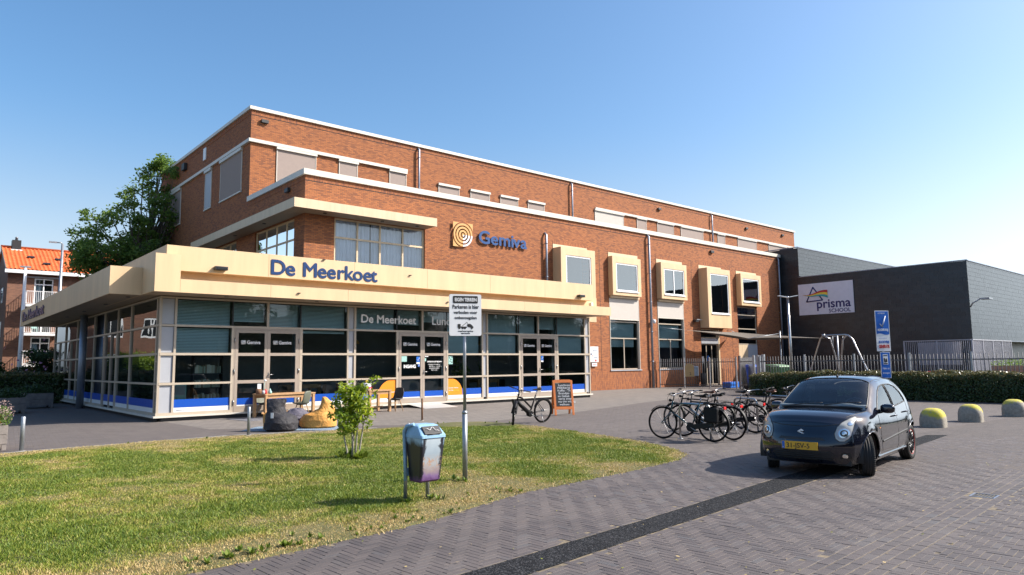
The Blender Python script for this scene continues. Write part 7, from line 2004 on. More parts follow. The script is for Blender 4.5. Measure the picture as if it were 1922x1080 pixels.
t = thing('cafe_counter', 'long pale counter deep inside the cafe behind the entrance doors', 'counter', (17.0, 27.2, 0.13))
bx('counter_top', M['wood'], t, 14.6, 19.0, 26.9, 27.6, 1.2, 1.25); bx('counter_front', M['greypanel'], t, 14.7, 18.9, 27.0, 27.5, 0.13, 1.198)
for x in (11.6, 14.0, 20.6, 23.2):
    t = thing('pendant_lamp', 'round ochre pendant lamp hanging inside the cafe above the tables', 'lamp', (x, 26.2, 2.6), group='pendant lamps inside the cafe')
    MB().tube([(x, 26.2, 3.98), (x, 26.2, 2.8)], 0.008, 6).build('cord', M['dark'], t); MB().lathe((x, 26.2, 2.6), [(0.22, 0), (0.20, 0.08), (0.1, 0.18), (0.02, 0.22)], 18, cap=False).build('lamp_shade', M['gold'], t)
for x, y, c_ in ((10.9, 25.7, 'shell'), (12.2, 25.6, 'shell_dark'), (13.6, 25.5, 'shell'), (14.5, 26.6, 'shell_dark'), (20.2, 25.5, 'shell'), (21.2, 25.6, 'shell_dark')):
    t = shell_chair('shell chair at a wooden table inside the cafe', x, y, rs.uniform(0, 6.2), M[c_]); t.location.z = 0.13; t['group'] = 'shell chairs inside the cafe'
t = thing('step_ladder', 'pale folded step ladder inside the rightmost cafe window', 'ladder', (25.0, 25.6, 0.13))
for dx in (0, 0.42):
    MB().tube([(24.8+dx, 25.5, 0.13), (24.88+dx*0.8, 25.8, 2.1)], 0.025, 6).build('rail', M['white'], t)
for k in range(6): MB().tube([(24.83+0.01*k, 25.55+0.04*k, 0.4+0.28*k), (25.2-0.01*k, 25.55+0.04*k, 0.4+0.28*k)], 0.02, 6).build('rung', M['white'], t)
# ------------------------------------------------------------------ the car: one lofted shell with openings, then its parts
CAR_H = atan2(-0.125, -0.992)
CAR = thing('parked_car', 'small black five door hatchback with turned front wheels on the brick road', 'car', (12.02, 5.49, 0), CAR_H)
mt, nt, b = newmat('black_blue_car_paint')
tc = nt.nodes.new('ShaderNodeTexCoord').outputs['Object']
b.inputs['Base Color'].default_value = (0.006, 0.008, 0.016, 1); b.inputs['Metallic'].default_value = 0.35; b.inputs['Coat Weight'].default_value = 1.0; b.inputs['Coat Roughness'].default_value = 0.03
dust = ramp(nt, noise(nt, tc, 5, 6, 0.75), [(0.4, (0.10, 0.10, 0.10)), (0.75, (0.24, 0.24, 0.24))]); nt.links.new(dust, b.inputs['Roughness'])
nt.links.new(mixc(nt, mathn(nt, 'MULTIPLY', ramp(nt, noise(nt, tc, 60, 2, 0.8), [(0.62, (0, 0, 0)), (0.75, (1, 1, 1))]), 0.02), (0.006, 0.008, 0.018), (0.25, 0.24, 0.22)), b.inputs['Base Color'])
M['carpaint'] = mt
M['cardark'] = paint('unpainted_plastic', (0.014, 0.014, 0.015), 0.55)
M['carglass'] = glassmat('car_window_glass', (0.80, 0.92, 0.93), 1.7, 0.0005)
M['lens'] = glassmat('headlamp_lens', (0.85, 0.87, 0.85), 1.35, 0.0005)
M['seat'] = paint('car_seat_cloth', (0.09, 0.10, 0.11), 0.9)
# station: x, then (y, z) for sill, lower side, widest, belt, rail, top, centre
ST = [
 (1.80, (.60, .20), (.66, .30), (.68, .48), (.655, .66), (.57, .745), (.32, .785), (0, .795)),
 (1.68, (.66, .19), (.735, .31), (.75, .50), (.715, .74), (.61, .835), (.34, .875), (0, .885)),
 (1.45, (.71, .19), (.785, .34), (.798, .55), (.755, .82), (.645, .905), (.36, .95), (0, .96)),
 (1.18, (.73, .19), (.798, .36), (.805, .60), (.768, .88), (.665, .955), (.37, .995), (0, 1.005)),
 (.95, (.73, .18), (.798, .36), (.805, .60), (.770, .905), (.680, .995), (.40, 1.03), (0, 1.04)),
 (.80, (.73, .18), (.798, .36), (.805, .60), (.768, .915), (.672, 1.06), (.42, 1.115), (0, 1.13)),
 (.50, (.73, .18), (.798, .36), (.805, .60), (.765, .93), (.638, 1.20), (.43, 1.285), (0, 1.305)),
 (.18, (.73, .18), (.798, .36), (.805, .61), (.760, .945), (.600, 1.325), (.42, 1.415), (0, 1.435)),
 (-.10, (.73, .18), (.798, .36), (.806, .61), (.757, .955), (.588, 1.365), (.41, 1.452), (0, 1.470)),
 (-.50, (.73, .18), (.798, .36), (.808, .62), (.755, .965), (.582, 1.368), (.40, 1.458), (0, 1.477)),
 (-.90, (.73, .19), (.800, .37), (.810, .63), (.752, .985), (.575, 1.352), (.39, 1.445), (0, 1.465)),
 (-1.20, (.72, .21), (.796, .38), (.806, .64), (.742, 1.00), (.565, 1.318), (.38, 1.412), (0, 1.432)),
 (-1.40, (.70, .24), (.780, .40), (.790, .64), (.722, 1.00), (.550, 1.25), (.36, 1.335), (0, 1.352)),
 (-1.54, (.66, .28), (.745, .42), (.758, .63), (.690, .96), (.525, 1.10), (.34, 1.165), (0, 1.18)),
 (-1.62, (.62, .30), (.70, .44), (.71, .62), (.640, .90), (.49, .98), (.32, 1.02), (0, 1.03)),
]
def lower(st):
    x = st[0]; out = [x]+[list(p) for p in st[1:]]
    belt = np.interp(x, [-1.62, -1.3, -0.5, 1.0, 1.45, 1.68], [-0.02, -0.05, -0.075, -0.075, -0.04, -0.01])
    top = np.interp(x, [-1.62, -1.4, -1.2, 0.2, 0.8, 0.95, 1.18, 1.45, 1.68], [-0.01, -0.02, -0.03, -0.03, -0.065, -0.075, -0.05, -0.02, 0.0])
    out[4][1] += belt
    for k in (5, 6, 7): out[k][1] += top
    return out
ST = [lower(s_) for s_ in ST]
SX = np.array([s[0] for s in ST])[::-1]; SP = np.array([[list(p) for p in s[1:]] for s in ST])[::-1]   # ascending x
def cubic(xs, Y, x):
    """Catmull-Rom through uneven knots; Y (n, ...)"""
    i = int(np.clip(np.searchsorted(xs, x)-1, 0, len(xs)-2)); h = xs[i+1]-xs[i]; t = (x-xs[i])/h
    def tan(k):
        if k == 0: return (Y[1]-Y[0])/(xs[1]-xs[0])
        if k == len(xs)-1: return (Y[-1]-Y[-2])/(xs[-1]-xs[-2])
        a = (Y[k]-Y[k-1])/(xs[k]-xs[k-1]); b_ = (Y[k+1]-Y[k])/(xs[k+1]-xs[k]); return np.where(a*b_ > 0, 2*a*b_/(a+b_+1e-9*np.sign(a+b_+1e-12)), (a+b_)*0.25)
    m0, m1 = tan(i)*h, tan(i+1)*h
    return (2*t**3-3*t**2+1)*Y[i]+(t**3-2*t**2+t)*m0+(-2*t**3+3*t**2)*Y[i+1]+(t**3-t**2)*m1
TK = np.array([0, .12, .30, .52, .80, .92, 1.0])
NX, NT = 330, 120
xs_g = np.linspace(SX[0], SX[-1], NX); ts_g = np.linspace(0, 1, NT)
prof = np.zeros((NX, NT, 2))
for i, x in enumerate(xs_g):
    K = cubic(SX, SP, x)
    # mirror knots past the centre so that the roof is level across it
    tk = np.concatenate([TK, [1.08, 1.2]]); KK = np.vstack([K, [-K[5][0], K[5][1]], [-K[4][0], K[4][1]]])
    for j, t in enumerate(ts_g): prof[i, j] = cubic(tk, KK, t)
prof[:, -1, 0] = 0
def nose(x, y, z):
    """rounds the front and the tail in plan and side view"""
    f = np.clip((x-1.05)/0.75, 0, 1)**1.5; r = np.clip((-x-1.1)/0.52, 0, 1)**1.5
    yy = np.abs(y)/0.75
    x = x-f*0.30*yy**2.6+r*0.14*yy**2.6
    x = x+f*0.055*np.exp(-((z-0.44)/0.17)**2)-f*0.04*np.clip((z-0.62)/0.2, 0, 1)
    x = x-f*0.05*np.clip((0.30-z)/0.12, 0, 1)
    return x
Xg = np.repeat(xs_g[:, None], NT, 1); Yg = prof[..., 0]; Zg = prof[..., 1]
# flared arches: a gentle swelling round each wheel
for wx in (1.18, -1.18):
    d = np.hypot(Xg-wx, Zg-0.30); sel = np.exp(-((d-0.37)/0.06)**2)*(Zg < 0.75); Yg = Yg+np.sign(Yg)*0.012*sel
# crease along the doors
Yg = Yg-0.006*np.exp(-((Zg-0.50)/0.02)**2)*(np.abs(Xg) < 0.85)*(Yg > 0.5)
Xg = nose(Xg, Yg, Zg)
# front cap: rings shrinking to the middle of the nose
def cap(i_edge, sgn, nring=26):
    ex, ey, ez = Xg[i_edge], Yg[i_edge], Zg[i_edge]; zc = 0.195 if sgn > 0 else 0.295; rings = []
    for k in range(1, nring+1):
        s = 1-k/nring; y = ey*s; z = zc+(ez-zc)*s
        x0 = 1.80 if sgn > 0 else -1.62
        bul = 0.035*np.clip(1-(y/0.66)**2, 0, 1)*np.clip(1-((z-0.45)/0.35)**2, 0, 1)*(1-s**6)
        if sgn > 0: x = nose(np.full_like(y, x0), y, z)+bul; x = x+ (ex-nose(np.full_like(y, x0), ey, ez))*s
        else: x = nose(np.full_like(y, x0), y, z)-bul*1.5
        rings.append(np.stack([x, y, z], 1))
    return rings
P0 = np.stack([Xg, Yg, Zg], 2)
front = cap(NX-1, 1); rear = cap(0, -1)
allr = rear[::-1]+[P0[i] for i in range(NX)]+front
R_all = np.array(allr); NR = len(allr); nrear = len(rear)
V = R_all.reshape(-1, 3); Vm = V*np.array([1, -1, 1])
gi, gj = np.meshgrid(np.arange(NR-1), np.arange(NT-1), indexing='ij'); a_ = gi*NT+gj
Fq = np.stack([a_, a_+1, a_+NT+1, a_+NT], 2).reshape(-1, 4)
cen = V[Fq].mean(1)
ri = gi.ravel()
onbody = (ri >= nrear) & (ri < nrear+NX-1)
def pip(px_, py_, poly): return inpoly(px_, py_, poly)
WS = [(0.86, -0.66), (0.90, -0.40), (0.915, 0), (0.90, 0.40), (0.86, 0.66), (0.60, 0.618), (0.23, 0.545), (0.19, 0.30), (0.185, 0), (0.19, -0.30), (0.23, -0.545), (0.60, -0.618)]
SW1 = [(0.62, 0.925), (0.44, 1.06), (0.20, 1.205), (0.02, 1.27), (-0.22, 1.295), (-0.27, 0.93), (0.30, 0.915)]
SW2 = [(-0.34, 0.935), (-0.30, 1.295), (-0.62, 1.29), (-0.86, 1.245), (-1.00, 1.14), (-1.08, 0.99)]
def shrink(poly, d):
    p = np.array(poly); c = p.mean(0); v = p-c; return (c+v*(1-d/np.linalg.norm(v, axis=1, keepdims=True)))
ws = onbody & pip(cen[:, 0], cen[:, 1], WS) & (cen[:, 2] > 0.90) & (cen[:, 0] > 0.1)
s1 = onbody & (cen[:, 1] > 0.45) & pip(cen[:, 0], cen[:, 2], SW1); s2 = onbody & (cen[:, 1] > 0.45) & pip(cen[:, 0], cen[:, 2], SW2)
RW = [(-1.30, 1.29), (-1.52, 1.02)]
rw = onbody & (cen[:, 0] < -1.33) & (cen[:, 2] > 1.03) & (cen[:, 1] < 0.50) & (cen[:, 2] < 1.33)
arch = np.zeros(len(cen), bool)
for wx in (1.18, -1.18): arch |= (np.hypot(cen[:, 0]-wx, cen[:, 2]-0.295) < 0.338) & (np.abs(cen[:, 1]) > 0.45)
GR = [(-0.50, 0.30), (-0.44, 0.44), (0.44, 0.44), (0.50, 0.30), (0.40, 0.235), (-0.40, 0.235)]
body_f = ~(ws | s1 | s2 | rw | arch)
def two(sel):
    n = len(V); return np.vstack([V, Vm]), np.vstack([Fq[sel], Fq[sel][:, ::-1]+n])
def compact(Vv, Ff):
    u, inv = np.unique(Ff, return_inverse=True); return Vv[u], inv.reshape(Ff.shape)
v_, f_ = two(body_f); v_, f_ = compact(v_, f_)
# gather co-located centre-line vertices so that shading runs across
key = np.round(v_, 5); uq, inv = np.unique(key, axis=0, return_inverse=True); first = np.zeros(len(uq), int); first[inv.ravel()] = np.arange(len(v_)); v_ = v_[first]; f_ = inv.ravel()[f_]
shell = fast_mesh('body', v_, f_, M['carpaint'], CAR, None, None, True)
def skin(sel, name, mat, both=True, off=-0.004):
    if both: vv, ff = two(sel)
    else: vv, ff = V, Fq[sel]
    vv, ff = compact(vv, ff); key = np.round(vv, 5); uq, inv = np.unique(key, axis=0, return_inverse=True); fi = np.zeros(len(uq), int); fi[inv.ravel()] = np.arange(len(vv))
    o = fast_mesh(name, vv[fi], inv.ravel()[ff], M[mat], CAR, None, None, True); return o
skin(ws, 'windscreen', 'carglass')
def side_skin(sel, name, sgn):
    vv = V if sgn > 0 else Vm; ff = Fq[sel] if sgn > 0 else Fq[sel][:, ::-1]; vv, ff = compact(vv, ff)
    return fast_mesh(name, vv, ff, M['carglass'], CAR, None, None, True)
for sgn in (1, -1): side_skin(s1, 'side_window', sgn); side_skin(s2, 'side_window', sgn)
skin(rw, 'rear_window', 'carglass')
# projection of outlines onto the shell
bvh = BVHTree.FromPolygons([tuple(p) for p in v_], [tuple(int(q) for q in f) for f in f_])
v2, f2 = two(np.ones(len(Fq), bool)); bvh_all = BVHTree.FromPolygons([tuple(p) for p in v2], [tuple(int(q) for q in f) for f in f2])
def hit(kind, a, c, sgn=1):
    if kind == 'front': o, d = Vector((3, a, c)), Vector((-1, 0, 0))
    elif kind == 'side': o, d = Vector((a, 2*sgn, c)), Vector((0, -sgn, 0))
    elif kind == 'top': o, d = Vector((a, c, 3)), Vector((0, 0, -1))
    elif kind == 'rear': o, d = Vector((-3, a, c)), Vector((1, 0, 0))
    loc, nor, idx, dist = bvh_all.ray_cast(o, d)
    if loc is None: return None, None
    if nor.dot(d) > 0: nor = -nor
    return loc, nor
def patch(name, mat, kind, poly, off, sgn=1, rings=5, dome=0.0, dense=4):
    P = []
    for i in range(len(poly)):
        a, b_ = poly[i], poly[(i+1) % len(poly)]
        for k in range(dense): P.append((a[0]+(b_[0]-a[0])*k/dense, a[1]+(b_[1]-a[1])*k/dense))
    c = (sum(p[0] for p in P)/len(P), sum(p[1] for p in P)/len(P)); mb = MB(); mb.smooth = True; vv = []; n = len(P)
    for r in range(rings+1):
        s = 1-r/rings if r < rings else 0.02
        for p in P:
            loc, nor = hit(kind, c[0]+(p[0]-c[0])*s, c[1]+(p[1]-c[1])*s, sgn)
            if loc is None: loc, nor = Vector((0, 0, 0)), Vector((0, 0, 1))
            vv.append(tuple(loc+nor*(off+dome*(1-s*s))))
    fs = [(r*n+i, r*n+(i+1) % n, (r+1)*n+(i+1) % n, (r+1)*n+i) for r in range(rings) for i in range(n)]
    mb.add(vv, fs); return mb.build(name, M[mat], CAR, False)
def seam(name, mat, kind, pts, r=0.004, sgn=1, closed=False, off=0.0, parent=None, dense=6):
    P = []; L = list(pts)+([pts[0]] if closed else [])
    for i in range(len(L)-1):
        for k in range(dense): P.append((L[i][0]+(L[i+1][0]-L[i][0])*k/dense, L[i][1]+(L[i+1][1]-L[i][1])*k/dense))
    P.append(L[-1]); Q = []
    for p in P:
        loc, nor = hit(kind, p[0], p[1], sgn)
        if loc is not None: Q.append(loc+nor*off)
    return MB().tube(Q, r, 6, caps=False).build(name, M[mat], parent or CAR, False)
M['seal'] = M['dark']
for sgn in (1, -1):
    seam('window_seal', 'dark', 'side', SW1, 0.011, sgn, True); seam('window_seal', 'dark', 'side', SW2, 0.011, sgn, True)
    seam('door_seam', 'dark', 'side', [(0.66, 0.86), (0.70, 0.60), (0.64, 0.36), (0.60, 0.30), (-0.28, 0.28), (-0.30, 0.55), (-0.30, 1.36), (0.00, 1.345)], 0.0035, sgn); seam('door_seam', 'dark', 'side', [(-0.30, 0.28), (-0.74, 0.28), (-0.86, 0.52), (-1.02, 0.72), (-1.12, 1.03), (-1.04, 1.20), (-0.88, 1.33)], 0.0035, sgn)
    seam('side_moulding', 'cardark', 'side', [(0.62, 0.455), (-0.28, 0.50), (-0.80, 0.53)], 0.016, sgn)
    seam('sill_trim', 'carpaint', 'side', [(0.78, 0.235), (-0.80, 0.245)], 0.02, sgn)
    for (x, z) in ((-0.17, 0.79), (-0.86, 0.82)):
        q_, n_ = hit('side', x, z, sgn); h_ = MB().tube([q_+Vector((-0.07, 0, 0))+n_*0.005, q_+Vector((-0.05, 0, 0.003))+n_*0.035, q_+Vector((0.05, 0, 0.003))+n_*0.035, q_+Vector((0.07, 0, 0))+n_*0.005], 0.012, 8).build('door_handle', M['carpaint'], CAR, False)
    # arch lips and wells
    for wx in (1.18, -1.18):
        pts = []
        for k in range(33):
            a = radians(-12+204*k/32); loc, nor = hit('side', wx+0.345*cos(a), 0.295+0.345*sin(a), sgn)
            if loc is not None: pts.append(loc-nor*0.004)
        MB().tube(pts, 0.011, 6, caps=False).build('arch_lip', M['carpaint'], CAR, False)
        mb = MB(); mb.smooth = True; vv = []; n = 24
        for k in range(n+1):
            a = radians(-15+210*k/n)
            for y in (0.77 if wx < 0 else 0.765, 0.46): vv.append((wx+0.345*cos(a), sgn*y, 0.295+0.345*sin(a)))
        mb.add(vv, [(2*k, 2*k+1, 2*k+3, 2*k+2) for k in range(n)]); mb.smooth = False
        mb.add([(wx+0.35*cos(radians(-15+210*k/n)), sgn*0.46, 0.295+0.35*sin(radians(-15+210*k/n))) for k in range(n+1)], [tuple(range(n+1))]); mb.build('wheel_arch', M['cardark'], CAR, False)
    # side lamp, mirror
    patch('side_repeater', 'orange_lens' if 'orange_lens' in M else 'orange_film', 'side', [(0.745+0.016*cos(t*pi/5), 0.665+0.013*sin(t*pi/5)) for t in range(10)], 0.006, sgn, 3, 0.006, 1)
    # door mirror: a rounded pod on a short foot
    mb = MB(); mb.smooth = True; vv = []; n, m_ = 20, 12
    for i in range(m_+1):
        ph = pi*i/m_
        for j in range(n):
            th = 2*pi*j/n; e = 0.75; sg = lambda v: math.copysign(abs(v)**e, v)
            vv.append((0.50+0.055*sg(cos(ph)), sgn*(0.865+0.105*sg(sin(ph))*sg(cos(th))), 0.945+0.072*sg(sin(ph))*sg(sin(th))))
    mb.add(vv, [(i*n+j, i*n+(j+1) % n, (i+1)*n+(j+1) % n, (i+1)*n+j) for i in range(m_) for j in range(n)])
    mr = mb.build('door_mirror', M['carpaint'], CAR, False); MB().tube([(0.52, sgn*0.735, 0.885), (0.51, sgn*0.80, 0.905)], 0.025, 8).build('mirror_foot', M['cardark'], mr, False)
# windscreen surround, roof and bonnet lines
seam('windscreen_seal', 'dark', 'top', WS, 0.012, 1, True)
seam('bonnet_seam', 'dark', 'top', [(0.93, -0.68), (1.15, -0.66), (1.38, -0.62), (1.52, -0.56)], 0.0035); seam('bonnet_seam', 'dark', 'top', [(0.93, 0.68), (1.15, 0.66), (1.38, 0.62), (1.52, 0.56)], 0.005)
seam('bonnet_seam', 'dark', 'front', [(-0.48, 0.765), (-0.3, 0.74), (0, 0.73), (0.3, 0.74), (0.48, 0.765)], 0.006)
for sgn in (1, -1): seam('roof_seam', 'dark', 'top', [(0.15, sgn*0.545), (-0.5, sgn*0.535), (-1.2, sgn*0.515)], 0.005)
patch('cowl_panel', 'cardark', 'top', [(0.935, -0.62), (0.955, 0), (0.935, 0.62), (0.875, 0.60), (0.905, 0), (0.875, -0.60)], 0.004, 1, 1, 0, 8) if False else None
mb = MB(); pts = []
for y in np.linspace(-0.62, 0.62, 15):
    l_, n_ = hit('top', 0.925-0.03*(y/0.62)**2, y); pts.append(l_+n_*0.004)
mb.tube(pts, 0.018, 6); mb.build('cowl_strip', M['cardark'], CAR, False)
for (p, q) in (((0.90, 0.05), (0.80, 0.57)), ((0.90, -0.50), (0.86, 0.02))):
    mb = MB(); Q = []
    for k in range(9):
        t = k/8; l_, n_ = hit('top', p[0]+(q[0]-p[0])*t, p[1]+(q[1]-p[1])*t); Q.append(l_+n_*0.018)
    mb.tube(Q, 0.007, 6); mb.build('wiper', M['dark'], CAR, False)
l_, n_ = hit('top', 0.02, 0.0); MB().tube([l_, l_+Vector((-0.05, 0, 0.10)), l_+Vector((-0.13, 0, 0.24))], [0.006, 0.004, 0.002], 6).build('aerial', M['dark'], CAR, False); MB().lathe(tuple(l_), [(0.022, -0.005), (0.018, 0.012), (0.008, 0.03)], 12).build('aerial_foot', M['dark'], CAR, False)
# front: lamps, badge, grille, plate, fog lamps
def HL(s): return [(s*(y+0.01), z+0.05+0.02*(z > 0.6)) for y, z in ((0.455, 0.515), (0.50, 0.475), (0.56, 0.475), (0.615, 0.52), (0.64, 0.60), (0.655, 0.70), (0.662, 0.775), (0.640, 0.80), (0.59, 0.775), (0.52, 0.725), (0.465, 0.66), (0.44, 0.585))]
M['chrome_clean'] = metalmat('lamp_reflector', (0.82, 0.82, 0.80), 0.18)
M['hazylens'] = paint('hazy_lamp_lens', (0.40, 0.40, 0.37), 0.25, 0, 0.15, 8, coat=1.0)
for s in (1, -1):
    pl_ = HL(s) if s > 0 else HL(s)[::-1]
    hl = patch('headlight', 'hazylens', 'front', pl_, 0.005, 1, 7, 0.005, 3)
    seam('lamp_rim', 'dark', 'front', HL(s), 0.005, 1, True, 0.003)
    for (cy_, cz_, r_, m_, off) in ((0.558, 0.638, 0.084, 'greypanel', 0.013), (0.558, 0.638, 0.066, 'chrome_clean', 0.016), (0.558, 0.638, 0.046, 'cardark', 0.019), (0.558, 0.638, 0.028, 'chrome_clean', 0.022), (0.620, 0.775, 0.030, 'chrome_clean', 0.014)):
        patch('lamp_ring', m_, 'front', [(s*cy_+r_*cos(t*pi/10), cz_+r_*sin(t*pi/10)) for t in range(20)], off, 1, 3, 0.004, 1)
    patch('fog_lamp', 'chrome_clean', 'front', [(s*0.565+0.032*cos(t*pi/8), 0.315+0.032*sin(t*pi/8)) for t in range(16)], 0.006, 1, 3, 0.008, 1)
    patch('fog_recess', 'cardark', 'front', [(s*0.50, 0.275), (s*0.53, 0.365), (s*0.63, 0.36), (s*0.64, 0.28)][::s], 0.003, 1, 3)
patch('grille', 'dark', 'front', [(-0.40, 0.245), (-0.46, 0.33), (-0.40, 0.395), (0.40, 0.395), (0.46, 0.33), (0.40, 0.245)], 0.004, 1, 4)
patch('upper_grille', 'dark', 'front', [(-0.34, 0.535), (-0.30, 0.575), (0.30, 0.575), (0.34, 0.535)], 0.004, 1, 3)
for z in (0.27, 0.30, 0.33, 0.36): seam('grille_bar', 'cardark', 'front', [(-0.40, z), (0.40, z)], 0.007, 1, False, 0.006)
seam('bumper_seam', 'dark', 'front', [(-0.62, 0.50), (-0.45, 0.455), (-0.42, 0.42)], 0.003); seam('bumper_seam', 'dark', 'front', [(0.62, 0.50), (0.45, 0.455), (0.42, 0.42)], 0.003)
pc, pn = hit('front', 0, 0.46); xp = pc.x+0.022
MB().box(xp, xp+0.008, -0.262, 0.262, 0.398, 0.512).build('number_plate', paint('plate_yellow', (0.72, 0.38, 0.02), 0.4), CAR, False)
MB().box(xp+0.0085, xp+0.0095, -0.257, -0.217, 0.402, 0.508).build('plate_band', M['sign_blue'], CAR, False)
MB().box(xp-0.03, xp-0.001, -0.2, 0.2, 0.41, 0.50).build('plate_holder', M['cardark'], CAR, False)
def on_car(o): return o
t_ = text('plate_lettering', '31-JSV-5', 0.1, M['black_ink'], None, (0, 0, 0), (0, 1, 0), ext=0.0006, width=0.40, height=0.072, bold=0.001)
sc_ = t_.matrix_local.to_scale(); R_ = Matrix((Vector((0, 1, 0)), Vector((0, 0, 1)), Vector((1, 0, 0)))).transposed().to_4x4() @ Matrix.Diagonal((sc_.x, sc_.y, 1, 1)); R_.translation = Vector((xp+0.0095, -0.195, 0.42)); t_.parent = CAR; t_.matrix_local = R_
t_ = text('plate_lettering', 'NL', 0.02, M['white_ink'], None, (0, 0, 0), (0, 1, 0), ext=0.0004, width=0.024, height=0.018)
sc_ = t_.matrix_local.to_scale(); R_ = Matrix((Vector((0, 1, 0)), Vector((0, 0, 1)), Vector((1, 0, 0)))).transposed().to_4x4() @ Matrix.Diagonal((sc_.x, sc_.y, 1, 1)); R_.translation = Vector((xp+0.010, -0.249, 0.415)); t_.parent = CAR; t_.matrix_local = R_
# badge: angular S of two slanted strokes
bz_, bs_ = 0.640, 0.052
lb, nb = hit('front', 0, bz_); xb_ = lb.x+0.008
def bpts(L): return [(xb_, y*bs_, bz_+z*bs_) for y, z in L]
mb = MB(); k_ = bpts([(-0.9, 0.15), (0.15, 0.95), (0.75, 0.55), (0.25, 0.22), (0.0, 0.38), (-0.28, 0.20), (0.9, -0.15), (-0.15, -0.95), (-0.75, -0.55), (-0.25, -0.22), (0.0, -0.38), (0.28, -0.20)])
for poly in ([(-0.95, 0.28), (0.12, 0.98), (0.80, 0.55), (0.40, 0.30), (0.10, 0.48), (-0.42, 0.14), (-0.42, -0.02)], [(0.95, -0.28), (-0.12, -0.98), (-0.80, -0.55), (-0.40, -0.30), (-0.10, -0.48), (0.42, -0.14), (0.42, 0.02)], [(-0.95, 0.28), (-0.35, 0.30), (0.95, -0.28), (0.35, -0.30)]):
    n = len(poly); mb.add([(xb_, y*bs_*1.05, bz_+z*bs_) for y, z in poly]+[(xb_-0.012, y*bs_*1.05, bz_+z*bs_) for y, z in poly], [tuple(range(n))]+[(i, (i+1) % n, n+(i+1) % n, n+i) for i in range(n)])
mb.build('badge', M['white'], CAR, False)
# rear lamps and plate
for s in (1, -1): patch('rear_light', 'red_ink', 'rear', [(s*0.58, 0.80), (s*0.66, 0.80), (s*0.64, 1.0), (s*0.56, 1.05)][::-s], 0.006, 1, 3)
patch('rear_plate', 'yellow_film', 'rear', [(-0.26, 0.60), (0.26, 0.60), (0.26, 0.71), (-0.26, 0.71)][::-1], 0.01, 1, 2)
# underbody
MB().box(-1.5, 1.62, -0.62, 0.62, 0.17, 0.32).build('underbody', M['cardark'], CAR, False)
# cabin
mb = MB(); mb.smooth = False
MB().box(-1.3, 0.9, -0.70, 0.70, 0.33, 0.36).build('cabin_floor', M['cardark'], CAR, False)
d_ = MB(); d_.smooth = True
pr = [(0.93, 0.90), (0.90, 0.995), (0.78, 1.01), (0.60, 0.985), (0.50, 0.93), (0.46, 0.80), (0.55, 0.60)]
ny_ = 13; vv = []
for j in range(ny_):
    y = -0.66+1.32*j/(ny_-1); hump = 0.03*math.exp(-((y-0.35)/0.16)**2)
    for (x, z) in pr: vv.append((x, y, z+hump*(1 if z > 0.9 else 0)))
k = len(pr); d_.add(vv, [(j*k+i, j*k+i+1, (j+1)*k+i+1, (j+1)*k+i) for j in range(ny_-1) for i in range(k-1)]); d_.build('dashboard', paint('dashboard', (0.20, 0.23, 0.24), 0.6), CAR, False)
MB().torus((0.40, 0.35, 0.93), (0.85, 0, 0.45), 0.175, 0.014, 28, 8).tube([(0.40, 0.20, 0.93), (0.42, 0.35, 0.92), (0.40, 0.50, 0.93)], 0.014, 6).tube([(0.42, 0.35, 0.92), (0.55, 0.35, 0.86)], 0.03, 8).build('steering_wheel', M['seat'], CAR, False)
def seat(x, y):
    s = MB().obox((x, y, 0.50), (1, 0, 0.08), (0, 1, 0), (-0.08, 0, 1), 0.25, 0.24, 0.08).build('seat', M['seat'], CAR, False, bevel=0.05)
    MB().obox((x-0.30, y, 0.83), (-0.28, 0, 1), (0, 1, 0), (1, 0, 0.28), 0.33, 0.23, 0.07).build('backrest', M['seat'], s, False, bevel=0.05)
    MB().obox((x-0.41, y, 1.21), (-0.2, 0, 1), (0, 1, 0), (1, 0, 0.2), 0.09, 0.12, 0.045).build('headrest', M['seat'], s, False, bevel=0.03)
seat(0.10, 0.35); seat(0.10, -0.35)
s = MB().obox((-0.75, 0, 0.50), (1, 0, 0), (0, 1, 0), (0, 0, 1), 0.24, 0.6, 0.08).build('seat', M['seat'], CAR, False, bevel=0.05); MB().obox((-1.0, 0, 0.78), (-0.2, 0, 1), (0, 1, 0), (1, 0, 0.2), 0.28, 0.6, 0.06).build('backrest', M['seat'], s, False, bevel=0.04)
l_, n_ = hit('top', 0.24, 0); MB().box(0.30, 0.32, -0.11, 0.11, 1.22, 1.29).build('rear_view_mirror', M['dark'], CAR, False, bevel=0.008)
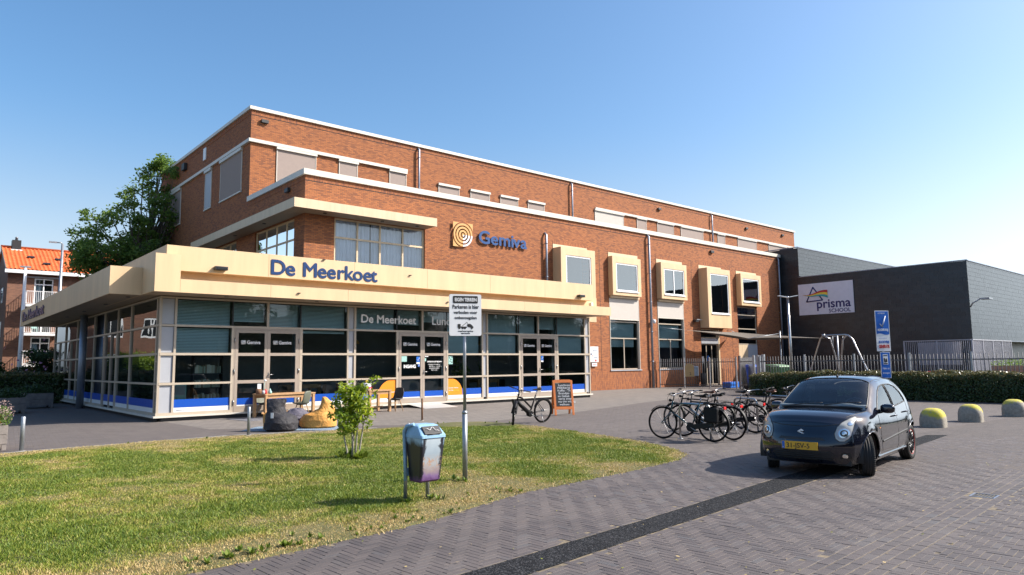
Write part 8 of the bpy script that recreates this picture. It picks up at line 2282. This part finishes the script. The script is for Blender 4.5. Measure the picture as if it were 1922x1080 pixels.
# wheels
def wheel(x, y, steer, sgn):
    R_ = 0.290; w = thing_part = None
    tyre = MB(); tw = 0.088
    prof_ = [(0.205, -tw*0.75), (0.225, -tw*0.95), (0.262, -tw), (0.281, -tw*0.86), (0.2885, -tw*0.62)]
    for g in (-0.42, 0.0, 0.42):
        c = g*tw; prof_ += [(0.2905, c-0.010), (0.2905-0.008, c-0.004), (0.2905-0.008, c+0.004), (0.2905, c+0.010)]
    prof_ += [(0.2885, tw*0.62), (0.281, tw*0.86), (0.262, tw), (0.225, tw*0.95), (0.205, tw*0.75)]
    e = MB().lathe((0, 0, 0), prof_, 48, 'y', cap=False)
    o = e.build('wheel', M['blackrubber'], CAR, False); o.location = (x, y, R_); o.rotation_euler = (0, 0, steer)
    # tread blocks
    tb_ = MB()
    for k in range(60):
        a = 2*pi*k/60
        for q in (-1, 1):
            c = Vector((sin(a+q*0.02)*0.2865, q*tw*0.78, cos(a+q*0.02)*0.2865)); tb_.obox(c, (cos(a), 0, -sin(a)), (0, 1, -0.0), (sin(a), 0, cos(a)), 0.0095, tw*0.15, 0.0045)
    tb_.build('tread', M['blackrubber'], o, False, kind='stuff')
    rim = MB().lathe((0, 0, 0), [(0.205, sgn*0.066), (0.212, sgn*0.075), (0.200, sgn*0.074), (0.190, sgn*0.050), (0.185, -sgn*0.05), (0.205, -sgn*0.07)], 40, 'y', cap=False); rim.build('rim', M['dark'], o, False)
    MB().torus((0, sgn*0.074, 0), (0, 1, 0), 0.206, 0.0035, 40, 6).build('rim_stripe', M['red_ink'], o, False)
    sp = MB()
    for k in range(8):
        a = 2*pi*k/8
        for q in (-0.10, 0.10):
            sp.tube([(0.045*sin(a+q*1.5), sgn*0.060, 0.045*cos(a+q*1.5)), (0.12*sin(a+q*0.7), sgn*0.064, 0.12*cos(a+q*0.7)), (0.195*sin(a+q*1.4), sgn*0.066, 0.195*cos(a+q*1.4))], [0.014, 0.011, 0.010], 6)
    sp.build('spokes', M['blackgloss'], o, False)
    MB().lathe((0, sgn*0.055, 0), [(0.05, -0.01), (0.05, 0.0), (0.034, sgn*0.014 if sgn > 0 else 0.014)], 20, 'y').build('hub_cap', M['blackgloss'], o, False)
    MB().lathe((0, 0, 0), [(0.13, -0.01), (0.13, 0.01)], 24, 'y').build('brake_disc', M['chrome'], o, False)
    return o
STEER = radians(24)
wheel(1.18, 0.70, STEER, 1); wheel(1.18, -0.70, STEER, -1); wheel(-1.18, 0.705, 0, 1); wheel(-1.18, -0.705, 0, -1)
# ------------------------------------------------------------------ bicycles
M['bike_teal'] = paint('dark_teal_frame', (0.012, 0.05, 0.065), 0.3, 0, 0.1, coat=0.5); M['bike_black'] = paint('black_frame', (0.008, 0.008, 0.009), 0.5, 0, 0.1, spec=0.25)
M['bike_silver'] = paint('silver_frame', (0.35, 0.37, 0.39), 0.35, 0.6, 0.1); M['saddle_brown'] = paint('brown_saddle', (0.10, 0.04, 0.025), 0.55); M['saddle_black'] = paint('black_saddle', (0.008, 0.008, 0.009), 0.6, spec=0.2); M['tyre_black'] = paint('bicycle_tyre', (0.010, 0.010, 0.010), 0.85, spec=0.1)
M['reflector'] = paint('red_reflector', (0.6, 0.01, 0.01), 0.25)
def bicycle(label, front, rear, frame='bike_black', step=False, saddle='saddle_black', lean=0.06, steer=0.0, carrier=True, crate=False, bag=False, ebike=False, guard=True, hb='city', silver_tube=False, R_=0.345, chrome_bar=True):
    """front and rear = contact points of the wheels on the ground"""
    fx = Vector((front[0], front[1], 0)); rx = Vector((rear[0], rear[1], 0)); d = (fx-rx); wb = d.length; rz = atan2(d.y, d.x)
    t = thing('bicycle', label, 'bicycle', tuple(rx), rz)
    t.rotation_euler = (lean, 0, rz)
    W = wb
    def tubes(name, lst, mat, parent=t, n=8):
        mb = MB()
        for pts, r in lst: mb.tube(pts, r, n)
        return mb.build(name, M[mat], parent, False)
    bb = (0.46*W/1.1, 0, 0.29); seat_t = (0.46*W/1.1-0.20, 0, 0.80); rh = (0, 0, R_); fh = (W, 0, R_)
    hd_b = (W-0.20, 0, 0.62); hd_t = (W-0.26, 0, 0.84)
    st_top = (seat_t[0]-0.03, 0, 0.92)
    L = [([bb, seat_t], 0.017 if not ebike else 0.022)]
    if ebike:
        L += [([(hd_b[0]+0.0, 0, hd_b[2]+0.04), (bb[0]+0.05, 0, bb[2]+0.03)], 0.062), ([(hd_t[0], 0, hd_t[2]-0.07), (hd_t[0]-0.12, 0, hd_t[2]-0.09), (bb[0]-0.05, 0, 0.45)], 0.028)]
    elif step:
        L += [([hd_b, (W-0.33, 0, 0.47), (bb[0]+0.12, 0, 0.33), bb], 0.019), ([(hd_t[0]+0.01, 0, hd_t[2]-0.06), (W-0.38, 0, 0.62), (bb[0]-0.02, 0, 0.42)], 0.016)]
    else:
        L += [([hd_b, bb], 0.018), ([(hd_t[0]+0.01, 0, hd_t[2]-0.04), (seat_t[0]+0.01, 0, seat_t[2]-0.03)], 0.016)]
    for s in (-1, 1):
        L += [([(bb[0], s*0.03, bb[2]), (0, s*0.06, R_)], 0.009), ([(seat_t[0]+0.03, s*0.015, seat_t[2]-0.10), (0, s*0.06, R_)], 0.008)]
    tubes('frame', L, frame)
    if silver_tube: tubes('down_tube', [([(hd_b[0]-0.01, 0, hd_b[2]+0.02), (bb[0]+0.02, 0, bb[2]+0.02)], 0.026)], 'bike_silver')
    tubes('head_tube', [([hd_b, hd_t], 0.021)], frame)
    # steering assembly turned about the head tube
    ax = (Vector(hd_t)-Vector(hd_b)).normalized(); Rm = Matrix.Rotation(steer, 3, ax)
    def sp(p): return tuple(Vector(hd_b)+Rm @ (Vector(p)-Vector(hd_b)))
    crown = (W-0.185, 0, 0.58)
    fk = []
    for s in (-1, 1): fk.append(([sp(crown), sp((crown[0], s*0.05, crown[2]-0.02)), sp((W-0.05, s*0.05, R_+0.06)), sp((W, s*0.05, R_))], 0.012 if not ebike else 0.030))
    tubes('fork', fk, frame)
    ht = Vector(hd_t)+ax*0.12
    if hb == 'city':
        pts = [(ht.x-0.16, -0.28, ht.z+0.05), (ht.x-0.03, -0.24, ht.z+0.06), (ht.x+0.05, -0.12, ht.z+0.03), (ht.x+0.03, 0, ht.z+0.0), (ht.x+0.05, 0.12, ht.z+0.03), (ht.x-0.03, 0.24, ht.z+0.06), (ht.x-0.16, 0.28, ht.z+0.05)]
    else:
        pts = [(ht.x-0.06, -0.31, ht.z+0.03), (ht.x+0.0, -0.12, ht.z+0.03), (ht.x+0.03, 0, ht.z), (ht.x+0.0, 0.12, ht.z+0.03), (ht.x-0.06, 0.31, ht.z+0.03)]
    pts = [sp(p) for p in pts]
    tubes('handlebar', [(pts, 0.011), ([sp(hd_t), sp(tuple(ht)), pts[len(pts)//2]], 0.014)], 'chrome' if chrome_bar else 'bike_black')
    for e, i2 in ((0, 1), (-1, -2)):
        a_, b_ = Vector(pts[e]), Vector(pts[i2]); tubes('grip', [([a_, a_*0.4+b_*0.6], 0.017)], 'blackrubber')
    tubes('brake_cable', [([pts[1], sp((ht.x+0.13, -0.1, ht.z-0.03)), sp((crown[0]+0.02, 0.02, crown[2]+0.1))], 0.003), ([pts[-2], sp((ht.x+0.12, 0.1, ht.z-0.05)), sp((crown[0]+0.02, -0.02, crown[2]+0.08))], 0.003), ([pts[1], sp((ht.x+0.07, -0.2, ht.z+0.03)), sp((ht.x-0.06, -0.22, ht.z+0.01))], 0.006), ([pts[-2], sp((ht.x+0.07, 0.2, ht.z+0.03)), sp((ht.x-0.06, 0.22, ht.z+0.01))], 0.006)], 'bike_black', n=5)
    hl = MB().lathe((0, 0, 0), [(0.012, -0.05), (0.03, -0.02), (0.034, 0.02)], 12, 'x').build('head_lamp', M['bike_black'], t, False); hl.location = sp((ht.x+0.10, 0, ht.z-0.10)); hl.rotation_euler = (0, 0, steer)
    # saddle
    tubes('seat_post', [([seat_t, st_top], 0.013)], 'chrome')
    mb = MB(); mb.smooth = True; vv = []; n = 14; prof_ = [(0.15, 0.012, 0.012), (0.12, 0.020, 0.018), (0.02, 0.035, 0.024), (-0.07, 0.075, 0.035), (-0.12, 0.085, 0.04), (-0.145, 0.06, 0.03)]
    for (x, w_, h_) in prof_:
        for j in range(n):
            a = 2*pi*j/n; vv.append((st_top[0]+x, w_*cos(a), st_top[2]+0.045+h_*(sin(a) if sin(a) > 0 else sin(a)*0.9)+(0.02 if x < -0.1 else 0)))
    mb.add(vv, [(i*n+j, i*n+(j+1) % n, (i+1)*n+(j+1) % n, (i+1)*n+j) for i in range(len(prof_)-1) for j in range(n)]+[tuple(range(n)), tuple((len(prof_)-1)*n+j for j in range(n))[::-1]])
    mb.build('saddle', M[saddle], t, False)
    # wheels
    def wh(c, rot, nm='wheel'):
        w = MB().torus((0, 0, 0), (0, 1, 0), R_-0.032, 0.009, 44, 6).build(nm, M['chrome'], t, False); w.location = c; w.rotation_euler = (0, 0, rot)
        MB().torus((0, 0, 0), (0, 1, 0), R_-0.023, 0.023 if not ebike else 0.030, 44, 8).build('tyre', M['tyre_black'], w, False)
        sp_ = MB()
        for k in range(24):
            a = 2*pi*k/24; sd = 0.03*(1 if k % 2 else -1); b2 = a+0.35*(1 if (k//2) % 2 else -1)
            sp_.tube([(0.022*cos(b2), sd, 0.022*sin(b2)), ((R_-0.035)*cos(a), 0, (R_-0.035)*sin(a))], 0.0016, 4, caps=False)
        sp_.build('spokes', M['chrome'], w, False); MB().lathe((0, 0, 0), [(0.018, -0.045), (0.03, -0.03), (0.02, -0.02), (0.02, 0.02), (0.03, 0.03), (0.018, 0.045)], 14, 'y').build('hub', M['chrome'], w, False)
        return w
    wh((0, 0, R_), 0); wh(sp((W, 0, R_)), steer)
    # mudguards
    def mg(c, a0, a1, par, tr=lambda p: p):
        mb = MB(); mb.smooth = True; vv = []; n = 22
        for k in range(n+1):
            a = a0+(a1-a0)*k/n
            for (yy, dr) in ((-0.028, -0.012), (0, 0.0), (0.028, -0.012)): vv.append(tr((c[0]+(R_+0.025+dr)*cos(a), yy, c[2]+(R_+0.025+dr)*sin(a))))
        mb.add(vv, [(3*k+i, 3*k+i+1, 3*k+4+i, 3*k+3+i) for k in range(n) for i in (0, 1)]); return mb.build('mudguard', M['bike_black'], t, False)
    mg((0, 0, R_), radians(20), radians(200), t); mg((W, 0, R_), radians(40), radians(175), t, sp)
    # drive
    MB().torus((bb[0], 0.045, bb[2]), (0, 1, 0), 0.085, 0.006, 24, 5).build('chain_ring', M['bike_black'], t, False)
    for s, a in ((-1, 0.5), (1, 0.5+pi)):
        e = (bb[0]+0.17*cos(a), s*0.075, bb[2]+0.17*sin(a)); tubes('crank', [([(bb[0], s*0.06, bb[2]), e], 0.009)], 'chrome'); MB().box(e[0]-0.045, e[0]+0.045, min(e[1], e[1]+s*0.09), max(e[1], e[1]+s*0.09), e[2]-0.012, e[2]+0.012).build('pedal', M['blackrubber'], t, False)
    if guard: 
        mb = MB(); mb.obox(((bb[0])/2, 0.052, (bb[2]+R_)/2), (bb[0], 0, bb[2]-R_), (0, 1, 0), (R_-bb[2], 0, bb[0]), bb[0]/2+0.05, 0.012, 0.055); mb.lathe((bb[0], 0.052, bb[2]), [(0.10, -0.013), (0.10, 0.013)], 20, 'y'); mb.build('chain_guard', M['bike_black'], t, False, bevel=0.006)
    if ebike: MB().obox((W-0.10, 0, 0.62), (0.4, 0, 0.9), (0, 1, 0), (0.9, 0, -0.4), 0.11, 0.05, 0.03).build('fork_cover', M['bike_black'], t, False, bevel=0.02)
    if ebike: MB().lathe((bb[0], 0, bb[2]), [(0.075, -0.06), (0.095, -0.04), (0.095, 0.04), (0.075, 0.06)], 20, 'y').build('motor', M['bike_black'], t, False)
    if carrier:
        z = 2*R_+0.07
        L = [([(0.20, s*0.05, z), (-0.22, s*0.055, z)], 0.006) for s in (-1, 1)]+[([(x, -0.055, z), (x, 0.055, z)], 0.005) for x in (-0.20, -0.05, 0.10, 0.2)]+[([(-0.10, s*0.055, z), (0, s*0.065, R_)], 0.006) for s in (-1, 1)]+[([(0.20, s*0.05, z), (seat_t[0]+0.02, s*0.02, 0.72)], 0.005) for s in (-1, 1)]
        tubes('carrier', L, 'bike_black', n=6)
        MB().box(-0.28, -0.255, -0.05, 0.05, z-0.10, z-0.04).build('rear_light', M['reflector'], t, False, bevel=0.006)
    if bag:
        for s in (-1, 1): MB().obox((-0.02, s*0.12, 0.57), (1, 0, 0.05), (0, 1, 0), (0, 0, 1), 0.16, 0.06, 0.16).build('pannier_bag', M['saddle_black'], t, False, bevel=0.03)
        MB().box(-0.16, 0.16, -0.15, 0.15, 2*R_+0.075, 2*R_+0.095).build('bag_cover', M['saddle_black'], t, False, bevel=0.01)
    if crate:
        c = sp((W-0.10, 0, ht.z-0.02)); L = []
        for zz in (-0.10, 0.02): 
            q = [(c[0]-0.13, c[1]-0.18, c[2]+zz), (c[0]+0.15, c[1]-0.18, c[2]+zz), (c[0]+0.15, c[1]+0.18, c[2]+zz), (c[0]-0.13, c[1]+0.18, c[2]+zz)]; L.append((q+[q[0]], 0.007))
        for (ax_, ay_) in ((-0.13, -0.18), (0.15, -0.18), (0.15, 0.18), (-0.13, 0.18), (0.0, 0.18), (0.0, -0.18)): L.append(([(c[0]+ax_, c[1]+ay_, c[2]-0.10), (c[0]+ax_, c[1]+ay_, c[2]+0.02)], 0.006))
        for k in range(4): L.append(([(c[0]-0.08+k*0.07, c[1]-0.18, c[2]-0.10), (c[0]-0.08+k*0.07, c[1]+0.18, c[2]-0.10)], 0.005))
        L.append(([(c[0], 0.05, c[2]-0.1), sp((W, 0.06, R_))], 0.006)); tubes('front_rack', L, 'bike_black', n=6)
    # kickstand reaches the ground on the side it leans to
    s = 1 if lean < 0 else -1
    tubes('kickstand', [([(0.12, s*0.05, 0.28), (0.10, s*0.22, 0.0-lean*s*-0.22)], 0.009)], 'chrome', n=6)
    return t
bicycle('black electric bicycle standing alone at the lawn tip beside the chalkboard', (12.95, 15.15), (14.18, 15.14), 'bike_black', ebike=True, lean=-0.10, steer=radians(48), carrier=False, hb='flat', chrome_bar=False, guard=False)
bicycle('dark teal crossbar bicycle with black pannier, nearest in the bicycle rack', (13.0, 9.93), (13.14, 8.72), 'bike_teal', lean=0.05, bag=True, steer=0.05, R_=0.36)
bicycle('silver and black bicycle with black saddle right behind the teal one', (13.78, 9.92), (13.72, 8.62), 'bike_black', lean=-0.04, silver_tube=True, steer=0.30, R_=0.37)
bicycle('black bicycle with brown saddle and long handlebar behind the silver one', (14.7, 10.9), (14.9, 9.65), 'bike_black', saddle='saddle_brown', lean=0.05, steer=-0.25)
bicycle('black step-through bicycle with front carrier and tall frame at the second rack hoop', (15.3, 10.3), (15.45, 9.1), 'bike_black', step=True, lean=-0.06, crate=True, steer=0.15)
bicycle('black mother bicycle with brown saddle, nearest the car bonnet', (16.2, 9.95), (16.0, 8.75), 'bike_black', step=True, saddle='saddle_brown', lean=0.06, steer=-0.2)
bicycle('black bicycle with chrome handlebar behind the car, last in the row', (18.1, 9.9), (18.0, 8.6), 'bike_black', step=True, lean=-0.05, steer=0.1)
bicycle('black bicycle with black saddle left of the last one in the row', (17.2, 10.0), (17.05, 8.8), 'bike_black', lean=0.04, steer=0.35, hb='flat', chrome_bar=False)
def hoop(A, B_, label):
    A = Vector((A[0], A[1], 0)); B_ = Vector((B_[0], B_[1], 0)); t = thing('rack_hoop', label, 'bike rack', tuple(A), group='steel bicycle hoops')
    h = 0.78; d = (B_-A).normalized(); r = 0.12; L = (B_-A).length; pts = [A, A+Vector((0, 0, h-r))]
    for k in range(1, 6): a = pi/2*k/5; pts.append(A+d*(r-r*cos(a))+Vector((0, 0, h-r+r*sin(a))))
    for k in range(0, 6): a = pi/2*k/5; pts.append(B_-d*(r-r*sin(a))+Vector((0, 0, h-r+r*cos(a))))
    pts += [B_]
    MB().tube(pts, 0.024, 10).build('hoop_tube', M['chrome'], t)
    for q in (A, B_): MB().lathe(tuple(q), [(0.06, 0), (0.06, 0.01)], 14).build('foot', M['galv'], t)
hoop((13.22, 9.62), (13.35, 8.92), 'steel hoop holding the dark teal bicycle'); hoop((16.02, 9.98), (15.85, 9.25), 'steel hoop between the black mother bicycle and the step-through'); hoop((17.6, 9.9), (17.5, 9.2), 'steel hoop behind the car bonnet')
tree('street_tree_dummy', 'x', (0, 0, 0), 1, (0, 0, 1, .1, .1, .1), 1, 5, 0.01, 1) if False else None
